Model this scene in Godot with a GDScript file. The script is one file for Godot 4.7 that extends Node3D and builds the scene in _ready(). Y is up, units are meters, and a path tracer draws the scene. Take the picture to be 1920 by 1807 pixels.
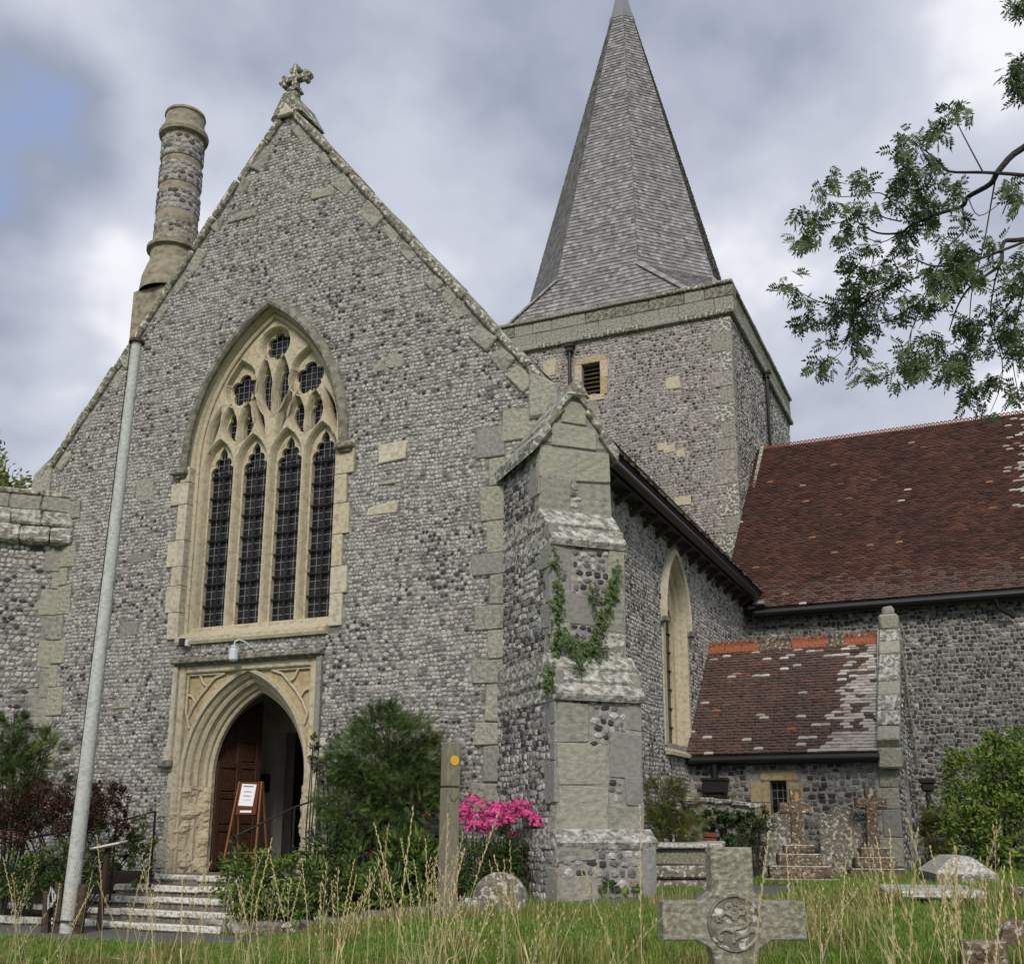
extends Node3D

# Photograph geometry: focal length and principal point in photo pixels, found from the church's own
# horizontal and vertical edges. A pixel gives a direction only; distances come from walls and ground.
const FOCAL := 2000.0
const CENTRE := Vector2(960.0, 1072.9)
const EYE := Vector3(9.772, 0.684, 12.476)
var cam_basis := Basis.from_euler(Vector3(deg_to_rad(13.3175), deg_to_rad(24.2925), deg_to_rad(0.2064)), EULER_ORDER_YXZ)
var rng := RandomNumberGenerator.new()
var nz := FastNoiseLite.new()
var M := {}
var numbers := {}


func _ready() -> void:
	rng.seed = 20240611
	nz.seed = 7
	nz.frequency = 1.0
	nz.fractal_octaves = 3
	set_view_and_light()
	make_materials()
	build_ground()
	build_church()
	build_approach()
	build_planting()
	build_graves()
	build_trees()
	build_grass()


func set_view_and_light() -> void:
	var cam := Camera3D.new()
	cam.name = "camera"
	cam.projection = Camera3D.PROJECTION_FRUSTUM
	cam.keep_aspect = Camera3D.KEEP_HEIGHT
	cam.near = 0.05
	cam.far = 2000.0
	cam.size = 1807.0 / FOCAL * 0.05
	cam.frustum_offset = Vector2(0.0, (CENTRE.y - 903.5) / FOCAL * 0.05)
	cam.transform = Transform3D(cam_basis, EYE)
	add_child(cam)
	cam.current = true
	var env := Environment.new()
	env.background_mode = Environment.BG_SKY
	env.sky = Sky.new()
	var sm := PanoramaSkyMaterial.new()
	sm.panorama = cloudy_sky()
	env.sky.sky_material = sm
	env.background_energy_multiplier = 1.0
	env.tonemap_mode = Environment.TONE_MAPPER_LINEAR
	env.tonemap_exposure = 1.5
	env.sdfgi_enabled = true
	env.ssao_enabled = true
	env.ssil_enabled = true
	var we := WorldEnvironment.new()
	we.name = "surroundings"
	we.environment = env
	add_child(we)
	var sun := DirectionalLight3D.new()
	sun.name = "sun_through_cloud"
	sun.light_energy = 0.5
	sun.light_angular_distance = 14.0
	sun.light_color = Color(1.0, 0.96, 0.9)
	sun.shadow_enabled = true
	sun.look_at_from_position(Vector3(5, 11, 14), Vector3.ZERO)
	add_child(sun)


func cloudy_sky() -> ImageTexture:
	var w := 2048
	var h := 1024
	var im := Image.create(w, h, false, Image.FORMAT_RGBF)
	var big := FastNoiseLite.new()
	big.seed = 31
	big.noise_type = FastNoiseLite.TYPE_SIMPLEX_SMOOTH
	big.frequency = 2.0
	big.fractal_octaves = 6
	big.fractal_gain = 0.52
	var wide := FastNoiseLite.new()
	wide.seed = 12
	wide.frequency = 0.6
	wide.fractal_octaves = 2
	var blue := Color(0.16, 0.26, 0.55)
	var dark := Color(0.22, 0.25, 0.32)
	var mid := Color(0.40, 0.42, 0.49)
	var bright := Color(0.62, 0.63, 0.66)
	# banks seen in the photograph: [pixel, how wide, thinner (-) or brighter (+)]
	var banks := []
	for q in [[-30, 235, 0.992, -1.0], [860, 440, 0.992, 0.30], [200, 480, 0.990, 0.18], [1620, 60, 0.985, 0.06], [1650, 740, 0.988, 0.18], [60, 40, 0.992, 0.1], [760, 130, 0.985, -0.06], [1440, 480, 0.988, -0.06], [1500, 330, 0.985, 0.12]]:
		banks.append([ray(q[0], q[1]).normalized(), q[2], q[3]])
	for y in h:
		var up := (0.5 - (y + 0.5) / h) * PI
		if up < -0.06:
			im.fill_rect(Rect2i(0, y, w, h - y), Color(0.16, 0.17, 0.14))
			break
		for x in w:
			var az := (x + 0.5) / w * TAU
			var d := Vector3(sin(az) * cos(up), maxf(sin(up), 0.0), -cos(az) * cos(up))
			var k := 1.0 / (d.y + 0.42)
			var p := Vector3(d.x * k, d.y * 0.4, d.z * k)
			var n := big.get_noise_3d(p.x * 1.3, p.y, p.z * 1.3) + 0.5 * wide.get_noise_3d(p.x * 2.0, 4.0, p.z * 2.0)
			var full := Vector3(sin(az) * cos(up), sin(up), -cos(az) * cos(up))
			for q in banks:
				var f: float = full.dot(q[0])
				if f > q[1]:
					n += q[2] * smoothstep(q[1], 1.0, f) * 0.8
			var c: Color
			if n < 0.0:
				c = dark.lerp(mid, clampf(1.0 + n / 0.62, 0.0, 1.0))
				if n < -0.62:
					c = c.lerp(blue, clampf((-0.62 - n) / 0.5, 0.0, 1.0) * 0.75)
			else:
				c = mid.lerp(bright, smoothstep(0.0, 0.46, n))
			im.set_pixel(x, y, c)
	return ImageTexture.create_from_image(im)


# ---------------------------------------------------------------- photo directions
func ray(px: float, py: float) -> Vector3:
	return cam_basis * Vector3((px - CENTRE.x) / FOCAL, -(py - CENTRE.y) / FOCAL, -1.0)


func on_z(px: float, py: float, z: float) -> Vector3:
	var d := ray(px, py)
	return EYE + d * ((z - EYE.z) / d.z)


func on_x(px: float, py: float, x: float) -> Vector3:
	var d := ray(px, py)
	return EYE + d * ((x - EYE.x) / d.x)


func at_depth(px: float, py: float, depth: float) -> Vector3:
	return EYE + ray(px, py) * depth


# ---------------------------------------------------------------- mesh building
class MB:
	var v := PackedVector3Array()
	var n := PackedVector3Array()
	var c := PackedColorArray()
	var uv := PackedVector2Array()
	var tint := Color.WHITE
	var colored := false
	var mapped := false

	func tri(a: Vector3, b: Vector3, d: Vector3) -> void:   # anticlockwise seen from outside
		var q := (b - a).cross(d - a)
		if q.length_squared() < 1e-16:
			return
		q = q.normalized()
		v.append(a); v.append(d); v.append(b)
		n.append(q); n.append(q); n.append(q)
		c.append(tint); c.append(tint); c.append(tint)

	func quad(a: Vector3, b: Vector3, d: Vector3, e: Vector3) -> void:
		tri(a, b, d)
		tri(a, d, e)

	func tri_n(a: Vector3, b: Vector3, d: Vector3, na: Vector3, nb: Vector3, nd: Vector3) -> void:
		v.append(a); v.append(d); v.append(b)
		n.append(na); n.append(nd); n.append(nb)
		c.append(tint); c.append(tint); c.append(tint)

	func mesh() -> ArrayMesh:
		var arr := []
		arr.resize(Mesh.ARRAY_MAX)
		arr[Mesh.ARRAY_VERTEX] = v
		arr[Mesh.ARRAY_NORMAL] = n
		if colored:
			arr[Mesh.ARRAY_COLOR] = c
		if mapped:
			arr[Mesh.ARRAY_TEX_UV] = uv
		var m := ArrayMesh.new()
		if v.size() > 0:
			m.add_surface_from_arrays(Mesh.PRIMITIVE_TRIANGLES, arr)
		return m


func area2(p: PackedVector2Array) -> float:
	var s := 0.0
	for i in p.size():
		s += p[i].cross(p[(i + 1) % p.size()])
	return s * 0.5


func ccw(p: PackedVector2Array) -> PackedVector2Array:
	var q := p.duplicate()
	if area2(q) < 0.0:
		q.reverse()
	return q


func inset(p: PackedVector2Array, b: float) -> PackedVector2Array:   # p anticlockwise, b > 0 moves inward
	var o := PackedVector2Array()
	var k := p.size()
	for i in k:
		var e0 := (p[i] - p[(i + k - 1) % k]).normalized()
		var e1 := (p[(i + 1) % k] - p[i]).normalized()
		var n0 := Vector2(-e0.y, e0.x)
		var n1 := Vector2(-e1.y, e1.x)
		var m := n0 + n1
		var l := m.length_squared()
		o.append(p[i] + (m * (2.0 * b / l) if l > 0.4 else n0 * b))
	return o


func flat(mb: MB, poly: PackedVector2Array, z: float, t: Transform3D, front := true) -> void:
	var ix := Geometry2D.triangulate_polygon(poly)
	for i in range(0, ix.size(), 3):
		var a := poly[ix[i]]
		var b := poly[ix[i + 1]]
		var d := poly[ix[i + 2]]
		if ((b - a).cross(d - a) < 0.0) == front:
			var s := b
			b = d
			d = s
		mb.tri(t * Vector3(a.x, a.y, z), t * Vector3(b.x, b.y, z), t * Vector3(d.x, d.y, z))


func skirt(mb: MB, p0: PackedVector2Array, z0: float, p1: PackedVector2Array, z1: float, t: Transform3D) -> void:   # anticlockwise outline: faces outward
	var k := p0.size()
	for i in k:
		var j := (i + 1) % k
		mb.quad(t * Vector3(p0[i].x, p0[i].y, z0), t * Vector3(p0[j].x, p0[j].y, z0), t * Vector3(p1[j].x, p1[j].y, z1), t * Vector3(p1[i].x, p1[i].y, z1))


func prism(mb: MB, poly: PackedVector2Array, z0: float, z1: float, t := Transform3D(), bevel := 0.0, back := true) -> void:
	var p := ccw(poly)
	if bevel > 0.0:
		var q := inset(p, bevel)
		skirt(mb, p, z0, p, z1 - bevel, t)
		skirt(mb, p, z1 - bevel, q, z1, t)
		flat(mb, q, z1, t)
	else:
		skirt(mb, p, z0, p, z1, t)
		flat(mb, p, z1, t)
	if back:
		flat(mb, p, z0, t, false)


# a plate with holes: cut into strips through every hole so that no piece has a hole of its own
func plate(mb: MB, outer: PackedVector2Array, holes: Array, z0: float, z1: float, t := Transform3D(), edge := true, hole_edge := true, back := true) -> void:
	var xs := [-1000.0, 1000.0]
	for hole in holes:
		var lo := 1e9
		var hi := -1e9
		for q in hole:
			lo = minf(lo, q.x)
			hi = maxf(hi, q.x)
		xs.append((lo + hi) * 0.5)
	xs.sort()
	for i in xs.size() - 1:
		if xs[i + 1] - xs[i] < 1e-4:
			continue
		var strip := PackedVector2Array([Vector2(xs[i], -1000), Vector2(xs[i + 1], -1000), Vector2(xs[i + 1], 1000), Vector2(xs[i], 1000)])
		var pieces: Array = Geometry2D.intersect_polygons(outer, strip)
		for hole in holes:
			var nextp := []
			for pc in pieces:
				for r in Geometry2D.clip_polygons(pc, hole):
					nextp.append(r)
			pieces = nextp
		for pc in pieces:
			if pc.size() >= 3 and absf(area2(pc)) > 1e-6:
				flat(mb, pc, z1, t)
				if back:
					flat(mb, pc, z0, t, false)
	if edge:
		skirt(mb, ccw(outer), z0, ccw(outer), z1, t)
	if hole_edge:
		for hole in holes:
			var q := ccw(hole)
			q.reverse()
			skirt(mb, q, z0, q, z1, t)


func rect(x0: float, y0: float, x1: float, y1: float) -> PackedVector2Array:
	return PackedVector2Array([Vector2(x0, y0), Vector2(x1, y0), Vector2(x1, y1), Vector2(x0, y1)])


func circle(c: Vector2, r: float, k := 20) -> PackedVector2Array:
	var p := PackedVector2Array()
	for i in k:
		p.append(c + Vector2.from_angle(TAU * i / k) * r)
	return p


# chamfered block, corners shifted a little when rough > 0
func block(mb: MB, t: Transform3D, size: Vector3, bevel := 0.01, rough := 0.0) -> void:
	var h := size * 0.5
	var b := minf(bevel, minf(h.x, minf(h.y, h.z)) * 0.45)
	var p := {}
	for sx in [-1, 1]:
		for sy in [-1, 1]:
			for sz in [-1, 1]:
				var j := Vector3(rng.randf_range(-1, 1), rng.randf_range(-1, 1), rng.randf_range(-1, 1)) * rough
				var corner := Vector3(sx * h.x, sy * h.y, sz * h.z) + j
				var key := Vector3i(sx, sy, sz)
				p[[key, 0]] = t * (corner - Vector3(0, sy * b, sz * b))
				p[[key, 1]] = t * (corner - Vector3(sx * b, 0, sz * b))
				p[[key, 2]] = t * (corner - Vector3(sx * b, sy * b, 0))
	for ax in 3:
		var u := (ax + 1) % 3
		var w := (ax + 2) % 3
		for s in [-1, 1]:
			var k := []
			for q in [[-1, -1], [1, -1], [1, 1], [-1, 1]]:
				var key := Vector3i()
				key[ax] = s
				key[u] = q[0]
				key[w] = q[1]
				k.append(p[[key, ax]])
			if s > 0:
				mb.quad(k[0], k[1], k[2], k[3])
			else:
				mb.quad(k[3], k[2], k[1], k[0])
		for su in [-1, 1]:
			for sw in [-1, 1]:
				var a := Vector3i()
				a[ax] = -1
				a[u] = su
				a[w] = sw
				var e := a
				e[ax] = 1
				if su * sw > 0:
					mb.quad(p[[a, u]], p[[e, u]], p[[e, w]], p[[a, w]])
				else:
					mb.quad(p[[a, w]], p[[e, w]], p[[e, u]], p[[a, u]])
	for sx in [-1, 1]:
		for sy in [-1, 1]:
			for sz in [-1, 1]:
				var key := Vector3i(sx, sy, sz)
				if sx * sy * sz > 0:
					mb.tri(p[[key, 0]], p[[key, 1]], p[[key, 2]])
				else:
					mb.tri(p[[key, 0]], p[[key, 2]], p[[key, 1]])


func box(mb: MB, c: Vector3, size: Vector3, bevel := 0.006, rough := 0.0) -> void:
	block(mb, Transform3D(Basis(), c), size, bevel, rough)


func bar(mb: MB, a: Vector3, b: Vector3, w: float, d: float, side := Vector3.UP) -> void:   # square bar from a to b
	var y := (b - a)
	var l := y.length()
	y /= l
	var x := y.cross(side)
	if x.length() < 0.01:
		x = y.cross(Vector3.RIGHT)
	x = x.normalized()
	block(mb, Transform3D(Basis(x, y, x.cross(y)), (a + b) * 0.5), Vector3(w, l, d), minf(w, d) * 0.12)


func tube(mb: MB, pts: Array, radii: Array, k := 8, cap := true) -> void:
	var rings := []
	var norms := []
	var x := Vector3.ZERO
	for i in pts.size():
		var a: Vector3 = pts[maxi(i - 1, 0)]
		var b: Vector3 = pts[mini(i + 1, pts.size() - 1)]
		var t := (b - a).normalized()
		if x == Vector3.ZERO:
			x = t.cross(Vector3.UP if absf(t.y) < 0.9 else Vector3.RIGHT).normalized()
		x = (x - t * x.dot(t)).normalized()
		var y := t.cross(x)
		var ring := []
		var nn := []
		for j in k:
			var ang := TAU * j / k
			var d := x * cos(ang) + y * sin(ang)
			nn.append(d)
			ring.append(pts[i] + d * radii[i])
		rings.append(ring)
		norms.append(nn)
	for i in pts.size() - 1:
		for j in k:
			var q := (j + 1) % k
			mb.tri_n(rings[i][j], rings[i][q], rings[i + 1][q], norms[i][j], norms[i][q], norms[i + 1][q])
			mb.tri_n(rings[i][j], rings[i + 1][q], rings[i + 1][j], norms[i][j], norms[i + 1][q], norms[i + 1][j])
	if cap:
		for j in range(1, k - 1):
			mb.tri(rings[0][0], rings[0][j + 1], rings[0][j])
			var e: Array = rings[-1]
			mb.tri(e[0], e[j], e[j + 1])


func lathe(mb: MB, prof: Array, k := 24, at := Vector3.ZERO) -> void:   # prof: [radius, height] upwards
	for i in prof.size() - 1:
		var r0: float = prof[i][0]
		var r1: float = prof[i + 1][0]
		var y0: float = prof[i][1]
		var y1: float = prof[i + 1][1]
		var s := Vector2(y1 - y0, r0 - r1).normalized()
		for j in k:
			var a0 := TAU * j / k
			var a1 := TAU * (j + 1) / k
			var d0 := Vector3(cos(a0), 0, -sin(a0))
			var d1 := Vector3(cos(a1), 0, -sin(a1))
			var n0 := d0 * s.x + Vector3.UP * s.y
			var n1 := d1 * s.x + Vector3.UP * s.y
			var p00 := at + d0 * r0 + Vector3.UP * y0
			var p10 := at + d1 * r0 + Vector3.UP * y0
			var p01 := at + d0 * r1 + Vector3.UP * y1
			var p11 := at + d1 * r1 + Vector3.UP * y1
			mb.tri_n(p00, p10, p11, n0, n1, n1)
			mb.tri_n(p00, p11, p01, n0, n1, n0)


# pointed arch outline, left foot to right foot, moved outward by u
func arch(a: float, base: float, spring: float, rise: float, u := 0.0, k := 12, jamb := 1) -> PackedVector2Array:
	var r := (a * a + rise * rise) / (2.0 * a)
	var cx := r - a
	var p := PackedVector2Array()
	for i in jamb:
		p.append(Vector2(-a - u, lerpf(base, spring, float(i) / jamb)))
	var top := acos(clampf(cx / (r + u), -1.0, 1.0))
	for i in k + 1:
		var th := top * i / k
		p.append(Vector2(cx - (r + u) * cos(th), spring + (r + u) * sin(th)))
	p[p.size() - 1].x = 0.0
	for i in range(p.size() - 2, -1, -1):
		p.append(Vector2(-p[i].x, p[i].y))
	return p


func moved(p: PackedVector2Array, d: Vector2) -> PackedVector2Array:
	var o := PackedVector2Array()
	for q in p:
		o.append(q + d)
	return o


# mouldings round an arch: prof is a list of Vector2(outward u, depth z)
func arch_sweep(mb: MB, a: float, base: float, spring: float, rise: float, prof: Array, t: Transform3D, k := 14, jamb := 1, worn := 0.0) -> void:
	var rings := []
	for q in prof:
		var ring := []
		for p in arch(a, base, spring, rise, q.x, k, jamb):
			var w := Vector3(p.x, p.y, q.y)
			if worn > 0.0 and p.y < 1.35:
				var f := worn * smoothstep(1.4, 1.0, p.y)
				w += Vector3(nz.get_noise_3d(w.x * 5, w.y * 9, w.z * 5), 0, nz.get_noise_3d(w.x * 7 + 9, w.y * 11, w.z * 7) - 0.2) * f
			ring.append(t * w)
		rings.append(ring)
	for i in prof.size() - 1:
		for j in rings[0].size() - 1:
			mb.quad(rings[i][j], rings[i][j + 1], rings[i + 1][j + 1], rings[i + 1][j])


func frame(origin: Vector3, out: Vector3) -> Transform3D:   # wall frame: x along, y up, z outward
	var x := Vector3.UP.cross(out).normalized()
	return Transform3D(Basis(x, Vector3.UP, out.normalized()), origin)


# ---------------------------------------------------------------- nodes
func numbered(called: String) -> String:
	var k: int = numbers.get(called, 0)
	numbers[called] = k + 1
	return called if k == 0 else "%s_%03d" % [called, k]


func thing(called: String, label: String, category: String, at := Vector3.ZERO, group := "") -> Node3D:
	var o := Node3D.new()
	o.name = numbered(called)
	o.position = at
	add_child(o)
	o.set_meta("label", label)
	o.set_meta("category", category)
	if group:
		o.set_meta("group", group)
	return o


func part(parent: Node3D, called: String, mesh: Mesh, mat: Material, kind := "") -> MeshInstance3D:
	var o := MeshInstance3D.new()
	o.name = called
	o.mesh = mesh
	o.material_override = mat
	parent.add_child(o, true)
	if kind:
		o.set_meta("kind", kind)
	return o


func many(parent: Node3D, called: String, mesh: Mesh, mat: Material, where: Array, tints: Array, kind := "stuff") -> MultiMeshInstance3D:
	var mm := MultiMesh.new()
	mm.transform_format = MultiMesh.TRANSFORM_3D
	mm.use_colors = true
	mm.mesh = mesh
	mm.instance_count = where.size()
	for i in where.size():
		mm.set_instance_transform(i, where[i])
		mm.set_instance_color(i, tints[i])
	var o := MultiMeshInstance3D.new()
	o.name = called
	o.multimesh = mm
	o.material_override = mat
	parent.add_child(o, true)
	if kind:
		o.set_meta("kind", kind)
	return o


func stone(parent: Node3D, called: String, t: Transform3D, size: Vector3, mat: Material, bevel := 0.012, rough := 0.006) -> MeshInstance3D:
	var mb := MB.new()
	block(mb, Transform3D(), size, bevel, rough)
	var o := part(parent, called, mb.mesh(), mat)
	o.transform = t
	return o


# ---------------------------------------------------------------- materials
func lin(r: float, g: float, b: float, a := 1.0) -> Color:
	var c := Color(r, g, b).linear_to_srgb()
	c.a = a
	return c


func noise_tex(freq: float, ramp: Array, sd: int, cellular := false, octaves := 4, side := 512) -> NoiseTexture2D:
	var n := FastNoiseLite.new()
	n.seed = sd
	n.frequency = freq
	n.fractal_octaves = octaves
	n.noise_type = FastNoiseLite.TYPE_CELLULAR if cellular else FastNoiseLite.TYPE_SIMPLEX_SMOOTH
	var t := NoiseTexture2D.new()
	t.width = side
	t.height = side
	t.seamless = true
	t.noise = n
	if ramp.size():
		var g := Gradient.new()
		g.offsets = PackedFloat32Array(ramp.map(func(q): return q[0]))
		g.colors = PackedColorArray(ramp.map(func(q): return q[1]))
		t.color_ramp = g
	return t


func surf(called: String, tex: Texture2D, bump: Texture2D, depth: float, scale: float, rough := 0.9, vertex := false) -> StandardMaterial3D:
	var m := StandardMaterial3D.new()
	m.resource_name = called
	m.roughness = rough
	m.metallic_specular = 0.3
	m.uv1_triplanar = true
	m.uv1_world_triplanar = true
	m.uv1_scale = Vector3.ONE * scale
	m.albedo_texture = tex
	if bump:
		m.heightmap_enabled = true
		m.heightmap_texture = bump
		m.heightmap_scale = depth
	m.vertex_color_use_as_albedo = vertex
	M[called] = m
	return m


func plain(called: String, c: Color, rough := 0.6, metal := 0.0) -> StandardMaterial3D:
	var m := StandardMaterial3D.new()
	m.resource_name = called
	m.albedo_color = c
	m.roughness = rough
	m.metallic = metal
	M[called] = m
	return m


func spots(m: StandardMaterial3D, tex: Texture2D) -> void:
	m.detail_enabled = true
	m.detail_albedo = tex
	m.detail_blend_mode = BaseMaterial3D.BLEND_MODE_MIX


func make_materials() -> void:
	var grain := noise_tex(0.03, [], 3, false, 5)
	var pits := noise_tex(0.06, [], 5, true, 3)
	var clear := Color(1, 1, 1, 0)
	var white_lichen := noise_tex(0.022, [[0.0, clear], [0.62, lin(0.6, 0.6, 0.56, 0.0)], [0.66, lin(0.55, 0.55, 0.51, 0.9)], [1.0, lin(0.7, 0.7, 0.65, 1.0)]], 41, false, 3)
	var heavy_lichen := noise_tex(0.022, [[0.0, clear], [0.56, lin(0.6, 0.6, 0.56, 0.0)], [0.60, lin(0.55, 0.55, 0.51, 0.85)], [1.0, lin(0.75, 0.75, 0.7, 1.0)]], 42, false, 4)
	surf("mortar", noise_tex(0.02, [[0.2, lin(0.20, 0.195, 0.18)], [0.5, lin(0.29, 0.285, 0.265)], [0.8, lin(0.38, 0.37, 0.35)]], 11), grain, 1.2, 0.7)
	surf("sooty_mortar", noise_tex(0.012, [[0.2, lin(0.135, 0.132, 0.124)], [0.45, lin(0.19, 0.186, 0.175)], [0.62, lin(0.25, 0.245, 0.23)], [0.8, lin(0.36, 0.35, 0.33)]], 10), grain, 1.2, 0.7)
	surf("dark_mortar", noise_tex(0.02, [[0.2, lin(0.22, 0.20, 0.185)], [0.5, lin(0.32, 0.295, 0.275)], [0.8, lin(0.42, 0.39, 0.365)]], 12), grain, 1.2, 0.7)
	surf("flint", noise_tex(0.05, [[0.2, lin(0.65, 0.65, 0.65)], [0.5, lin(0.9, 0.9, 0.9)], [0.8, Color.WHITE]], 13), null, 0.0, 4.0, 0.55, true)
	var fc := [lin(0.60, 0.595, 0.57), lin(0.38, 0.375, 0.365), lin(0.20, 0.197, 0.195), lin(0.075, 0.073, 0.078), lin(0.32, 0.26, 0.19)]
	for i in fc.size():
		surf("flint_%d" % i, M.flint.albedo_texture, null, 0.0, 4.0, 0.55, true).albedo_color = fc[i]
	# warm limestone dressings, two tones
	surf("limestone", noise_tex(0.023, [[0.15, lin(0.36, 0.31, 0.21)], [0.4, lin(0.47, 0.42, 0.305)], [0.62, lin(0.54, 0.495, 0.385)], [0.85, lin(0.46, 0.385, 0.25)]], 21, false, 6), grain, 0.8, 0.6)
	surf("limestone_pale", noise_tex(0.027, [[0.15, lin(0.38, 0.35, 0.27)], [0.5, lin(0.52, 0.48, 0.38)], [0.85, lin(0.58, 0.54, 0.44)]], 22, false, 6), grain, 0.8, 0.6)
	surf("limestone_gold", noise_tex(0.027, [[0.15, lin(0.35, 0.27, 0.15)], [0.5, lin(0.43, 0.35, 0.21)], [0.85, lin(0.47, 0.40, 0.27)]], 23, false, 6), grain, 0.8, 0.6)
	surf("limestone_grey", noise_tex(0.014, [[0.15, lin(0.17, 0.155, 0.12)], [0.5, lin(0.29, 0.265, 0.205)], [0.85, lin(0.37, 0.335, 0.25)]], 20), grain, 1.2, 0.7)
	surf("limestone_worn", noise_tex(0.014, [[0.15, lin(0.40, 0.33, 0.22)], [0.5, lin(0.53, 0.46, 0.33)], [0.85, lin(0.48, 0.42, 0.31)]], 24), pits, 4.0, 0.6)
	# grey green sandstone with lichen
	surf("greystone", noise_tex(0.030, [[0.15, lin(0.17, 0.17, 0.15)], [0.4, lin(0.255, 0.255, 0.225)], [0.6, lin(0.31, 0.31, 0.27)], [0.85, lin(0.37, 0.36, 0.29)]], 25, false, 6), grain, 1.6, 0.7)
	surf("greystone_green", noise_tex(0.038, [[0.15, lin(0.24, 0.24, 0.20)], [0.4, lin(0.31, 0.31, 0.26)], [0.6, lin(0.35, 0.345, 0.285)], [0.85, lin(0.40, 0.39, 0.31)]], 26, false, 6), grain, 1.8, 0.7)
	surf("greystone_smooth", noise_tex(0.038, [[0.15, lin(0.19, 0.19, 0.18)], [0.5, lin(0.25, 0.25, 0.235)], [0.85, lin(0.31, 0.31, 0.29)]], 27, false, 6), grain, 0.6, 0.7)
	surf("greystone_lichen", noise_tex(0.038, [[0.15, lin(0.10, 0.10, 0.085)], [0.5, lin(0.20, 0.20, 0.17)], [0.85, lin(0.30, 0.30, 0.26)]], 28, false, 6), grain, 2.0, 0.8)
	spots(M.greystone_lichen, heavy_lichen)
	surf("coping", noise_tex(0.038, [[0.15, lin(0.10, 0.095, 0.07)], [0.5, lin(0.21, 0.20, 0.155)], [0.85, lin(0.34, 0.33, 0.27)]], 29, false, 6), grain, 2.0, 0.7)
	spots(M.coping, white_lichen)
	surf("hood", noise_tex(0.023, [[0.2, lin(0.10, 0.10, 0.085)], [0.5, lin(0.20, 0.195, 0.16)], [0.8, lin(0.33, 0.32, 0.26)]], 30, false, 6), grain, 1.0, 0.6)
	surf("grave", noise_tex(0.02, [[0.15, lin(0.10, 0.09, 0.075)], [0.5, lin(0.19, 0.17, 0.14)], [0.85, lin(0.29, 0.27, 0.22)]], 33), grain, 1.2, 1.0)
	spots(M.grave, white_lichen)
	surf("grave_brown", noise_tex(0.02, [[0.15, lin(0.07, 0.05, 0.035)], [0.5, lin(0.14, 0.10, 0.07)], [0.85, lin(0.22, 0.18, 0.13)]], 34), grain, 1.2, 1.2)
	spots(M.grave_brown, noise_tex(0.02, [[0.0, clear], [0.72, lin(0.6, 0.6, 0.56, 0.0)], [0.76, lin(0.5, 0.5, 0.46, 0.9)], [1.0, lin(0.6, 0.6, 0.55, 1.0)]], 45, false, 3))
	surf("grave_cross", noise_tex(0.03, [[0.15, lin(0.13, 0.12, 0.09)], [0.45, lin(0.22, 0.21, 0.165)], [0.7, lin(0.32, 0.31, 0.26)], [0.85, lin(0.44, 0.44, 0.40)]], 35), grain, 1.0, 1.6)
	surf("grave_white", noise_tex(0.03, [[0.25, lin(0.16, 0.15, 0.125)], [0.45, lin(0.36, 0.355, 0.32)], [0.58, lin(0.52, 0.52, 0.48)], [0.8, lin(0.62, 0.62, 0.58)]], 36), grain, 1.0, 1.2)
	# roofs
	surf("tile", noise_tex(0.05, [[0.2, lin(0.55, 0.52, 0.5)], [0.5, lin(0.85, 0.85, 0.85)], [0.8, Color.WHITE]], 51), grain, 0.6, 3.0, 0.85, true)
	spots(M.tile, noise_tex(0.05, [[0.0, clear], [0.73, lin(0.6, 0.58, 0.54, 0.0)], [0.77, lin(0.6, 0.58, 0.54, 0.9)], [1.0, lin(0.7, 0.7, 0.66, 1.0)]], 53, false, 4))
	surf("tile_bare", M.tile.albedo_texture, grain, 0.6, 3.0, 0.85, true)
	var tc := tile_tones()
	for i in tc.size():
		var q := surf("tile_%d" % i, M.tile.albedo_texture, grain, 0.6, 3.0, 0.85)
		q.albedo_color = tc[i].linear_to_srgb()
		if i < 4:
			spots(q, M.tile.detail_albedo)
	surf("ridge_tile", noise_tex(0.02, [[0.2, lin(0.19, 0.065, 0.036)], [0.5, lin(0.30, 0.10, 0.052)], [0.8, lin(0.35, 0.14, 0.08)]], 54), grain, 0.6, 1.5)
	surf("shingle", noise_tex(0.06, [[0.2, lin(0.6, 0.6, 0.6)], [0.5, lin(0.88, 0.88, 0.88)], [0.8, Color.WHITE]], 55), null, 0.0, 2.0, 0.8, true)
	for i in 3:
		surf("shingle_%d" % i, M.shingle.albedo_texture, null, 0.0, 2.0, 0.8).albedo_color = [lin(0.30, 0.295, 0.30), lin(0.24, 0.235, 0.235), lin(0.37, 0.365, 0.37)][i]
	surf("underlay", noise_tex(0.03, [[0.3, lin(0.03, 0.025, 0.02)], [0.7, lin(0.05, 0.04, 0.035)]], 56), null, 0.0, 1.0)
	plain("lead", lin(0.22, 0.225, 0.24), 0.45, 0.3)
	plain("came", lin(0.22, 0.22, 0.22), 0.6, 0.1)
	plain("iron", lin(0.012, 0.012, 0.013), 0.45, 0.0)
	plain("rusty", lin(0.035, 0.022, 0.016), 0.7)
	for i in 4:
		plain("pane_%d" % i, [lin(0.012, 0.014, 0.02), lin(0.02, 0.018, 0.018), lin(0.012, 0.012, 0.014), lin(0.018, 0.024, 0.03)][i], 0.16).metallic_specular = 0.32
	surf("oak_dark", noise_tex(0.02, [[0.2, lin(0.035, 0.018, 0.011)], [0.5, lin(0.06, 0.031, 0.019)], [0.8, lin(0.085, 0.045, 0.028)]], 61), grain, 0.4, 2.0, 0.5)
	surf("oak_brown", noise_tex(0.02, [[0.2, lin(0.09, 0.05, 0.028)], [0.8, lin(0.16, 0.09, 0.05)]], 60), grain, 0.4, 2.0, 0.5)
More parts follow.
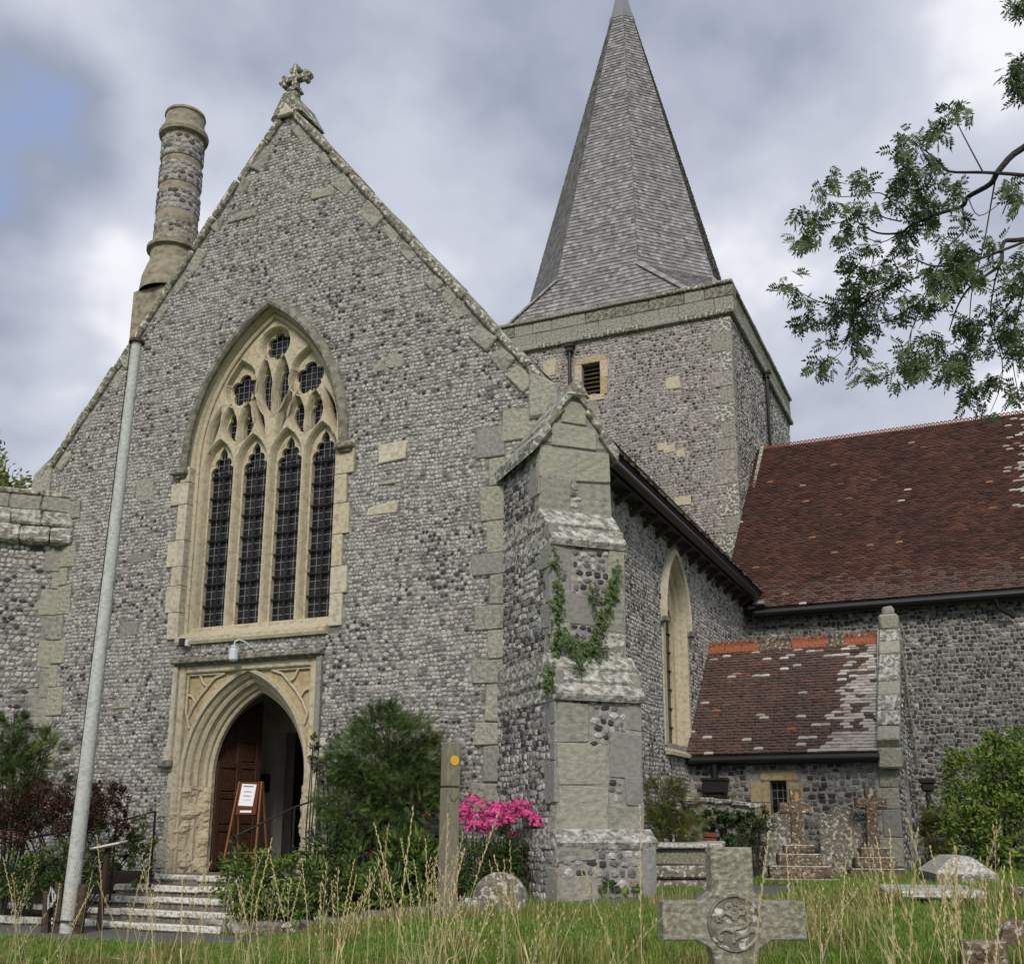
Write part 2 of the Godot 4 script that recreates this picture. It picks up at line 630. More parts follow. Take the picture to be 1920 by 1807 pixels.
	surf("pine_board", noise_tex(0.02, [[0.2, lin(0.16, 0.065, 0.025)], [0.5, lin(0.22, 0.09, 0.035)], [0.8, lin(0.28, 0.13, 0.055)]], 62), grain, 0.3, 3.0, 0.5)
	surf("board_back", noise_tex(0.02, [[0.2, lin(0.09, 0.025, 0.014)], [0.8, lin(0.13, 0.04, 0.022)]], 66), grain, 0.2, 3.0, 0.6)
	surf("post_oak", noise_tex(0.02, [[0.2, lin(0.15, 0.14, 0.10)], [0.5, lin(0.21, 0.195, 0.145)], [0.8, lin(0.27, 0.25, 0.19)]], 63), grain, 0.6, 1.5, 0.8)
	M.post_oak.uv1_scale = Vector3(5, 0.6, 5)
	surf("old_timber", noise_tex(0.02, [[0.2, lin(0.05, 0.035, 0.025)], [0.8, lin(0.11, 0.085, 0.065)]], 64), grain, 1.0, 2.0, 0.9)
	surf("pole_paint", noise_tex(0.012, [[0.25, lin(0.36, 0.39, 0.37)], [0.5, lin(0.50, 0.53, 0.51)], [0.62, lin(0.56, 0.58, 0.56)], [0.72, lin(0.34, 0.35, 0.33)], [0.8, lin(0.50, 0.52, 0.50)]], 65), grain, 0.3, 1.2, 0.6)
	surf("plaster", noise_tex(0.01, [[0.2, lin(0.50, 0.48, 0.44)], [0.8, lin(0.62, 0.60, 0.56)]], 67), null, 0.0, 0.4, 0.9)
	plain("white_paint", lin(0.72, 0.72, 0.70), 0.6)
	plain("paper", lin(0.78, 0.79, 0.82), 0.7)
	plain("print", lin(0.14, 0.16, 0.20), 0.7)
	plain("lamp_white", lin(0.55, 0.62, 0.66), 0.35)
	plain("yellow_lichen", lin(0.40, 0.24, 0.04), 0.9)
	plain("yellow_disc", lin(0.75, 0.42, 0.03), 0.5)
	surf("step_edge", noise_tex(0.03, [[0.28, lin(0.26, 0.24, 0.20)], [0.42, lin(0.60, 0.59, 0.54)], [0.8, lin(0.72, 0.71, 0.68)]], 68), grain, 1.0, 1.0)
	surf("step_stone", noise_tex(0.03, [[0.2, lin(0.12, 0.11, 0.09)], [0.5, lin(0.20, 0.185, 0.155)], [0.8, lin(0.28, 0.26, 0.22)]], 69), grain, 1.5, 1.0)
	surf("asphalt", noise_tex(0.1, [[0.2, lin(0.09, 0.085, 0.08)], [0.5, lin(0.135, 0.13, 0.125)], [0.8, lin(0.19, 0.185, 0.18)]], 71), grain, 0.5, 2.0)
	surf("turf", noise_tex(0.02, [[0.2, lin(0.05, 0.075, 0.018)], [0.5, lin(0.08, 0.125, 0.028)], [0.8, lin(0.12, 0.14, 0.045)]], 72), grain, 3.0, 0.5)
	surf("soil", noise_tex(0.03, [[0.2, lin(0.03, 0.024, 0.017)], [0.8, lin(0.06, 0.048, 0.035)]], 73), grain, 3.0, 1.0)
	surf("brick", noise_tex(0.05, [[0.2, lin(0.16, 0.06, 0.035)], [0.8, lin(0.30, 0.13, 0.08)]], 74), grain, 1.0, 2.0)
	surf("bark", noise_tex(0.03, [[0.2, lin(0.035, 0.03, 0.025)], [0.8, lin(0.09, 0.08, 0.07)]], 75), grain, 2.0, 2.0)
	for q in [["leaf", 0.5, 0.35], ["blade", 0.55, 0.4], ["straw", 0.7, 0.3], ["petal", 0.6, 0.3]]:
		var m := plain(q[0], Color.WHITE, q[1])
		m.vertex_color_use_as_albedo = true
		m.metallic_specular = 0.35
		m.cull_mode = BaseMaterial3D.CULL_DISABLED
		m.backlight_enabled = q[0] == "leaf" or q[0] == "blade"
		m.backlight = lin(0.03, 0.045, 0.01)


func tile_tones() -> Array:   # linear base colours of single clay tiles; the last two are crusted with white lichen
	return [Color(0.088, 0.044, 0.034), Color(0.106, 0.05, 0.038), Color(0.066, 0.036, 0.031), Color(0.135, 0.062, 0.043), Color(0.34, 0.17, 0.085), Color(0.56, 0.53, 0.50), Color(0.42, 0.38, 0.35)]


# ---------------------------------------------------------------- flint walling
var flint_mesh: ArrayMesh
var flint_square: ArrayMesh
var tile_mesh: ArrayMesh
var shingle_mesh: ArrayMesh


# a flint set in mortar: a chipped face inside a paler rind (colours belong to the stone)
func nodule(outline: Array, twist: float) -> ArrayMesh:
	var mb := MB.new()
	mb.colored = true
	var k := outline.size()
	var r0 := []
	var r1 := []
	var r2 := []
	var turn := PI / 4 if twist < 0.1 else 0.0
	for i in k:
		var d := Vector2.from_angle(turn + TAU * i / k + twist * sin(i * 2.7))
		var o: float = outline[i]
		r0.append(Vector3(d.x * o, d.y * o, -0.2))
		r1.append(Vector3(d.x * o * 0.93, d.y * o * 0.93, 0.22 + 0.05 * sin(i * 2.9)))
		var q: float = o * (0.70 + 0.08 * sin(i * 1.9))
		r2.append(Vector3(d.x * q, d.y * q, 0.48 + 0.10 * sin(i * 2.3 + 0.5)))
	var top := Vector3(0.05, -0.03, 0.58)
	for i in k:
		var j := (i + 1) % k
		var rind := 1.10 + 0.28 * sin(i * 4.1)
		mb.tint = Color(rind, rind, rind * 0.97)
		mb.quad(r0[i], r0[j], r1[j], r1[i])
		mb.quad(r1[i], r1[j], r2[j], r2[i])
		var core := 0.92 + 0.36 * sin(i * 2.6 + 1.0)
		mb.tint = Color(core, core, core * 1.03)
		mb.tri(r2[i], r2[j], top)
	return mb.mesh()


func make_pieces() -> void:
	flint_mesh = nodule([0.50, 0.40, 0.52, 0.44, 0.55, 0.42, 0.50, 0.46], 0.12)
	flint_square = nodule([0.62, 0.47, 0.64, 0.45, 0.60, 0.48, 0.66, 0.44], 0.05)
	var mb: MB
	# clay tile lying on its slope: x along the course, y up the slope, z outward; gently cambered
	mb = MB.new()
	var n := 4
	for i in n:
		var x0 := -0.5 + float(i) / n
		var x1 := x0 + 1.0 / n
		var c0 := 0.35 * (1.0 - 4.0 * x0 * x0)
		var c1 := 0.35 * (1.0 - 4.0 * x1 * x1)
		mb.quad(Vector3(x0, -0.5, 1.0 + c0), Vector3(x1, -0.5, 1.0 + c1), Vector3(x1, 0.55, 0.25 + c1), Vector3(x0, 0.55, 0.25 + c0))
		mb.quad(Vector3(x0, -0.5, -0.1), Vector3(x1, -0.5, -0.1), Vector3(x1, -0.5, 1.0 + c1), Vector3(x0, -0.5, 1.0 + c0))
	mb.quad(Vector3(-0.5, -0.5, -0.1), Vector3(-0.5, -0.5, 1.0), Vector3(-0.5, 0.55, 0.25), Vector3(-0.5, 0.55, -0.1))
	mb.quad(Vector3(0.5, -0.5, -0.1), Vector3(0.5, 0.55, -0.1), Vector3(0.5, 0.55, 0.25), Vector3(0.5, -0.5, 1.0))
	tile_mesh = mb.mesh()
	mb = MB.new()
	mb.quad(Vector3(-0.5, -0.5, 1.0), Vector3(0.5, -0.5, 1.0), Vector3(0.5, 0.55, 0.2), Vector3(-0.5, 0.55, 0.2))
	mb.quad(Vector3(-0.5, -0.5, -0.1), Vector3(0.5, -0.5, -0.1), Vector3(0.5, -0.5, 1.0), Vector3(-0.5, -0.5, 1.0))
	mb.quad(Vector3(-0.5, -0.5, -0.1), Vector3(-0.5, -0.5, 1.0), Vector3(-0.5, 0.55, 0.2), Vector3(-0.5, 0.55, -0.1))
	mb.quad(Vector3(0.5, -0.5, -0.1), Vector3(0.5, 0.55, -0.1), Vector3(0.5, 0.55, 0.2), Vector3(0.5, -0.5, 1.0))
	shingle_mesh = mb.mesh()


func in_any(p: Vector2, polys: Array, boxes: Array) -> bool:
	for i in polys.size():
		if boxes[i].has_point(p) and Geometry2D.is_point_in_polygon(p, polys[i]):
			return true
	return false


func bounds(p: PackedVector2Array) -> Rect2:
	var r := Rect2(p[0], Vector2.ZERO)
	for q in p:
		r = r.expand(q)
	return r


# flints laid in wavering courses over a wall face. share: shares of pale, grey, mid, dark and brown stones.
# The 'single' stones nearest the eye are parts of their own, the others one mass.
func flints(parent: Node3D, t: Transform3D, outline: PackedVector2Array, skip: Array, size: float, share: Array, single := 0, gap := 0.94, squared := 0.0, patches := 0.30, low := []) -> void:
	var ob := bounds(outline)
	var boxes := skip.map(func(p): return bounds(p))
	var tones := [Vector3(0.57, 0.565, 0.54), Vector3(0.40, 0.395, 0.38), Vector3(0.22, 0.217, 0.213), Vector3(0.075, 0.073, 0.078), Vector3(0.24, 0.20, 0.16)]
	var list := []
	var y := ob.position.y + size * 0.5
	while y < ob.end.y:
		var h := size * rng.randf_range(0.8, 1.15)
		var x := ob.position.x + rng.randf() * size
		while x < ob.end.x:
			var w := size * rng.randf_range(0.65, 1.6) * (1.0 + 0.35 * nz.get_noise_2d(x * 0.4 - 9.0, y * 0.4))
			var sag := size * 0.5 * nz.get_noise_2d(x * 0.9, y * 0.9 + t.origin.x)
			var p := Vector2(x + w * 0.5, y + sag + size * rng.randf_range(-0.17, 0.17))
			x += w
			var q := w * 0.38
			if not Geometry2D.is_point_in_polygon(p, outline) or not Geometry2D.is_point_in_polygon(p + Vector2(q, 0), outline) or not Geometry2D.is_point_in_polygon(p - Vector2(q, 0), outline):
				continue
			if in_any(p, skip, boxes) or in_any(p + Vector2(q, 0), skip, boxes) or in_any(p - Vector2(q, 0), skip, boxes):
				continue
			if squared < 0.5 and rng.randf() < 0.01 + 0.2 * smoothstep(0.36, 0.6, nz.get_noise_2d(p.x * 0.8 + 70.0, p.y * 1.4 + t.origin.z)):
				continue
			var s := rng.randf()
			var turn := rng.randf() * TAU if rng.randf() > squared else float(rng.randi() % 4) * PI / 2 + rng.randf_range(-0.12, 0.12)
			var swell := 1.0
			var b := Basis(Vector3(w * gap * swell, 0, 0), Vector3(0, h * gap * swell * rng.randf_range(0.85, 1.1), 0), Vector3(0, 0, size * rng.randf_range(0.24, 0.5)))
			b = b * Basis(Vector3.BACK, turn)
			b = Basis.from_euler(Vector3(rng.randf_range(-0.2, 0.2), rng.randf_range(-0.2, 0.2), rng.randf_range(-0.15, 0.15))) * b
			var mix := minf(s + patches * nz.get_noise_2d(p.x * 0.5 + 30.0, p.y * 0.5 - t.origin.z), share[0] + share[1] + share[2] + share[3] - 0.001)
			if rng.randf() < share[4]:
				mix = 1.5
			var k := 0
			var sh: Array = share
			if low.size() and rng.randf() < smoothstep(5.0, 1.5, p.y + 1.5 * nz.get_noise_2d(p.x * 0.7, p.y * 0.7)):
				sh = low       # squarer dark stones of the lower walling
			var acc: float = sh[0]
			while k < 4 and mix > acc:
				k += 1
				acc += sh[k]
			var tone: Vector3 = tones[k] * rng.randf_range(0.80, 1.16)
			list.append([t * Transform3D(b, Vector3(p.x, p.y, 0.0)), Color(tone.x, tone.y, tone.z), k])
		y += h
	if single > 0:
		list.sort_custom(func(a, b): return EYE.distance_squared_to(a[0].origin) / (a[0].basis.x.length() * a[0].basis.y.length()) < EYE.distance_squared_to(b[0].origin) / (b[0].basis.x.length() * b[0].basis.y.length()))
	var where := []
	var tints := []
	for i in list.size():
		if i < single:
			part(parent, "flint", flint_square if squared > 0.5 else flint_mesh, M["flint_%d" % list[i][2]]).transform = list[i][0]
		else:
			where.append(list[i][0])
			tints.append(list[i][1])
	if where.size():
		many(parent, "flint_walling", flint_square if squared > 0.5 else flint_mesh, M.flint, where, tints)


# courses of tiles or shingles on a slope. t: x along, y up the slope, z outward
func courses(parent: Node3D, t: Transform3D, outline: PackedVector2Array, gauge: float, width: float, thick: float, called: String, mesh: Mesh, tone: Callable, mat: Material, singles: String, single := 0, jitter := 0.03) -> void:
	var ob := bounds(outline)
	var list := []
	var row := 0
	var y := ob.position.y
	while y < ob.end.y - gauge * 0.3:
		var x := ob.position.x - (width * 0.5 if row % 2 else 0.0)
		while x < ob.end.x:
			var w := width * rng.randf_range(0.94, 1.03)
			var lo := Vector2(x + w * 0.5, y + gauge * 0.5)
			x += w
			# trim the piece to the outline along its course
			var cut := Geometry2D.intersect_polyline_with_polygon(PackedVector2Array([lo - Vector2(w * 0.5, 0), lo + Vector2(w * 0.5, 0)]), outline)
			if cut.is_empty():
				continue
			var a: Vector2 = cut[0][0]
			var b: Vector2 = cut[0][cut[0].size() - 1]
			var wide := absf(b.x - a.x)
			if wide < width * 0.15:
				continue
			var c := (a + b) * 0.5
			var wob := gauge * 0.25 * nz.get_noise_2d(c.x * 0.8 + 7.0, c.y * 0.8)
			var basis := Basis(Vector3(wide * 0.985, 0, 0), Vector3(0, gauge * 1.04, 0), Vector3(0, 0, thick * rng.randf_range(0.85, 1.25)))
			basis = Basis.from_euler(Vector3(rng.randf_range(-1, 1) * jitter, 0, rng.randf_range(-1, 1) * jitter)) * basis
			list.append([t * Transform3D(basis, Vector3(c.x, c.y + wob, 0.002 * rng.randf())), tone.call(c)])
		y += gauge
		row += 1
	if single > 0:
		list.sort_custom(func(a, b): return EYE.distance_squared_to(a[0].origin) / a[0].basis.x.length() < EYE.distance_squared_to(b[0].origin) / b[0].basis.x.length())
	var tones := tile_tones()
	var where := []
	var tints := []
	for i in list.size():
		var k: int = list[i][1]
		if i < single:
			part(parent, called, mesh, M["%s_%d" % [singles, k]]).transform = list[i][0]
		else:
			var col: Color
			if singles == "tile":
				col = tones[k] * rng.randf_range(0.7, 1.3)
			else:
				var g: float = [0.30, 0.24, 0.37][k] * rng.randf_range(0.75, 1.2)
				col = Color(g, g * 0.985, g)
			where.append(list[i][0])
			tints.append(col)
	many(parent, called + "_courses", mesh, mat, where, tints)


# a column of long-and-short corner stones beside x = edge, on a wall frame; returns their outlines
func quoins(parent: Node3D, t: Transform3D, edge: float, y0: float, y1: float, dir: float, mats: Array, wide := 0.36, narrow := 0.2, proud := 0.03, high := Vector2(0.28, 0.5)) -> Array:
	var out := []
	var y := y0
	var k := 0
	while y < y1 - 0.1:
		var h := minf(rng.randf_range(high.x, high.y), y1 - y)
		var w := (wide if k % 2 else narrow) * rng.randf_range(0.85, 1.15)
		var x0 := edge if dir > 0 else edge - w
		var d := 0.12
		stone(parent, "quoin_stone", t * Transform3D(Basis.from_euler(Vector3(0, 0, rng.randf_range(-0.012, 0.012))), Vector3(x0 + w * 0.5, y + h * 0.5, proud - d * 0.5)), Vector3(w, h - 0.012, d), M[mats[rng.randi() % mats.size()]], 0.014, 0.012)
		out.append(rect(x0, y, x0 + w, y + h))
		y += h
		k += 1
	return out


func patch(parent: Node3D, t: Transform3D, c: Vector2, w: float, h: float, mat: String, proud := 0.022) -> PackedVector2Array:
	var tilt := rng.randf_range(-0.03, 0.03)
	stone(parent, "dressed_stone", t * Transform3D(Basis(Vector3.BACK, tilt), Vector3(c.x, c.y, proud - 0.05)), Vector3(w, h, 0.1), M[mat], 0.012, 0.02)
	return rect(c.x - w * 0.5, c.y - h * 0.5, c.x + w * 0.5, c.y + h * 0.5)


const A := 4.7            # half width of the nave
const WX := -0.05         # centre of the west window
const DX := -0.08         # centre of the west door
var church: Node3D


func build_church() -> void:
	make_pieces()
	church = thing("flint_church", "grey flint church with pointed west window, square tower and shingled spire", "church")
	west_front()
	west_window()
	west_doorway()
	south_buttress()
	north_buttress()
	chimney()
	gable_cross()
	nave_sides()
	tower()
	spire()
	transept()
	side_chapel()


func west_front() -> void:
	var t := Transform3D()
	var top := [Vector2(4.72, 6.30), Vector2(0.07, 12.10), Vector2(-4.60, 6.34)]
	var outer := PackedVector2Array([Vector2(-A, -1.2), Vector2(DX - 1.20, -1.2), Vector2(DX - 1.20, 2.90), Vector2(DX + 1.20, 2.90), Vector2(DX + 1.20, -1.2), Vector2(A, -1.2), top[0], top[1], top[2]])
	var win := moved(arch(1.52, 3.42, 6.18, 2.46, 0.0, 12), Vector2(WX, 0))
	var mb := MB.new()
	plate(mb, outer, [win], -0.75, 0.0, t)
	var wall := part(church, "west_wall", mb.mesh(), M.sooty_mortar)
	var face := PackedVector2Array([Vector2(-4.66, -0.9), Vector2(4.6, -0.9), Vector2(4.60, 6.36), Vector2(0.07, 12.02), Vector2(-4.5, 6.40)])
	var skip := [moved(arch(1.36, 3.3, 6.18, 2.3, 0.16, 12), Vector2(WX, 0)), rect(DX - 1.30, -1.0, DX + 1.30, 3.06)]
	# the stones of the window jambs, long and short
	skip += jamb_stones(wall, WX - 1.36, -1, 3.40, 6.15)
	skip += jamb_stones(wall, WX + 1.36, 1, 3.40, 6.15)
	skip += quoins(wall, t, 4.03, -0.3, 6.1, -1, ["greystone", "greystone_green", "greystone_smooth"], 0.42, 0.24)
	skip += quoins(wall, t, -4.02, 1.0, 6.0, 1, ["greystone_green", "greystone"], 0.36, 0.20)
	for q in [[735, 848, 50, 36, "limestone_pale"], [716, 955, 58, 20, "limestone_pale"], [727, 905, 30, 8, "greystone_green"], [605, 362, 40, 18, "greystone_green"], [455, 405, 54, 18, "greystone"], [512, 268, 36, 20, "greystone"], [590, 300, 44, 24, "greystone_green"], [272, 920, 30, 42, "greystone_green"], [262, 1046, 42, 16, "greystone_smooth"], [243, 1178, 34, 26, "greystone_smooth"], [228, 1322, 34, 15, "greystone"], [716, 508, 30, 14, "greystone"], [714, 686, 14, 22, "greystone_green"], [742, 676, 26, 26, "greystone_green"], [290, 750, 26, 12, "greystone"], [832, 520, 26, 34, "greystone"], [800, 455, 46, 40, "greystone"], [628, 305, 26, 42, "greystone"], [545, 215, 44, 26, "limestone"], [355, 475, 40, 50, "greystone"], [395, 420, 30, 44, "greystone_green"], [470, 300, 24, 60, "greystone"], [300, 560, 24, 40, "greystone"], [900, 600, 26, 40, "greystone"], [1000, 740, 100, 44, "greystone_smooth"], [975, 795, 60, 60, "greystone_green"], [945, 660, 34, 40, "greystone"], [860, 560, 30, 34, "greystone"], [655, 365, 24, 34, "greystone"], [700, 420, 24, 30, "greystone"], [120, 900, 70, 30, "greystone_green"], [200, 700, 24, 30, "greystone"], [160, 790, 24, 36, "greystone"]]:
		var p := on_z(q[0], q[1], 0.0)
		var wq := on_z(q[0] + q[2] * 0.5, q[1], 0.0).x - on_z(q[0] - q[2] * 0.5, q[1], 0.0).x
		var hq := on_z(q[0], q[1] - q[3] * 0.5, 0.0).y - on_z(q[0], q[1] + q[3] * 0.5, 0.0).y
		var inside := absf(p.x) < 4.4
		for cx in [-0.5, 0.5]:
			inside = inside and Geometry2D.is_point_in_polygon(Vector2(p.x + cx * wq, p.y + hq * 0.5), face)
		if inside:
			skip.append(patch(wall, t, Vector2(p.x, p.y), wq, hq, q[4]))
	flints(wall, t, face, skip, 0.060, [0.56, 0.30, 0.11, 0.03, 0.004], 300, 1.0, 0.0, 0.22, [0.40, 0.32, 0.21, 0.07, 0.004])
	# coping stones down both slopes
	for side in [-1, 1]:
		var foot := Vector2(4.84, 6.44) if side > 0 else Vector2(-4.70, 6.47)
		var apex := Vector2(0.07, 12.40)
		var dir := (apex - foot).normalized()
		var total := (apex - foot).length() - 0.40
		var s := 0.0
		while s < total - 0.05:
			var l := minf(rng.randf_range(0.55, 0.95), total - s)
			if total - s - l < 0.3:
				l = total - s
			var nrm := Vector2(-dir.y, dir.x) * (1.0 if side > 0 else -1.0)
			if nrm.y < 0:
				nrm = -nrm
			var c := foot + dir * (s + l * 0.5) - nrm * 0.13
			var b := Basis(Vector3(dir.x, dir.y, 0), Vector3(nrm.x, nrm.y, 0), Vector3(dir.x, dir.y, 0).cross(Vector3(nrm.x, nrm.y, 0)))
			b = b * Basis.from_euler(Vector3(rng.randf_range(-0.02, 0.02), 0, rng.randf_range(-0.02, 0.02)))
			stone(church, "coping_stone", Transform3D(b, Vector3(c.x, c.y + rng.randf_range(-0.012, 0.012), -0.30 + rng.randf_range(-0.01, 0.01))), Vector3(l - 0.008, 0.12, 0.74), M.coping, 0.025, 0.012)
			s += l
		# irregular dressed stones bedded under the coping
		s = 0.3
		while s < total - 0.4:
			var l := rng.randf_range(0.22, 0.5)
			var hh := rng.randf_range(0.14, 0.26)
			var nr := Vector2(dir.y, -dir.x)
			if nr.y > 0:
				nr = -nr
			var c := foot + dir * (s + l * 0.5) + nr * (0.20 + hh * 0.5)
			if absf(c.x) < 4.3:
				stone(wall, "dressed_stone", Transform3D(Basis(Vector3.BACK, dir.angle() if side < 0 else dir.angle() + PI) * Basis(Vector3.BACK, rng.randf_range(-0.1, 0.1)), Vector3(c.x, c.y, -0.03)), Vector3(l, hh, 0.12), M["greystone" if rng.randf() < 0.6 else "greystone_green"], 0.02, 0.03)
			s += l + rng.randf_range(0.02, 0.5)
	# apex stone under the cross, and the kneelers
	mb = MB.new()
	prism(mb, PackedVector2Array([Vector2(-0.24, 12.0), Vector2(0.38, 12.0), Vector2(0.15, 12.44), Vector2(-0.01, 12.44)]), -0.60, 0.09, t, 0.03)
	part(church, "apex_stone", mb.mesh(), M.coping)
	mb = MB.new()
	prism(mb, PackedVector2Array([Vector2(-0.10, 11.98), Vector2(0.24, 11.98), Vector2(0.07, 12.22)]), 0.05, 0.11, t, 0.02)
	part(church, "apex_panel", mb.mesh(), M.limestone_pale)
	for side in [-1, 1]:
		mb = MB.new()
		var x: float = 4.4 * side
		prism(mb, PackedVector2Array([Vector2(x, 6.02), Vector2(x + 0.30 * side, 6.02), Vector2(x + 0.42 * side, 6.22), Vector2(x + 0.40 * side, 6.46), Vector2(x, 6.75)]), -0.68, 0.07, t, 0.03)
		part(church, "kneeler_stone", mb.mesh(), M.greystone_green)


func jamb_stones(parent: Node3D, x: float, side: int, y0: float, y1: float) -> Array:
	var out := []
	var y := y0
	var k := 0
	while y < y1 - 0.05:
		var h := minf(rng.randf_range(0.30, 0.58), y1 - y)
		if y1 - y - h < 0.2:
			h = y1 - y
		var w := rng.randf_range(0.26, 0.34) if k % 2 else rng.randf_range(0.17, 0.22)
		stone(parent, "jamb_stone", Transform3D(Basis(), Vector3(x + side * w * 0.5, y + h * 0.5, -0.04)), Vector3(w, h - 0.006, 0.16), M["limestone_pale" if rng.randf() < 0.7 else "limestone"], 0.008, 0.003)
		out.append(rect(minf(x, x + side * w), y, maxf(x, x + side * w), y + h))
		y += h
		k += 1
	return out


# a dagger-shaped opening along a bent spine, pointed at both ends
func dagger(b: Vector2, m: Vector2, e: Vector2, w: float, k := 14) -> PackedVector2Array:
	var l := PackedVector2Array()
	var r := PackedVector2Array()
	for i in k + 1:
		var s := float(i) / k
		var p := b.lerp(m, s).lerp(m.lerp(e, s), s)
		var d := ((m - b) * (1.0 - s) + (e - m) * s).normalized()
		var f := pow(sin(minf(s / 0.62, 1.0) * PI / 2), 1.2) if s < 0.62 else 1.0 - pow((s - 0.62) / 0.38, 1.9)
		var o := Vector2(-d.y, d.x) * w * f
		if i == 0 or i == k:
			l.append(p)
		else:
			l.append(p + o)
			r.append(p - o)
	r.reverse()
	l.append_array(r)
	return ccw(l)


func foils(c: Vector2, ring: float, lobe: float, k: int, turn := 0.0) -> PackedVector2Array:
	var u := circle(c, ring * 0.92, 18)
	for i in k:
		var q := Geometry2D.merge_polygons(u, circle(c + Vector2.from_angle(turn + TAU * i / k) * ring, lobe, 14))
		u = q[0]
	return ccw(u)


func union(list: Array) -> PackedVector2Array:
	var u: PackedVector2Array = list[0]
	for i in range(1, list.size()):
		u = Geometry2D.merge_polygons(u, list[i])[0]
	return ccw(u)


func west_window() -> void:
	var t := Transform3D(Basis(), Vector3(WX, 0, 0))
	var root := Node3D.new()
	root.name = "west_window"
	church.add_child(root)
	var spring := 6.18
	# reveal mouldings from the wall face back to the tracery
	var mb := MB.new()
	arch_sweep(mb, 1.28, 3.50, spring, 2.28, [Vector2(0.0, -0.40), Vector2(0.0, -0.17), Vector2(0.03, -0.15), Vector2(0.03, -0.12), Vector2(0.055, -0.10), Vector2(0.075, -0.10), Vector2(0.095, -0.13), Vector2(0.12, -0.08), Vector2(0.15, -0.05), Vector2(0.15, -0.01), Vector2(0.17, 0.025), Vector2(0.24, 0.025), Vector2(0.25, -0.2)], t, 16)
	part(root, "reveal_moulding", mb.mesh(), M.limestone)
	# weathered hood mould with its two stops
	mb = MB.new()
	arch_sweep(mb, 1.28, 6.10, spring, 2.28, [Vector2(0.13, 0.0), Vector2(0.13, 0.06), Vector2(0.16, 0.10), Vector2(0.20, 0.105), Vector2(0.27, 0.05), Vector2(0.29, 0.0)], t, 18)
	part(root, "hood_mould", mb.mesh(), M.hood)
	for side in [-1, 1]:
		var st := stone(root, "hood_stop", t * Transform3D(Basis(), Vector3(side * 1.53, 6.06, 0.06)), Vector3(0.30, 0.10, 0.16), M.hood, 0.02, 0.006)
		var under := MB.new()
		block(under, Transform3D(Basis(), Vector3(0, -0.065, -0.02)), Vector3(0.22, 0.06, 0.10), 0.02)
		part(st, "stop_corbel", under.mesh(), M.hood)
	# sill sloping outward
	mb = MB.new()
	var sill := PackedVector2Array([Vector2(0.40, 3.30), Vector2(0.06 - 0.12, 3.30), Vector2(-0.08, 3.34), Vector2(-0.08, 3.40), Vector2(0.30, 3.60), Vector2(0.40, 3.60)])
	prism(mb, sill, -1.36, 1.34, Transform3D(Basis(Vector3(0, 0, -1), Vector3.UP, Vector3.RIGHT), Vector3(WX, 0, 0)))
	part(root, "sill", mb.mesh(), M.limestone)
	# openings of the front plane
	var lights := []
	var front := []
	for i in 4:
		var x := -0.96 + 0.64 * i
		lights.append(x)
		front.append(moved(arch(0.275, 3.60, 6.10, 0.48, 0.0, 8), Vector2(x, 0)))
	var foiled := []     # [front opening, foil opening]
	for i in 4:
		var x: float = lights[i]
		foiled.append([front[i], union([rect(x - 0.228, 3.5, x + 0.228, 6.02), circle(Vector2(x - 0.12, 6.08), 0.11), circle(Vector2(x + 0.12, 6.08), 0.11), circle(Vector2(x - 0.075, 6.24), 0.085), circle(Vector2(x + 0.075, 6.24), 0.085), dagger(Vector2(x, 6.2), Vector2(x, 6.3), Vector2(x, 6.50), 0.075)])])
	for s in [-1.0, 1.0]:
		for q in [-1.0, 1.0]:
			var d := dagger(Vector2(s * 0.64 + q * 0.03, 6.50), Vector2(s * 0.64 + q * 0.22, 6.66), Vector2(s * 0.635 + q * 0.16, 7.13), 0.135)
			foiled.append([d, union([dagger(Vector2(s * 0.64 + q * 0.04, 6.56), Vector2(s * 0.64 + q * 0.19, 6.68), Vector2(s * 0.635 + q * 0.16, 7.01), 0.124), circle(Vector2(s * 0.635 + q * 0.16, 6.97), 0.075, 14)])])
		var c := Vector2(s * 0.625, 7.40)
		var tear := union([circle(c, 0.30, 26), dagger(c - Vector2(0, 0.2), c + Vector2(s * 0.02, 0.1), c + Vector2(s * 0.03, 0.48), 0.27)])
		foiled.append([tear, foils(c + Vector2(0, 0.02), 0.16, 0.115, 5, PI / 2)])
		foiled.append([dagger(Vector2(s * 0.02, 6.80), Vector2(s * 0.20, 7.12), Vector2(s * 0.165, 7.82), 0.135), union([dagger(Vector2(s * 0.04, 6.92), Vector2(s * 0.2, 7.15), Vector2(s * 0.165, 7.72), 0.124), circle(Vector2(s * 0.167, 7.66), 0.075, 14)])])
		foiled.append([dagger(Vector2(s * 0.11, 6.48), Vector2(s * 0.20, 6.75), Vector2(s * 0.36, 7.22), 0.075), PackedVector2Array()])
		foiled.append([dagger(Vector2(s * 1.20, 6.38), Vector2(s * 1.14, 6.7), Vector2(s * 1.00, 7.10), 0.07), PackedVector2Array()])
	foiled.append([circle(Vector2(0, 8.06), 0.265, 26), foils(Vector2(0, 8.06), 0.148, 0.094, 6, PI / 6)])
	var outer := arch(1.285, 3.50, spring, 2.285, 0.0, 16)
	var holes := foiled.map(func(q): return q[0])
	mb = MB.new()
	plate(mb, outer, holes.map(func(q): return inset(ccw(q), -0.032)), -0.4, -0.15, t, false, false, false)
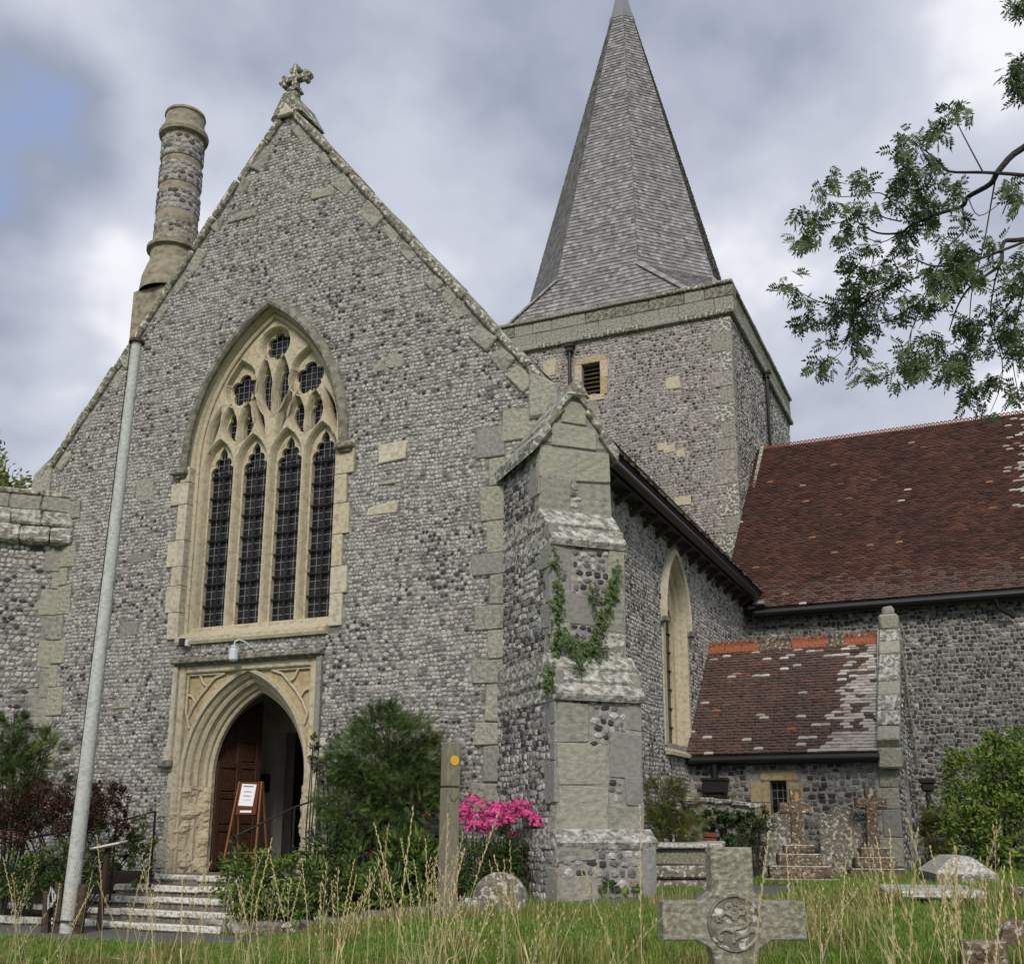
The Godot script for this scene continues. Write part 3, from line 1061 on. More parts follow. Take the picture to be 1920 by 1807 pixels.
	for hq in holes:        # hollow chamfer into each opening
		var p := ccw(hq)
		var small := p.size() < 40 and bounds(p).size.x < 0.17
		var wide := inset(p, -0.032)
		var q := inset(p, -0.010)
		var r := inset(p, 0.004 if small else 0.012)
		for pr in [[wide, -0.15, q, -0.185], [q, -0.185, r, -0.26], [r, -0.26, r, -0.37]]:
			var a: PackedVector2Array = pr[0].duplicate()
			var b: PackedVector2Array = pr[2].duplicate()
			a.reverse()
			b.reverse()
			skirt(mb, b, pr[3], a, pr[1], t)
	part(root, "tracery", mb.mesh(), M.limestone)
	mb = MB.new()
	for q in foiled:        # cusped inner plates
		if q[1].size() > 2:
			for pc in Geometry2D.intersect_polygons(q[1], q[0]):
				plate(mb, q[0], [pc], -0.335, -0.275, t, false, true, false)
				break
	part(root, "cusps", mb.mesh(), M.limestone)
	# glazing: dark panes in lead, stanchions and saddle bars
	var g := Transform3D(Basis(), Vector3(WX, 0, -0.345))
	var pane := PlaneMesh.new()
	pane.size = Vector2(0.106, 0.110)
	pane.orientation = PlaneMesh.FACE_Z
	for i in 4:
		for r in 21:
			for k in 4:
				var o := part(root, "pane", pane, M["pane_%d" % [0, 1, 2, 0, 3, 2, 1][rng.randi() % 7]])
				o.transform = g * Transform3D(Basis.from_euler(Vector3(rng.randf_range(-0.06, 0.06), rng.randf_range(-0.06, 0.06), 0)), Vector3(lights[i] + (k - 1.5) * 0.112, 3.66 + r * 0.116, 0))
	mb = MB.new()
	flat(mb, arch(1.28, 6.06, spring, 2.28, 0.0, 14), -0.012, g)
	part(root, "tracery_glass", mb.mesh(), M.pane_0)
	mb = MB.new()
	for i in 4:
		for k in 5:
			box(mb, g * Vector3(lights[i] + (k - 2) * 0.112, 4.86, 0.004), Vector3(0.010 if k != 2 else 0.004, 2.5, 0.008), 0.002)
		for r in 22:
			box(mb, g * Vector3(lights[i], 3.60 + r * 0.116, 0.004), Vector3(0.46, 0.010, 0.008), 0.002)
	for k in 25:
		box(mb, g * Vector3(-1.2 + k * 0.1, 7.25, 0.0), Vector3(0.009, 2.35, 0.006), 0.002)
		if k < 22:
			var yy := 6.12 + k * 0.108
			var half := 1.28 if yy < 6.5 else 1.28 * sqrt(maxf(0.02, 1.0 - pow((yy - 6.2) / 2.28, 1.6)))
			box(mb, g * Vector3(0, yy, 0.0), Vector3(half * 2.0, 0.009, 0.006), 0.002)
	part(root, "lead_cames", mb.mesh(), M.came)
	for i in 4:
		mb = MB.new()
		box(mb, g * Vector3(lights[i], 4.86, 0.035), Vector3(0.024, 2.6, 0.02), 0.004)
		part(root, "stanchion", mb.mesh(), M.iron)
		for r in 8:
			mb = MB.new()
			tube(mb, [g * Vector3(lights[i] - 0.225, 3.60 + r * 0.348, 0.045), g * Vector3(lights[i] - 0.02, 3.582 + r * 0.348, 0.05), g * Vector3(lights[i] + 0.225, 3.60 + r * 0.348, 0.045)], [0.017, 0.017, 0.017], 6)
			part(root, "saddle_bar", mb.mesh(), M.iron)


func west_doorway() -> void:
	var t := Transform3D(Basis(), Vector3(DX, 0, 0))
	var root := Node3D.new()
	root.name = "west_doorway"
	church.add_child(root)
	var a := 0.82
	var mb := MB.new()
	var prof := [Vector2(0.30, -0.44), Vector2(0.0, -0.44), Vector2(0.0, -0.37), Vector2(0.025, -0.35), Vector2(0.05, -0.35), Vector2(0.055, -0.30), Vector2(0.085, -0.27), Vector2(0.105, -0.28), Vector2(0.12, -0.22), Vector2(0.12, -0.19), Vector2(0.155, -0.16), Vector2(0.185, -0.17), Vector2(0.195, -0.11), Vector2(0.225, -0.075), Vector2(0.25, -0.06), Vector2(0.255, -0.01), Vector2(0.31, 0.0), Vector2(0.32, -0.06)]
	arch_sweep(mb, a, -0.14, 1.36, 1.22, prof, t, 16, 16, 0.0)
	part(root, "arch_moulding", mb.mesh(), M.limestone)
	# weather-eaten lower jambs
	for side in [-1, 1]:
		mb = MB.new()
		var cols := 22
		var rows := 34
		var pts := []
		for j in rows + 1:
			var y := lerpf(-0.16, 1.22, float(j) / rows)
			var line := []
			for i in cols + 1:
				var s := float(i) / cols
				var u := lerpf(-0.012, 0.46, s)
				var z := lerpf(-0.36, 0.02, clampf(s * 1.45, 0.0, 1.0))
				var bump := 0.05 * nz.get_noise_3d(u * 2.5 + side * 5.0, y * 3.0, z * 2.0) + 0.022 * nz.get_noise_3d(u * 5.0, y * 14.0, 3.0)
				line.append(t * Vector3(side * (a + u - bump), y, z + bump + 0.016 * sin(s * 17.0)))
			pts.append(line)
		for j in rows:
			for i in cols:
				if side < 0:
					mb.quad(pts[j][i + 1], pts[j][i], pts[j + 1][i], pts[j + 1][i + 1])
				else:
					mb.quad(pts[j][i], pts[j][i + 1], pts[j + 1][i + 1], pts[j + 1][i])
		part(root, "worn_jamb", mb.mesh(), M.limestone_worn)
	# square frame round the arch
	var outer := rect(-1.24, 0.0, 1.24, 2.99)
	var hole := arch(a, -1.0, 1.36, 1.22, 0.315, 14)
	mb = MB.new()
	for side in [-1, 1]:
		prism(mb, rect(minf(side * 1.12, side * 1.24), -0.3, maxf(side * 1.12, side * 1.24), 2.99), -0.3, 0.035, t, 0.02)
	prism(mb, rect(-1.117, 2.86, 1.117, 2.987), -0.3, 0.030, t, 0.02)
	part(root, "square_frame", mb.mesh(), M.limestone)
	mb = MB.new()
	plate(mb, rect(-1.14, 0.0, 1.14, 2.88), [hole], -0.2, -0.055, t, false, false, false)
	part(root, "spandrel_panel", mb.mesh(), M.limestone_gold)
	for side in [-1, 1]:    # carved cusps in the spandrels
		mb = MB.new()
		var q := func(x, y): return t * Vector3(side * x, y, -0.03)
		for ln in [[[1.10, 2.84], [1.10, 2.30], [1.02, 2.05]], [[1.10, 2.84], [0.42, 2.84]], [[0.42, 2.84], [0.60, 2.78], [0.72, 2.66], [0.80, 2.70]], [[0.88, 2.83], [0.82, 2.72], [0.74, 2.66]], [[1.10, 2.55], [1.0, 2.52], [0.94, 2.44]], [[0.72, 2.66], [0.86, 2.52], [0.98, 2.36], [1.06, 2.20]]]:
			var pl := []
			var rr := []
			for w in ln:
				pl.append(q.call(w[0], w[1]))
				rr.append(0.022)
			tube(mb, pl, rr, 6)
		part(root, "spandrel_carving", mb.mesh(), M.limestone)
	# label over the door, turned down at both ends
	mb = MB.new()
	box(mb, t * Vector3(0, 3.035, 0.05), Vector3(2.66, 0.07, 0.20), 0.02, 0.004)
	box(mb, t * Vector3(0, 2.985, 0.03), Vector3(2.58, 0.03, 0.12), 0.008)
	part(root, "label_mould", mb.mesh(), M.hood)
	for side in [-1, 1]:
		mb = MB.new()
		box(mb, t * Vector3(side * 1.285, 2.28, 0.02), Vector3(0.085, 1.42, 0.13), 0.02, 0.004)
		part(root, "label_return", mb.mesh(), M.limestone_pale if side < 0 else M.greystone_smooth)
		stone(root, "label_stop", t * Transform3D(Basis(), Vector3(side * 1.33, 1.54, 0.05)), Vector3(0.22, 0.11, 0.20), M.hood, 0.03, 0.008)
	for side in [-1, 1]:
		var y := -0.32
		var k := 0
		while y < 1.5:
			var h := rng.randf_range(0.3, 0.42)
			var w := 0.10 + 0.10 * (k % 2)
			stone(root, "jamb_stone", t * Transform3D(Basis(), Vector3(side * (1.22 + w * 0.5), y + h * 0.5, -0.03)), Vector3(w, h - 0.006, 0.11), M.greystone_green if y < 0.9 and side < 0 else M.limestone_pale, 0.01, 0.005)
			y += h
			k += 1
	# vestibule behind: floor, walls, ceiling, inner doorway
	mb = MB.new()
	box(mb, Vector3(0.2, -0.11, -1.85), Vector3(3.4, 0.2, 2.7), 0.0)
	part(church, "vestibule_floor", mb.mesh(), M.step_stone)
	mb = MB.new()
	box(mb, Vector3(0.2, 3.25, -2.0), Vector3(3.6, 0.2, 2.9), 0.0)
	box(mb, Vector3(-1.6, 1.6, -2.0), Vector3(0.2, 3.2, 2.5), 0.0)
	box(mb, Vector3(1.9, 1.6, -2.0), Vector3(0.2, 3.2, 2.5), 0.0)
	var back := Transform3D(Basis(), Vector3(0, 0, -2.4))
	plate(mb, rect(-1.5, -0.1, 1.8, 3.15), [rect(on_z(520, 1450, -2.4).x, 0.0, 1.2, on_z(520, 1372, -2.4).y)], -0.2, 0.0, back)
	part(church, "vestibule_wall", mb.mesh(), M.plaster)
	mb = MB.new()
	box(mb, Vector3(on_z(520, 1450, -4.0).x + 0.6, 1.2, -4.05), Vector3(3.4, 2.6, 0.05), 0.01)
	part(church, "inner_door", mb.mesh(), M.oak_brown)
	mb = MB.new()
	box(mb, on_z(528, 1508, -4.0), Vector3(0.24, 0.14, 0.012), 0.002)
	part(church, "door_notice", mb.mesh(), M.paper)
	mb = MB.new()
	box(mb, on_z(497, 1468, -2.33), Vector3(0.13, 0.30, 0.12), 0.02)
	part(church, "wall_dispenser", mb.mesh(), M.iron)
	# two half-arch door leaves swung inward
	for side in [-1, 1]:
		leaf_of_door(side, t)


func leaf_of_door(side: int, t: Transform3D) -> void:
	var hinge := Vector3(side * 0.83, 0, -0.46)
	var ang := deg_to_rad(77.0 if side < 0 else 97.0)
	var b := Basis(Vector3.UP, ang) if side < 0 else Basis(Vector3.UP, -ang)
	var lt := t * Transform3D(b, hinge)
	var half := arch(0.82, 0.02, 1.36, 1.22, -0.01, 12)
	var pts := PackedVector2Array()
	for p in half:
		if p.x <= 0.001:
			pts.append(Vector2((p.x + 0.82) * -side if side < 0 else -(p.x + 0.82), p.y))
	pts.append(Vector2(pts[pts.size() - 1].x, 0.02))
	if side < 0:
		for i in pts.size():
			pts[i].x = absf(pts[i].x)
	var mb := MB.new()
	prism(mb, pts, -0.03, 0.0, Transform3D())
	var leaf := part(church, "door_leaf", mb.mesh(), M.oak_dark)
	leaf.transform = lt
	var sgn := 1.0 if side < 0 else -1.0
	for zs in [1, -1]:
		if zs < 0 and side < 0:
			continue
		var z := 0.012 if zs > 0 else -0.042
		mb = MB.new()
		for x in [0.05, 0.41, 0.77]:
			var hgt := 1.5 if x < 0.1 else (2.2 if x < 0.5 else 2.5)
			box(mb, Vector3(sgn * x, hgt * 0.5 + 0.02, z), Vector3(0.10, hgt, 0.04), 0.008)
		for y in [0.10, 0.62, 1.10, 1.55, 1.95]:
			box(mb, Vector3(sgn * (0.42 if y < 1.7 else 0.5), y, z * 0.95), Vector3(0.80 if y < 1.7 else 0.6, 0.10, 0.036), 0.008)
		part(leaf, "door_frame", mb.mesh(), M.oak_dark)
		for y in [[0.15, 0.57], [0.67, 1.05], [1.15, 1.50], [1.60, 1.90]]:
			for x in [[0.10, 0.36], [0.46, 0.72]]:
				if y[1] > 1.6 and x[0] < 0.2:
					continue
				mb = MB.new()
				var hh: float = y[1] - y[0]
				box(mb, Vector3(sgn * (x[0] + x[1]) * 0.5, (y[0] + y[1]) * 0.5, z * 0.3), Vector3(x[1] - x[0] - 0.03, hh - 0.03, 0.03), 0.014)
				part(leaf, "door_panel", mb.mesh(), M.oak_dark)


# one stage of a diagonal buttress: box from half width w, depth d, y0 to y1
func stage(mb: MB, t: Transform3D, w: float, d: float, y0: float, y1: float) -> void:
	prism(mb, rect(-w, y0, w, y1), -0.9, d, t)


func weathering(parent: Node3D, t: Transform3D, w: float, y0: float, d0: float, y1: float, d1: float, rows: int, mat: Material) -> void:
	for i in rows:
		var f0 := float(i) / rows
		var f1 := float(i + 1) / rows
		var ya := lerpf(y0, y1, f0)
		var yb := lerpf(y0, y1, f1)
		var da := lerpf(d0, d1, f0) + 0.05
		var db := lerpf(d0, d1, f1) + 0.01
		var mb := MB.new()
		var prof := PackedVector2Array([Vector2(-0.6, ya - 0.05), Vector2(da - 0.03, ya - 0.07), Vector2(da, ya), Vector2(db, yb), Vector2(-0.6, yb)])
		# profile lies in (out, up); sweep it across the width
		var b := Basis(t.basis.z, t.basis.y, -t.basis.x)
		prism(mb, prof, -w - 0.02, w + 0.02, Transform3D(b, t.origin), 0.0)
		var o := part(parent, "weathering_stone", mb.mesh(), mat)
		o.rotation.y = 0.0


func south_buttress() -> void:
	var t := frame(Vector3(A, 0, 0), Vector3(1, 0, 1))
	var mb := MB.new()
	stage(mb, t, 0.475, 0.78, 4.35, 5.35)
	stage(mb, t, 0.478, 1.13, 2.55, 4.0)
	stage(mb, t, 0.53, 1.38, 0.6, 2.12)
	stage(mb, t, 0.58, 1.55, -0.8, 0.52)
	prism(mb, PackedVector2Array([Vector2(-0.475, 5.3), Vector2(0.475, 5.3), Vector2(0.02, 6.08)]), -0.9, 0.78, t)
	var root := part(church, "corner_buttress", mb.mesh(), M.mortar)
	# stepped faces with dressed stones at the edges and flint between; the front
	var fr := func(d): return Transform3D(t.basis, t.origin + t.basis.z * d)
	var skip := []
	var tf: Transform3D = fr.call(0.78)
	for q in [[-0.28, 4.62, 0.40, 0.50, "greystone"], [0.30, 4.62, 0.36, 0.50, "greystone"], [-0.22, 5.08, 0.52, 0.40, "greystone_green"], [0.24, 5.08, 0.44, 0.40, "greystone_green"], [0.0, 5.45, 0.62, 0.30, "greystone_green"], [-0.02, 5.78, 0.36, 0.30, "greystone_green"]]:
		skip.append(patch(root, tf, Vector2(q[0], q[1]), q[2], q[3], q[4], 0.02))
	flints(root, tf, rect(-0.46, 4.42, 0.46, 5.25), skip, 0.085, [0.35, 0.3, 0.2, 0.12, 0.03], 40, 0.95)
	tf = fr.call(1.13)
	skip = []
	for q in [[-0.34, 3.66, 0.26, 0.58, "greystone_smooth"], [0.37, 3.66, 0.20, 0.58, "greystone_green"], [-0.16, 3.16, 0.60, 0.38, "greystone_smooth"], [0.28, 3.14, 0.38, 0.42, "greystone"], [-0.36, 2.80, 0.22, 0.38, "greystone_green"], [0.34, 2.76, 0.26, 0.38, "greystone_lichen"]]:
		skip.append(patch(root, tf, Vector2(q[0], q[1]), q[2], q[3], q[4], 0.02))
	flints(root, tf, rect(-0.46, 2.56, 0.46, 3.98), skip, 0.082, [0.2, 0.3, 0.25, 0.22, 0.03], 60, 0.95)
	tf = fr.call(1.38)
	skip = []
	for q in [[-0.33, 1.80, 0.40, 0.46, "greystone"], [0.44, 1.88, 0.18, 0.30, "greystone_smooth"], [-0.22, 1.34, 0.60, 0.46, "greystone_green"], [0.32, 1.46, 0.40, 0.50, "greystone_smooth"], [0.42, 1.05, 0.22, 0.30, "greystone_smooth"], [-0.22, 0.85, 0.60, 0.50, "greystone_green"], [0.28, 0.75, 0.46, 0.30, "greystone"]]:
		skip.append(patch(root, tf, Vector2(q[0], q[1]), q[2], q[3], q[4], 0.02))
	flints(root, tf, rect(-0.51, 0.6, 0.51, 2.08), skip, 0.085, [0.25, 0.3, 0.2, 0.22, 0.03], 80, 0.95)
	tf = fr.call(1.55)
	skip = []
	for q in [[-0.38, 0.38, 0.44, 0.16, "greystone"], [0.49, 0.1, 0.17, 0.7, "greystone_smooth"], [-0.38, -0.02, 0.36, 0.36, "greystone"]]:
		skip.append(patch(root, tf, Vector2(q[0], q[1]), q[2], q[3], q[4], 0.02))
	flints(root, tf, rect(-0.56, -0.35, 0.56, 0.5), skip, 0.10, [0.2, 0.3, 0.25, 0.2, 0.05], 50)
	# the flank towards the west front, and the flank along the nave
	for side in [-1, 1]:
		var o: Vector3 = t.basis.x * side
		for st in [[0.475, 0.78, 4.35, 5.3], [0.478, 1.13, 2.56, 4.2], [0.53, 1.38, 0.6, 2.4], [0.58, 1.55, -0.5, 0.52]]:
			var ff := frame(t.origin + o * st[0], o)
			# in this frame x runs along the flank; find which way is outward
			var sgn := 1.0 if ff.basis.x.dot(t.basis.z) > 0 else -1.0
			var x0: float = minf(sgn * -0.62, sgn * st[1])
			var x1: float = maxf(sgn * -0.62, sgn * st[1])
			var sk := quoins(root, ff, sgn * st[1], st[2], st[3], -sgn, ["greystone_green", "greystone", "greystone_smooth"], 0.30, 0.15, 0.015)
			flints(root, ff, rect(x0, st[2], x1, st[3]), sk, 0.080, [0.12, 0.34, 0.34, 0.19, 0.01], 60 if side < 0 else 0, 0.95, 0.8)
	weathering(root, t, 0.475, 3.99, 1.16, 4.46, 0.79, 2, M.greystone_lichen)
	weathering(root, t, 0.53, 2.12, 1.42, 2.62, 1.14, 3, M.greystone_lichen)
	weathering(root, t, 0.58, 0.50, 1.55, 0.64, 1.40, 1, M.greystone_lichen)
	# gabled cap of stone slabs
	for side in [-1, 1]:
		for i in 3:
			var y0 := 5.20 + i * 0.30
			var y1 := y0 + 0.34
			var x0 := 0.58 - i * 0.185
			var x1 := x0 - 0.21
			var b := Basis(t.basis.z, t.basis.y, -t.basis.x)
			var slab := MB.new()
			var lift := 0.035 * (2 - i)
			var pr := PackedVector2Array([Vector2(side * x0, y0 - 0.02), Vector2(side * (x0 + 0.02), y0 + 0.06 + lift), Vector2(side * x1, y1 + 0.06), Vector2(side * (x1 - 0.04), y1 - 0.06)])
			var tt := t
			prism(slab, pr, -1.15, 0.86 - 0.02 * (i % 2), tt, 0.02)
			part(root, "cap_slab", slab.mesh(), M.coping if i % 2 else M.greystone_lichen)
	var rb := MB.new()
	prism(rb, PackedVector2Array([Vector2(-0.14, 5.98), Vector2(0.18, 5.98), Vector2(0.06, 6.20), Vector2(-0.02, 6.20)]), -1.1, 0.88, t, 0.02)
	part(root, "cap_ridge_stone", rb.mesh(), M.coping)


func north_buttress() -> void:
	var t := frame(Vector3(-A, 0, 0), Vector3(-1, 0, 1))
	var mb := MB.new()
	stage(mb, t, 0.5, 1.5, -1.0, 5.1)
	stage(mb, t, 0.5, 1.0, 5.0, 5.75)
	var root := part(church, "corner_buttress", mb.mesh(), M.sooty_mortar)
	# the flank seen from the path faces south-west
	var o: Vector3 = t.basis.x
	if o.x < 0.0:
		o = -o
	var ff := frame(t.origin + o * 0.5, o)
	var sgn := 1.0 if ff.basis.x.dot(t.basis.z) > 0 else -1.0
	var sk := quoins(root, ff, sgn * -0.52, 0.2, 5.05, sgn, ["greystone_green", "greystone"], 0.26, 0.14, 0.02)
	flints(root, ff, rect(minf(sgn * -0.62, sgn * 1.5), -0.9, maxf(sgn * -0.62, sgn * 1.5), 5.08), sk, 0.082, [0.60, 0.26, 0.11, 0.03, 0.0], 120, 1.0)
	for row in 3:
		var y := 5.12 + row * 0.28
		var x := -0.64
		while x < 1.5:
			var l := rng.randf_range(0.34, 0.55)
			var inset_z := -0.05 * row
			stone(root, "parapet_stone", ff * Transform3D(Basis.from_euler(Vector3(-0.25 if row < 2 else 0.0, 0, rng.randf_range(-0.01, 0.01))), Vector3(sgn * (x + l * 0.5), y + 0.13, 0.02 + inset_z)), Vector3(l - 0.01, 0.27, 0.30), M.greystone_lichen if row < 2 else M.greystone, 0.03, 0.015)
			x += l
	var x := -0.66
	while x < 1.5:
		var l := rng.randf_range(0.5, 0.8)
		stone(root, "coping_stone", ff * Transform3D(Basis(), Vector3(sgn * (x + l * 0.5), 5.99, -0.42)), Vector3(l - 0.01, 0.09, 1.0), M.coping, 0.03, 0.015)
		x += l


func chimney() -> void:
	var c := Vector3(-3.28, 0, -1.2)
	var root := Node3D.new()
	root.name = "chimney"
	root.position = c
	church.add_child(root)
	var mb := MB.new()
	box(mb, Vector3(-0.10, 8.6, 0), Vector3(0.86, 3.0, 0.86), 0.06)

	part(root, "chimney_base", mb.mesh(), M.limestone_grey)
	mb = MB.new()
	lathe(mb, [[0.56, 10.05], [0.53, 10.35], [0.45, 10.62], [0.42, 10.68], [0.42, 10.90], [0.49, 10.92], [0.49, 10.98], [0.395, 11.02], [0.37, 12.2], [0.36, 13.12], [0.37, 13.28], [0.445, 13.31], [0.46, 13.38], [0.435, 13.45], [0.37, 13.47], [0.355, 13.76], [0.38, 13.78], [0.37, 13.83], [0.28, 13.83], [0.28, 13.4]], 28)
	part(root, "chimney_shaft", mb.mesh(), M.limestone_grey)
	# bands of flint round the shaft
	for band in [[11.04, 11.44], [11.66, 12.04], [12.24, 12.62], [12.80, 13.18]]:
		var where := []
		var tints := []
		var y: float = band[0] + 0.06
		while y < band[1]:
			var ang := rng.randf() * 0.2
			while ang < TAU:
				var w := rng.randf_range(0.09, 0.17)
				var d := Vector3(sin(ang), 0, cos(ang))
				var f := frame(d * 0.375 + Vector3.UP * (y + rng.randf_range(-0.012, 0.012)), d)
				f.basis = f.basis * Basis(Vector3(w * 0.93, 0, 0), Vector3(0, 0.105, 0), Vector3(0, 0, 0.04)) * Basis(Vector3.BACK, rng.randf() * TAU)
				where.append(f)
				var g: float = [0.5, 0.4, 0.28, 0.12][rng.randi() % 4] * rng.randf_range(0.8, 1.15)
				tints.append(Color(g, g, g * 0.96))
				ang += w / 0.38
			y += 0.105
		var ring := MB.new()
		lathe(ring, [[0.375, band[0]], [0.385, band[0] + 0.01], [0.38, band[1]], [0.37, band[1] + 0.01]], 28)
		var o := part(root, "flint_band", ring.mesh(), M.dark_mortar)
		many(o, "flint", flint_mesh, M.flint, where, tints)


func gable_cross() -> void:
	var root := Node3D.new()
	root.name = "gable_cross"
	root.position = Vector3(0.09, 12.43, -0.12)
	root.scale = Vector3.ONE * 0.9
	church.add_child(root)
	var mb := MB.new()
	box(mb, Vector3(0, 0.06, 0), Vector3(0.17, 0.14, 0.17), 0.03)
	box(mb, Vector3(0, 0.14, 0), Vector3(0.24, 0.05, 0.22), 0.02)
	part(root, "cross_foot", mb.mesh(), M.coping)
	# arms that end in three buds, one outline
	var arms := PackedVector2Array()
	var shape := [rect(-0.05, 0.12, 0.05, 0.62), rect(-0.26, 0.36, 0.26, 0.46)]
	for c in [Vector2(0, 0.66), Vector2(-0.30, 0.41), Vector2(0.30, 0.41)]:
		shape.append(circle(c, 0.055, 12))
	for s in [-1, 1]:
		shape.append(circle(Vector2(s * 0.07, 0.585), 0.052, 12))
		shape.append(circle(Vector2(s * 0.24, 0.485), 0.052, 12))
		shape.append(circle(Vector2(s * 0.24, 0.335), 0.052, 12))
		shape.append(circle(Vector2(s * 0.05, 0.2), 0.045, 12))
	arms = union(shape)
	mb = MB.new()
	prism(mb, arms, -0.065, 0.065, Transform3D(), 0.012)
	part(root, "budded_arms", mb.mesh(), M.coping)


func nave_sides() -> void:
	# south wall, seen foreshortened
	var t := frame(Vector3(A, 0, 0), Vector3.RIGHT)     # x runs eastward (-z)
	var win := moved(arch(0.74, 2.05, 4.25, 1.22, 0.0, 10), Vector2(5.85, 0))
	var mb := MB.new()
	plate(mb, rect(0.02, -1.0, 12.2, 6.0), [win], -0.75, 0.0, t)
	var wall := part(church, "south_wall", mb.mesh(), M.dark_mortar)
	flints(wall, t, rect(0.3, -0.5, 12.1, 5.95), [moved(arch(0.74, 1.9, 4.25, 1.22, 0.13, 10), Vector2(5.85, 0))], 0.068, [0.34, 0.38, 0.21, 0.07, 0.01], 150, 1.0)
	mb = MB.new()
	box(mb, Vector3(-A + 0.375, 2.5, -6.4), Vector3(0.75, 7.0, 11.2), 0.0)
	part(church, "north_wall", mb.mesh(), M.dark_mortar)
	# window of the south wall
	var tw := t * Transform3D(Basis(), Vector3(5.85, 0, 0))
	var root := Node3D.new()
	root.name = "south_window"
	church.add_child(root)
	mb = MB.new()
	arch_sweep(mb, 0.60, 2.0, 4.25, 1.02, [Vector2(0.0, -0.40), Vector2(0.0, -0.22), Vector2(0.03, -0.19), Vector2(0.05, -0.19), Vector2(0.06, -0.14), Vector2(0.09, -0.10), Vector2(0.11, -0.11), Vector2(0.12, -0.04), Vector2(0.14, 0.025), Vector2(0.24, 0.025), Vector2(0.25, -0.1)], tw, 14)
	part(root, "reveal_moulding", mb.mesh(), M.limestone)
	mb = MB.new()
	arch_sweep(mb, 0.60, 4.15, 4.25, 1.02, [Vector2(0.18, 0.0), Vector2(0.18, 0.08), Vector2(0.22, 0.11), Vector2(0.29, 0.05), Vector2(0.30, 0.0)], tw, 14)
	part(root, "hood_mould", mb.mesh(), M.limestone_pale)
	for s in [-1, 1]:
		stone(root, "hood_stop", tw * Transform3D(Basis(), Vector3(s * 0.85, 4.13, 0.06)), Vector3(0.2, 0.1, 0.14), M.hood)
	mb = MB.new()
	prism(mb, PackedVector2Array([Vector2(0.5, 1.84), Vector2(-0.10, 1.84), Vector2(-0.10, 1.90), Vector2(0.36, 2.16), Vector2(0.5, 2.16)]), -0.84, 0.84, tw * Transform3D(Basis(Vector3(0, 0, -1), Vector3.UP, Vector3.RIGHT), Vector3.ZERO))
	part(root, "sill", mb.mesh(), M.limestone)
	var holes := []
	for s in [-1.0, 1.0]:
		holes.append(moved(arch(0.22, 2.1, 4.15, 0.38, 0.0, 8), Vector2(s * 0.30, 0)))
		holes.append(dagger(Vector2(s * 0.04, 4.42), Vector2(s * 0.26, 4.6), Vector2(s * 0.30, 4.86), 0.07))
	holes.append(circle(Vector2(0, 4.88), 0.17, 16))
	mb = MB.new()
	plate(mb, arch(0.61, 2.0, 4.25, 1.03, 0.0, 12), holes, -0.28, -0.19, tw, false, true)
	part(root, "tracery", mb.mesh(), M.limestone)
	mb = MB.new()
	flat(mb, arch(0.60, 2.0, 4.25, 1.02, 0.0, 12), -0.26, tw)
	part(root, "glass", mb.mesh(), M.pane_2)
	for s in [-1, 1]:
		for r in 6:
			mb = MB.new()
			box(mb, tw * Vector3(s * 0.30, 2.4 + r * 0.34, -0.24), Vector3(0.02, 0.025, 0.46), 0.004)
			part(root, "saddle_bar", mb.mesh(), M.iron)
	# nave roof
	mb = MB.new()
	var prof := PackedVector2Array([Vector2(5.02, 5.86), Vector2(5.08, 5.98), Vector2(0.07, 11.86), Vector2(-5.0, 5.98), Vector2(-4.94, 5.86), Vector2(0.07, 11.68)])
	prism(mb, prof, -14.3, -0.70)
	var roof := part(church, "nave_roof", mb.mesh(), M.underlay)
	for side in [1, -1]:
		var dir := Vector3(-5.01, 5.88, 0).normalized() if side > 0 else Vector3(5.07, 5.88, 0).normalized()
		var along := Vector3(0, 0, -1) if side > 0 else Vector3(0, 0, 1)
		var org := Vector3(5.10, 5.99, -0.72) if side > 0 else Vector3(-5.02, 5.99, -13.6)
		var rt := Transform3D(Basis(along, dir, along.cross(dir)), org)
		courses(roof, rt, rect(0, 0, 12.9, 7.70), 0.10, 0.165, 0.022, "tile", tile_mesh, func(c): return 5 if c.y < 0.25 and rng.randf() < 0.6 else [0, 1, 2, 3][rng.randi() % 4], M.tile, "tile", 60 if side > 0 else 0)
	# gutter, fascia and rafter feet
	mb = MB.new()
	box(mb, Vector3(4.98, 5.82, -6.4), Vector3(0.03, 0.26, 11.2), 0.004)
	box(mb, Vector3(4.83, 5.72, -6.4), Vector3(0.28, 0.02, 11.2), 0.0)
	part(church, "eaves_board", mb.mesh(), M.iron)
	mb = MB.new()
	tube(mb, [Vector3(5.06, 5.80, -0.95), Vector3(5.06, 5.78, -11.45)], [0.075, 0.075], 10)
	part(church, "gutter", mb.mesh(), M.iron)
	for i in 15:
		mb = MB.new()
		bar(mb, Vector3(4.70, 5.55, -1.2 - i * 0.72), Vector3(4.95, 5.70, -1.2 - i * 0.72), 0.07, 0.10)
		part(church, "rafter_foot", mb.mesh(), M.old_timber)


const TZ := -14.48        # west face of the tower
const TH := 4.14          # half width
const TB := -23.6         # east face


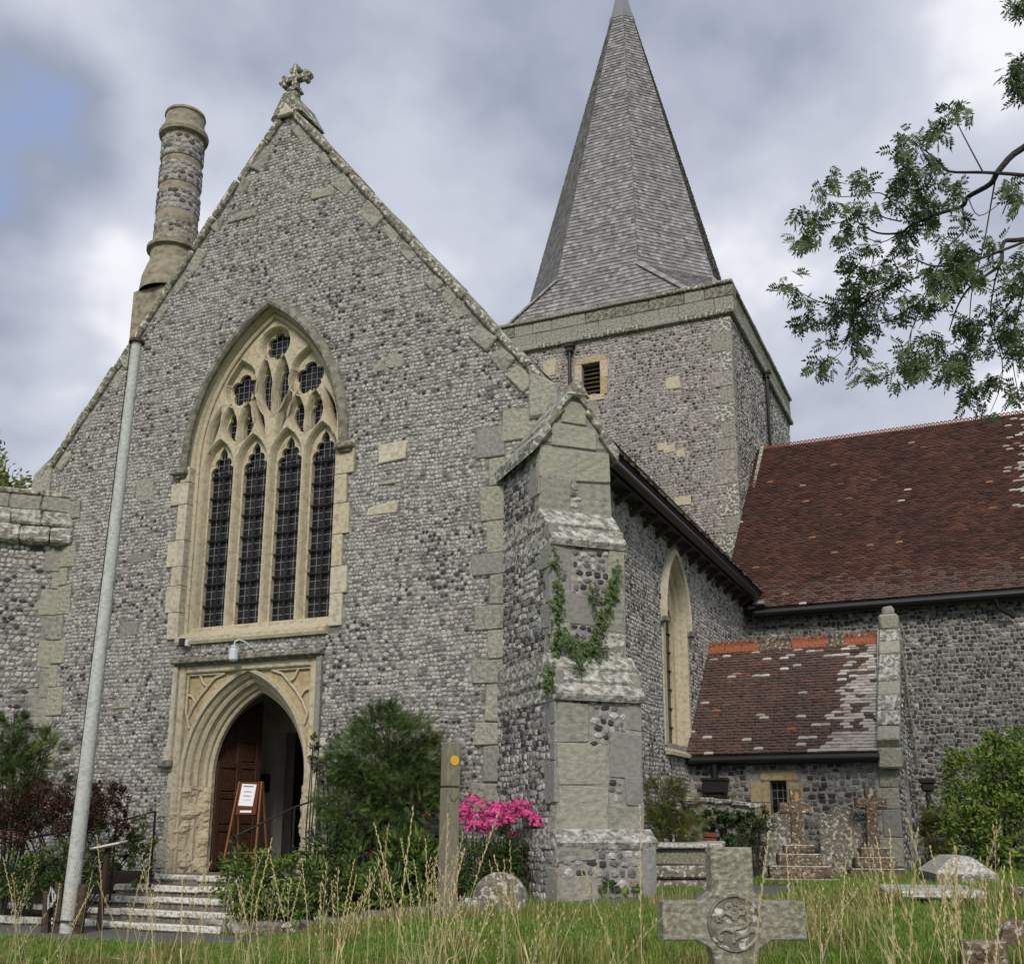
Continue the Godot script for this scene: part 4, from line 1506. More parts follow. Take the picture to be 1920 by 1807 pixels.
func tower() -> void:
	var mb := MB.new()
	var tw := Transform3D(Basis(), Vector3(0, 0, TZ))
	var hole := rect(-0.20, 12.66, 0.36, 13.64)
	plate(mb, rect(-TH, 0, TH, 15.0), [hole], -0.9, 0.0, tw, true, true, false)
	var ts := frame(Vector3(TH, 0, TZ), Vector3.RIGHT)
	prism(mb, rect(0.1, 0, TZ - TB, 15.0), -0.9, -0.003, ts)
	prism(mb, rect(-TH + 0.004, 0.0, TH - 0.004, 15.0), 0.0, 0.9, Transform3D(Basis(), Vector3(0, 0, TB)))
	prism(mb, rect(0.004, 0.0, TZ - TB - 0.004, 15.0), 0.0, 0.9, Transform3D(ts.basis, Vector3(-TH, 0, TZ)))
	var root := part(church, "tower", mb.mesh(), M.dark_mortar)
	var skip := [rect(-0.45, 12.4, 0.62, 13.9)]
	for q in [[1262, 718, 26, 20, "limestone_pale"], [1255, 842, 20, 14, "limestone"], [1276, 850, 14, 14, "limestone"], [1242, 838, 20, 12, "limestone_pale"], [1280, 940, 30, 16, "limestone"], [1350, 880, 20, 40, "greystone"], [1110, 760, 20, 40, "greystone"], [1080, 800, 18, 50, "limestone"], [1240, 930, 50, 20, "greystone"], [1020, 640, 30, 20, "limestone"], [1030, 690, 26, 30, "limestone"]]:
		var p := on_z(q[0], q[1], TZ)
		skip.append(patch(root, tw, Vector2(p.x, p.y), q[2] * 0.0155, q[3] * 0.0165, q[4]))
	skip += quoins(root, tw, TH + 0.005, 5.5, 14.3, -1, ["greystone", "greystone_lichen", "dark_mortar"], 0.55, 0.30, 0.02, Vector2(0.3, 0.6))
	flints(root, tw, rect(-TH + 0.02, 5.2, TH - 0.02, 14.36), skip, 0.088, [0.34, 0.34, 0.22, 0.06, 0.06], 120, 0.92)
	flints(root, ts, rect(0.1, 7.0, TZ - TB, 14.36), quoins(root, ts, -0.004, 6.5, 14.3, 1, ["greystone", "greystone_lichen"], 0.4, 0.25, 0.02), 0.10, [0.32, 0.34, 0.22, 0.10, 0.02], 60, 0.95)
	# string course and parapet of dressed stone, then its coping
	for f in [[tw, -TH - 0.10, TH + 0.14], [ts, -0.0, TZ - TB + 0.1]]:
		var tf: Transform3D = f[0]
		for row in 4:
			var x: float = f[1]
			var y: float = [14.36, 14.50, 14.90, 15.26][row]
			var h: float = [0.14, 0.40, 0.36, 0.11][row]
			while x < f[2] - 0.05:
				var l := minf(rng.randf_range(0.55, 1.15), f[2] - x)
				if f[2] - x - l < 0.3:
					l = f[2] - x
				var pr: float = [0.13, 0.045, 0.04, 0.12][row] + rng.randf_range(-0.006, 0.006)
				var nm: String = ["string_course_stone", "parapet_stone", "parapet_stone", "coping_stone"][row]
				stone(root, nm, tf * Transform3D(Basis.from_euler(Vector3(0, 0, rng.randf_range(-0.006, 0.006))), Vector3(x + l * 0.5, y + h * 0.5, pr - 0.20)), Vector3(l - 0.008, h - 0.006, 0.42), [M.coping, M.greystone, M.hood, M.coping][row] if rng.randf() < 0.6 else M.greystone, 0.02, 0.008)
				x += l
	# louvred opening
	for q in [[-0.32, 13.15, 0.22, 1.0], [0.48, 13.40, 0.24, 0.55], [0.46, 12.88, 0.20, 0.5], [0.08, 13.74, 0.95, 0.19], [0.08, 12.56, 0.8, 0.18]]:
		stone(root, "louvre_surround_stone", tw * Transform3D(Basis(), Vector3(q[0], q[1], -0.10)), Vector3(q[2], q[3], 0.28), M.limestone_gold if rng.randf() < 0.6 else M.limestone, 0.015, 0.006)
	for i in 7:
		mb = MB.new()
		block(mb, Transform3D(Basis(Vector3.RIGHT, 0.75), Vector3(0.08, 12.74 + i * 0.135, TZ - 0.20)), Vector3(0.56, 0.03, 0.20), 0.006)
		part(root, "louvre_slat", mb.mesh(), M.old_timber)
	mb = MB.new()
	box(mb, Vector3(0.08, 13.15, TZ - 0.42), Vector3(0.6, 1.0, 0.05), 0.0)
	part(root, "louvre_backing", mb.mesh(), M.old_timber)
	# rainwater heads and pipes
	var a := on_z(1068, 650, TZ + 0.12)
	pipe(root, [a, Vector3(a.x, 11.0, TZ + 0.12)], true)
	var b := on_x(1437, 700, TH + 0.12)
	pipe(root, [b, b - Vector3(0, 2.2, 0), b - Vector3(0, 2.9, 0.5)], true)


func pipe(parent: Node3D, pts: Array, head: bool, r := 0.05) -> void:
	var mb := MB.new()
	var rr := pts.map(func(_p): return r)
	tube(mb, pts, rr, 10)
	var o := part(parent, "downpipe", mb.mesh(), M.iron)
	if head:
		mb = MB.new()
		box(mb, pts[0] + Vector3(0, 0.02, 0), Vector3(0.30, 0.10, 0.20), 0.02)
		box(mb, pts[0] + Vector3(0, -0.10, 0), Vector3(0.22, 0.16, 0.16), 0.03)
		part(o, "hopper_head", mb.mesh(), M.iron)


func spire() -> void:
	var apex := Vector3(-0.06, 30.1, -18.68)
	var yb := 17.1       # where the corner splays begin
	var ye := 15.0
	var k := 0.243
	var root := Node3D.new()
	root.name = "spire"
	church.add_child(root)
	var pt := func(y: float, a: float, b: float) -> Vector3:
		var r := k * (apex.y - y)
		return Vector3(apex.x + a * r, y, apex.z + b * r)
	var tn := 0.4142
	var core := MB.new()
	var ytop := 28.75
	var first := true
	for i in 4:
		var ang := i * PI / 2.0
		var rot := func(a: float, b: float) -> Vector2:
			return Vector2(a, b).rotated(ang)
		var p := func(y: float, a: float, b: float) -> Vector3:
			var q: Vector2 = rot.call(a, b)
			return pt.call(y, q.x, q.y)
		# cardinal face: from the square eaves up to the cap
		var el: Vector3 = p.call(ye, -1.0, 1.0)
		var er: Vector3 = p.call(ye, 1.0, 1.0)
		var bl: Vector3 = p.call(yb, -tn, 1.0)
		var br: Vector3 = p.call(yb, tn, 1.0)
		var tl: Vector3 = p.call(ytop, -tn, 1.0)
		var tr: Vector3 = p.call(ytop, tn, 1.0)
		core.quad(el, er, br, bl)
		core.quad(bl, br, tr, tl)
		slope_shingles(root, [el, er, br, tr, tl, bl], 300 if i == 0 else 0)
		# diagonal face and the splay below it
		var d0: Vector3 = p.call(yb, tn, 1.0)
		var d1: Vector3 = p.call(yb, 1.0, tn)
		var e0: Vector3 = p.call(ytop, tn, 1.0)
		var e1: Vector3 = p.call(ytop, 1.0, tn)
		core.quad(d0, d1, e1, e0)
		core.tri(er, d1, d0)
		slope_shingles(root, [d0, d1, e1, e0], 0)
		slope_shingles(root, [er, d1, d0], 0)
		for edge in [[er, d0], [er, d1]]:
			var steps := 22
			for j in steps:
				var c: Vector3 = edge[0].lerp(edge[1], (j + 0.5) / steps)
				var dirn: Vector3 = (edge[1] - edge[0]).normalized()
				var out: Vector3 = (c - Vector3(apex.x, c.y - 2.0, apex.z)).normalized()
				var xx: Vector3 = dirn.cross(out).normalized()
				stone(root, "hip_shingle", Transform3D(Basis(xx, dirn, xx.cross(dirn)), c + out * 0.035), Vector3(0.20, edge[0].distance_to(edge[1]) / steps * 1.15, 0.03), M["shingle_%d" % (j % 3)], 0.004, 0.004)
	part(root, "spire_boarding", core.mesh(), M.underlay)
	var mb := MB.new()
	for i in 8:
		var a0 := PI / 8 + i * PI / 4
		var a1 := a0 + PI / 4
		var prof := [[0.46, 28.45], [0.46, 28.62], [0.40, 28.68], [0.24, 29.4], [0.13, 30.3], [0.06, 31.4]]
		for j in prof.size() - 1:
			var q := func(r, y, an): return Vector3(apex.x + r * cos(an), y, apex.z - r * sin(an))
			mb.quad(q.call(prof[j][0], prof[j][1], a0), q.call(prof[j][0], prof[j][1], a1), q.call(prof[j + 1][0], prof[j + 1][1], a1), q.call(prof[j + 1][0], prof[j + 1][1], a0))
	part(root, "lead_cap", mb.mesh(), M.lead)


func slope_shingles(parent: Node3D, pts: Array, single: int) -> void:
	var nrm: Vector3 = (pts[1] - pts[0]).cross(pts[2] - pts[0]).normalized()
	var x := Vector3.UP.cross(nrm).normalized()
	var y := nrm.cross(x)
	var t := Transform3D(Basis(x, y, nrm), pts[0])
	var poly := PackedVector2Array()
	for p in pts:
		var q: Vector3 = t.affine_inverse() * p
		poly.append(Vector2(q.x, q.y))
	courses(parent, t, ccw(poly), 0.142, 0.135, 0.03, "shingle", shingle_mesh, func(_c): return [0, 0, 1, 2][rng.randi() % 4], M.shingle, "shingle", single, 0.012)


const EZ := -12.0         # west wall of the transept


func transept() -> void:
	var t := Transform3D(Basis(), Vector3(0, 0, EZ))
	var mb := MB.new()
	prism(mb, rect(A - 0.5, -1.0, 11.9, 5.52), -0.8, 0.0, t)
	var wall := part(church, "transept_wall", mb.mesh(), M.mortar)
	flints(wall, t, rect(A + 0.02, -0.5, 11.88, 5.5), [], 0.090, [0.02, 0.13, 0.50, 0.34, 0.01], 200, 0.92, 0.85, 0.15)
	# gable end towards the south
	var te := frame(Vector3(11.9, 0, EZ), Vector3.RIGHT)
	mb = MB.new()
	prism(mb, PackedVector2Array([Vector2(0.003, -1), Vector2(10.4, -1), Vector2(10.4, 5.5), Vector2(5.2, 11.2), Vector2(0.003, 5.5)]), -0.6, -0.002, te)
	part(church, "transept_gable", mb.mesh(), M.mortar)
	# roof slope facing west, its back slope, ridge
	var eave := Vector3(4.16, 5.54, -11.70)
	var ridge := Vector3(4.16, 11.36, -17.35)
	var up := (ridge - eave).normalized()
	var l := (ridge - eave).length()
	mb = MB.new()
	var prof := PackedVector2Array([Vector2(eave.z, eave.y), Vector2(ridge.z, ridge.y), Vector2(-23.0, 5.54), Vector2(-22.8, 5.4), Vector2(ridge.z, ridge.y - 0.2), Vector2(eave.z - 0.1, eave.y - 0.12)])
	prism(mb, prof, 4.16, 11.75, Transform3D(Basis(Vector3(0, 0, 1), Vector3.UP, Vector3.RIGHT) * Basis(), Vector3.ZERO) if false else Transform3D(Basis(Vector3(0, 0, 1), Vector3(0, 1, 0), Vector3(1, 0, 0)), Vector3.ZERO))
	var roof := part(church, "transept_roof", mb.mesh(), M.underlay)
	var rt := Transform3D(Basis(Vector3.RIGHT, up, Vector3.RIGHT.cross(up)), eave)
	var lich := FastNoiseLite.new()
	lich.seed = 5
	lich.frequency = 0.9
	var tone := func(c: Vector2) -> int:
		var n := lich.get_noise_2d(c.x * 1.2, c.y * 2.2)
		var edge := smoothstep(6.5, 7.6, c.x + 0.8 * n)
		if rng.randf() < edge * 0.9 or rng.randf() < 0.002 + 0.012 * smoothstep(0.3, 0.6, n) + (0.03 if c.y < 0.2 else 0.0):
			return 5
		if rng.randf() < 0.005:
			return 4
		var s := rng.randf() + 0.5 * lich.get_noise_2d(c.x * 0.7 + 40.0, c.y * 0.4)
		return 2 if s < 0.2 else (0 if s < 0.62 else (1 if s < 0.97 else 3))
	courses(roof, rt, rect(0, 0, 7.5, l), 0.088, 0.168, 0.02, "tile", tile_mesh, tone, M.tile_bare, "tile", 300)
	# pierced crest tiles along the ridge
	for i in 24:
		var x := 4.35 + i * 0.312
		crest(roof, Vector3(x, 11.33, -17.35), 0.308, M.ridge_tile, 0.17)
	mb = MB.new()
	tube(mb, [Vector3(5.0, 5.40, -11.60), Vector3(11.8, 5.40, -11.60)], [0.07, 0.07], 10)
	box(mb, Vector3(8.4, 5.40, -11.72), Vector3(7.0, 0.20, 0.03), 0.0)
	part(church, "gutter", mb.mesh(), M.iron)
	mb = MB.new()
	bar(mb, Vector3(4.30, 7.3, -13.55), Vector3(4.30, 11.45, -17.45), 0.10, 0.12)
	part(church, "abutment_flashing", mb.mesh(), M.greystone_lichen)
	mb = MB.new()
	box(mb, Vector3(5.10, 5.62, -11.62), Vector3(0.26, 0.10, 0.2), 0.03, 0.02)
	part(church, "valley_lead", mb.mesh(), M.lead)
	pipe(church, [Vector3(10.0, 5.40, -11.6), Vector3(10.05, 5.15, -11.7), Vector3(10.35, 4.95, -11.85)], false, 0.045)


# a ridge tile with three pierced rings on its crest
func crest(parent: Node3D, at: Vector3, l: float, mat: Material, h := 0.17) -> void:
	var mb := MB.new()
	var base := PackedVector2Array([Vector2(-0.14, -0.13), Vector2(0.0, 0.04), Vector2(0.14, -0.13), Vector2(0.12, -0.15), Vector2(0.0, 0.0), Vector2(-0.12, -0.15)])
	prism(mb, base, 0.003, l - 0.003, Transform3D(Basis(Vector3(0, 0, 1), Vector3.UP, Vector3.RIGHT), at))
	for i in 3:
		var c := Vector2(l * (i + 0.5) / 3.0, 0.02 + h * 0.36)
		var r := l / 6.0
		plate(mb, circle(c, r, 12), [circle(c, r * 0.56, 10)], -0.018, 0.018, Transform3D(Basis(), at))
		box(mb, at + Vector3(c.x, 0.02 + h * 0.36 + r + 0.004, 0), Vector3(0.016, 0.02, 0.03), 0.004)
	part(parent, "crest_tile", mb.mesh(), mat)


const PZ := -6.5          # west wall of the small chapel
const PE := 8.22          # its south end


func side_chapel() -> void:
	var t := Transform3D(Basis(), Vector3(0, 0, PZ))
	var hole := rect(6.12, 0.72, 6.40, 1.44)
	var mb := MB.new()
	plate(mb, rect(A + 0.01, -0.8, PE, 1.95), [hole], -0.5, 0.0, t)
	var wall := part(church, "chapel_wall", mb.mesh(), M.mortar)
	var skip := [rect(5.84, 0.5, 6.66, 1.62)]
	for q in [[6.0, 0.85, 0.24, 0.42], [5.95, 1.24, 0.34, 0.34], [6.53, 0.85, 0.22, 0.42], [6.55, 1.22, 0.26, 0.36], [6.27, 1.53, 0.62, 0.18]]:
		stone(wall, "window_stone", t * Transform3D(Basis(), Vector3(q[0], q[1], -0.05)), Vector3(q[2], q[3] - 0.006, 0.14), M.limestone_gold, 0.01, 0.004)
	skip += quoins(wall, t, PE - 0.0, -0.4, 1.85, -1, ["greystone_green", "greystone", "greystone_smooth"], 0.42, 0.28, 0.03, Vector2(0.35, 0.5))
	flints(wall, t, rect(A + 0.03, -0.4, PE - 0.02, 1.85), skip, 0.098, [0.01, 0.19, 0.50, 0.30, 0.0], 300, 0.86, 0.9, 0.15)
	# leaded window
	for r in 5:
		for k in 3:
			mb = MB.new()
			box(mb, t * Vector3(6.165 + k * 0.093, 0.81 + r * 0.135, -0.17), Vector3(0.083, 0.123, 0.006), 0.001)
			part(wall, "pane", mb.mesh(), M["pane_%d" % (rng.randi() % 4)])
	mb = MB.new()
	for k in 4:
		box(mb, t * Vector3(6.119 + k * 0.094, 1.08, -0.165), Vector3(0.012, 0.72, 0.012), 0.002)
	for r in 6:
		box(mb, t * Vector3(6.26, 0.742 + r * 0.135, -0.165), Vector3(0.28, 0.012, 0.012), 0.002)
	part(wall, "lead_cames", mb.mesh(), M.came)
	mb = MB.new()
	box(mb, t * Vector3(6.26, 1.01, -0.13), Vector3(0.28, 0.02, 0.02), 0.004)
	part(wall, "saddle_bar", mb.mesh(), M.iron)
	# gable wall towards the south, with a tall lancet
	var te := frame(Vector3(PE, 0, PZ), Vector3.RIGHT)
	mb = MB.new()
	var gable := PackedVector2Array([Vector2(0.003, -0.8), Vector2(3.6, -0.8), Vector2(3.6, 2.0), Vector2(1.8, 4.35), Vector2(0.003, 2.0)])
	plate(mb, gable, [moved(arch(0.4, -0.3, 1.2, 0.7, 0.0, 8), Vector2(1.8, 0))], -0.3, -0.002, te)
	part(church, "chapel_gable", mb.mesh(), M.mortar)
	flints(church.get_node("chapel_gable"), te, gable, [moved(arch(0.5, -0.5, 1.2, 0.8, 0.0, 8), Vector2(1.8, 0))], 0.10, [0.2, 0.3, 0.3, 0.15, 0.05], 0, 0.9, 0.5)
	mb = MB.new()
	box(mb, Vector3(6.26, 1.1, PZ - 0.42), Vector3(0.5, 0.9, 0.02), 0.0)
	part(church, "chapel_interior", mb.mesh(), M.plaster)
	# roof
	var eave := Vector3(A, 1.90, PZ + 0.18)
	var ridge := Vector3(A, 4.10, -8.3)
	var up := (ridge - eave).normalized()
	var l := (ridge - eave).length()
	mb = MB.new()
	prism(mb, PackedVector2Array([Vector2(eave.z, eave.y), Vector2(ridge.z, ridge.y), Vector2(-10.25, 1.9), Vector2(-10.2, 1.75), Vector2(ridge.z, ridge.y - 0.16), Vector2(eave.z - 0.05, eave.y - 0.08)]), A, 8.0, Transform3D(Basis(Vector3(0, 0, 1), Vector3(0, 1, 0), Vector3(1, 0, 0)), Vector3.ZERO))
	var roof := part(church, "chapel_roof", mb.mesh(), M.underlay)
	var lich := FastNoiseLite.new()
	lich.seed = 9
	lich.frequency = 1.3
	var tone := func(c: Vector2) -> int:
		var n := lich.get_noise_2d(c.x, c.y * 1.6)
		var chance := 0.015 + 0.30 * smoothstep(0.3, 0.6, n) + 0.85 * smoothstep(1.85, 2.8, c.x - 0.22 * c.y + 0.45 * n) + (0.16 if c.y > 2.5 else 0.0) + 0.18 * smoothstep(0.5, 0.1, c.y)
		if rng.randf() < chance:
			return 5 if rng.randf() < 0.7 else 6
		if rng.randf() < 0.008:
			return 4
		var s := rng.randf() + 0.4 * lich.get_noise_2d(c.x * 0.7 + 40.0, c.y * 0.5)
		return 2 if s < 0.3 else (0 if s < 0.7 else (1 if s < 0.98 else 3))
	courses(roof, Transform3D(Basis(Vector3.RIGHT, up, Vector3.RIGHT.cross(up)), eave), rect(0.0, 0, 3.28, l), 0.078, 0.165, 0.02, "tile", tile_mesh, tone, M.tile, "tile", 300)
	for i in 10:
		crest(roof, Vector3(A + 0.02 + i * 0.325, 4.12, -8.3), 0.32, M.ridge_tile if i in [0, 1, 2, 5, 6, 8, 9] else M.grave_brown, 0.14)
	# stepped coping of the gable
	var n := 8
	for i in n:
		var c := eave.lerp(ridge, (i + 0.5) / n)
		stone(roof, "coping_stone", Transform3D(Basis(Vector3.RIGHT, up, Vector3.RIGHT.cross(up)) * Basis.from_euler(Vector3(-0.03, 0, 0)), Vector3(8.14, c.y + 0.10, c.z + 0.06)), Vector3(0.36, l / n - 0.006, 0.20), M.greystone_lichen if i % 3 else M.greystone_green, 0.02, 0.012)
	var down := Vector3(0, -0.77, -0.64).normalized()
	for i in n:
		var c := ridge + down * l * (i + 0.5) / n
		stone(roof, "coping_stone", Transform3D(Basis(Vector3.RIGHT, -down, Vector3.RIGHT.cross(-down)), Vector3(8.14, c.y + 0.10, c.z - 0.06)), Vector3(0.36, l / n - 0.006, 0.20), M.greystone if i % 2 else M.greystone_lichen, 0.02, 0.012)
	stone(roof, "apex_stone", Transform3D(Basis(), Vector3(8.14, 4.38, -8.3)), Vector3(0.34, 0.3, 0.4), M.greystone_green, 0.04, 0.015)
	stone(roof, "finial_stone", Transform3D(Basis(), Vector3(8.14, 4.60, -8.3)), Vector3(0.20, 0.16, 0.22), M.greystone, 0.05, 0.015)
	stone(church, "kneeler_stone", Transform3D(Basis(), Vector3(8.14, 1.78, PZ + 0.06)), Vector3(0.36, 0.34, 0.4), M.greystone_green, 0.03, 0.012)
	mb = MB.new()
	tube(mb, [Vector3(A, 1.80, PZ + 0.24), Vector3(7.98, 1.80, PZ + 0.24)], [0.065, 0.065], 10)
	box(mb, Vector3(6.35, 1.79, PZ + 0.12), Vector3(3.25, 0.16, 0.03), 0.0)
	part(church, "gutter", mb.mesh(), M.iron)
	var hp := Vector3(5.2, 1.32, PZ + 0.16)
	pipe(church, [hp, hp - Vector3(0, 1.5, 0)], false, 0.055)
	mb = MB.new()
	box(mb, hp + Vector3(0, 0.02, 0), Vector3(0.40, 0.22, 0.26), 0.02)
	box(mb, hp + Vector3(0, 0.15, 0), Vector3(0.46, 0.05, 0.3), 0.01)
	box(mb, hp + Vector3(0, -0.16, 0), Vector3(0.28, 0.16, 0.2), 0.05)
	tube(mb, [hp + Vector3(0, 0.1, 0), hp + Vector3(0, 0.45, 0.02)], [0.06, 0.06], 8)
	part(church, "hopper_head", mb.mesh(), M.iron)
	pipe(church, [Vector3(8.5, 1.5, -9.5), Vector3(8.5, -0.2, -9.5)], true)


# ---------------------------------------------------------------- ground
func ground_y(x: float, z: float) -> float:
	var a := lerpf(-0.60, -0.10, smoothstep(1.2, 6.2, x)) + 0.10 * smoothstep(6.0, 10.0, x)
	var y := lerpf(a, -0.92, smoothstep(2.4, 11.5, z))
	return y + 0.02 * nz.get_noise_2d(x * 0.3, z * 0.3)


func on_ground(px: float, py: float) -> Vector3:   # where the line of sight through a photo pixel meets the ground
	var d := ray(px, py)
	var s := 3.0
	for i in 700:
		var p := EYE + d * s
		if p.y <= ground_y(p.x, p.z):
			return Vector3(p.x, ground_y(p.x, p.z), p.z)
		s += 0.04
	return EYE + d * s


func structure(called: String, mesh: Mesh, mat: Material) -> MeshInstance3D:
	var o := part(self, called, mesh, mat, "structure")
	return o


func build_ground() -> void:
	var xs := []
	for q in [-600.0, -250.0, -110.0, -60.0, -40.0]:
		xs.append(q)
	for i in 101:
		xs.append(-25.0 + i * 0.5)
	for q in [40.0, 60.0, 110.0, 250.0, 600.0]:
		xs.append(q)
	var mb := MB.new()
	for i in xs.size() - 1:
		for j in xs.size() - 1:
			var p := func(a, b): return Vector3(xs[a], ground_y(xs[a], xs[b]), xs[b])
			mb.quad(p.call(i, j + 1), p.call(i + 1, j + 1), p.call(i + 1, j), p.call(i, j))
	structure("ground", mb.mesh(), M.turf)
	# asphalt path along the front and round the corner
	ribbon("path", path_line(), 0.55, 0.02, M.asphalt)


func path_line() -> Array:
	return [Vector2(-12, 4.6), Vector2(-7, 3.6), Vector2(-3.5, 3.0), Vector2(-1.5, 2.62), Vector2(0.5, 2.5), Vector2(2.0, 2.6), Vector2(3.6, 2.6), Vector2(5.0, 2.35), Vector2(6.2, 1.5), Vector2(6.9, 0.2), Vector2(6.9, -2.0)]


func ribbon(called: String, line: Array, half: float, lift: float, mat: Material) -> void:
	var pts := []
	for i in line.size() - 1:
		for k in 6:
			pts.append(line[i].cubic_interpolate(line[i + 1], line[maxi(i - 1, 0)], line[mini(i + 2, line.size() - 1)], k / 6.0))
	var mb := MB.new()
	var rows := []
	for i in pts.size():
		var d: Vector2 = (pts[mini(i + 1, pts.size() - 1)] - pts[maxi(i - 1, 0)]).normalized()
		var s := Vector2(-d.y, d.x)
		var row := []
		for k in 5:
			var q: Vector2 = pts[i] + s * half * (k - 2) * 0.5
			row.append(Vector3(q.x, ground_y(q.x, q.y) + lift, q.y))
		rows.append(row)
	for i in rows.size() - 1:
		for k in 4:
			mb.quad(rows[i][k], rows[i][k + 1], rows[i + 1][k + 1], rows[i + 1][k])
	structure(called, mb.mesh(), mat)


func near_path(x: float, z: float) -> float:
	var best := 1e9
	var line := path_line()
	for i in line.size() - 1:
		var q := Geometry2D.get_closest_point_to_segment(Vector2(x, z), line[i], line[i + 1])
		best = minf(best, q.distance_to(Vector2(x, z)))
	return best


# ---------------------------------------------------------------- approach to the west door
func on_plane(px: float, py: float, p: Vector3, n: Vector3) -> Vector3:
	var d := ray(px, py)
	return EYE + d * ((p - EYE).dot(n) / d.dot(n))


func build_approach() -> void:
	# five worn steps with whitened edges
	var steps := thing("stone_steps", "worn stone steps with white painted edges climbing to the church door", "steps", Vector3(0, 0, 0.4))
	var x1 := 1.25
	var lefts := [290.0, 214.0, 158.0, -60.0, -130.0]
	for i in 5:
		var y := -0.125 * i
		var zf := 0.42 + 0.36 * i
		var x0 := on_z(lefts[i], 1640.0 + 22.0 * i, zf).x
		var zb := -0.5 if i == 0 else zf - 0.40
		var s := stone(steps, "step", Transform3D(Basis(), Vector3((x0 + x1) * 0.5, y - 0.3, (zf + zb) * 0.5 - 0.4)), Vector3(x1 - x0, 0.6, zf - zb), M.step_stone, 0.012, 0.004)
		var x := x0
		while x < x1 - 0.1:
			var l := minf(rng.randf_range(0.7, 1.3), x1 - x)
			stone(s, "nosing", Transform3D(Basis.from_euler(Vector3(0, 0, rng.randf_range(-0.012, 0.012))), Vector3(x + l * 0.5 - (x0 + x1) * 0.5, 0.264 + rng.randf_range(-0.004, 0.004), (zf - zb) * 0.5 + 0.008)), Vector3(l - 0.01, 0.082, 0.06), M.step_edge, 0.02, 0.01)
			x += l
	# iron hand rails
	var rail := thing("hand_rail", "thin black iron hand rail climbing through the shrubs beside the berberis", "hand rail", at_depth(218, 1650, 14.3), "hand rails of the steps")
	iron_rail(rail, [[-40, 1588, 1700, 13.9], [45, 1573, 1690, 14.0], [218, 1541, 1660, 14.3], [291, 1521, 1640, 14.6]])
	var rail2 := thing("hand_rail", "thin black iron hand rail with a curled end before the dark doorway", "hand rail", at_depth(560, 1600, 14.2), "hand rails of the steps")
	iron_rail(rail2, [[432, 1572, 1660, 13.8], [552, 1513, 1625, 14.3], [600, 1497, 1612, 14.5]])
	var mb := MB.new()
	var curl := []
	var rr := []
	for i in 14:
		var a := i * 0.5
		curl.append(at_depth(432, 1572, 13.8) - rail2.position + Vector3(-cos(a) * 0.06 * (1.0 - i * 0.04) + 0.06, -sin(a) * 0.06 * (1.0 - i * 0.04), 0))
		rr.append(0.012)
	tube(mb, curl, rr, 6)
	part(rail2, "scroll_end", mb.mesh(), M.iron)
	notice_board()
	flagpole()
	lectern()
	way_post()
	lamp()
	bed_wall()


func iron_rail(root: Node3D, posts: Array) -> void:
	var tops := []
	var rr := []
	for q in posts:
		var top := at_depth(q[0], q[1], q[3])
		tops.append(top - root.position)
		rr.append(0.014)
		var mb := MB.new()
		bar(mb, top - root.position, Vector3(top.x, top.y - 1.0, top.z) - root.position, 0.024, 0.024)
		part(root, "post", mb.mesh(), M.iron)
	var mb := MB.new()
	tube(mb, tops, rr, 8)
	part(root, "rail", mb.mesh(), M.iron)


func notice_board() -> void:
	var at := Vector3(0.19, 0.0, 0.18)
	var root := thing("notice_easel", "brown wooden easel with a white paper notice standing in the doorway", "notice board", at)
	root.rotation.y = deg_to_rad(14)
	var mb := MB.new()
	for side in [-1, 1]:
		for back in [0, 1]:
			mb = MB.new()
			bar(mb, Vector3(side * 0.235, 0.0, 0.16 - 0.50 * back), Vector3(side * 0.165, 1.26, -0.10 - 0.02 * back), 0.045, 0.024, Vector3.RIGHT)
			part(root, "leg", mb.mesh(), M.pine_board)
	for y in [0.30, 0.80]:
		mb = MB.new()
		bar(mb, Vector3(-0.21 + 0.06 * y, y, 0.10 - 0.21 * y), Vector3(0.21 - 0.06 * y, y, 0.10 - 0.21 * y), 0.04, 0.02)
		part(root, "rail", mb.mesh(), M.pine_board)
	var tilt := Transform3D(Basis(Vector3.RIGHT, -0.2), Vector3(0, 1.03, -0.035))
	mb = MB.new()
	block(mb, tilt, Vector3(0.30, 0.46, 0.02), 0.004)
	part(root, "board", mb.mesh(), M.board_back)
	mb = MB.new()
	block(mb, tilt * Transform3D(Basis(Vector3.BACK, -0.05), Vector3(-0.01, 0.045, 0.012)), Vector3(0.215, 0.305, 0.003), 0.0)
	var paper := part(root, "notice", mb.mesh(), M.paper)
	mb = MB.new()
	for q in [[0.15, 0.13, 0.016], [0.10, 0.06, 0.005], [0.13, 0.05, 0.005], [0.09, 0.0, 0.006], [0.13, -0.01, 0.005], [0.12, -0.06, 0.004]]:
		block(mb, tilt * Transform3D(Basis(Vector3.BACK, -0.05), Vector3(-0.01, 0.035 + q[1], 0.0145)), Vector3(q[0], q[2], 0.001), 0.0)
	part(paper, "printed_lines", mb.mesh(), M.print)
	mb = MB.new()
	block(mb, tilt * Transform3D(Basis(), Vector3(0.0, -0.185, 0.013)), Vector3(0.17, 0.03, 0.003), 0.0)
	part(root, "paper_strip", mb.mesh(), M.paper)


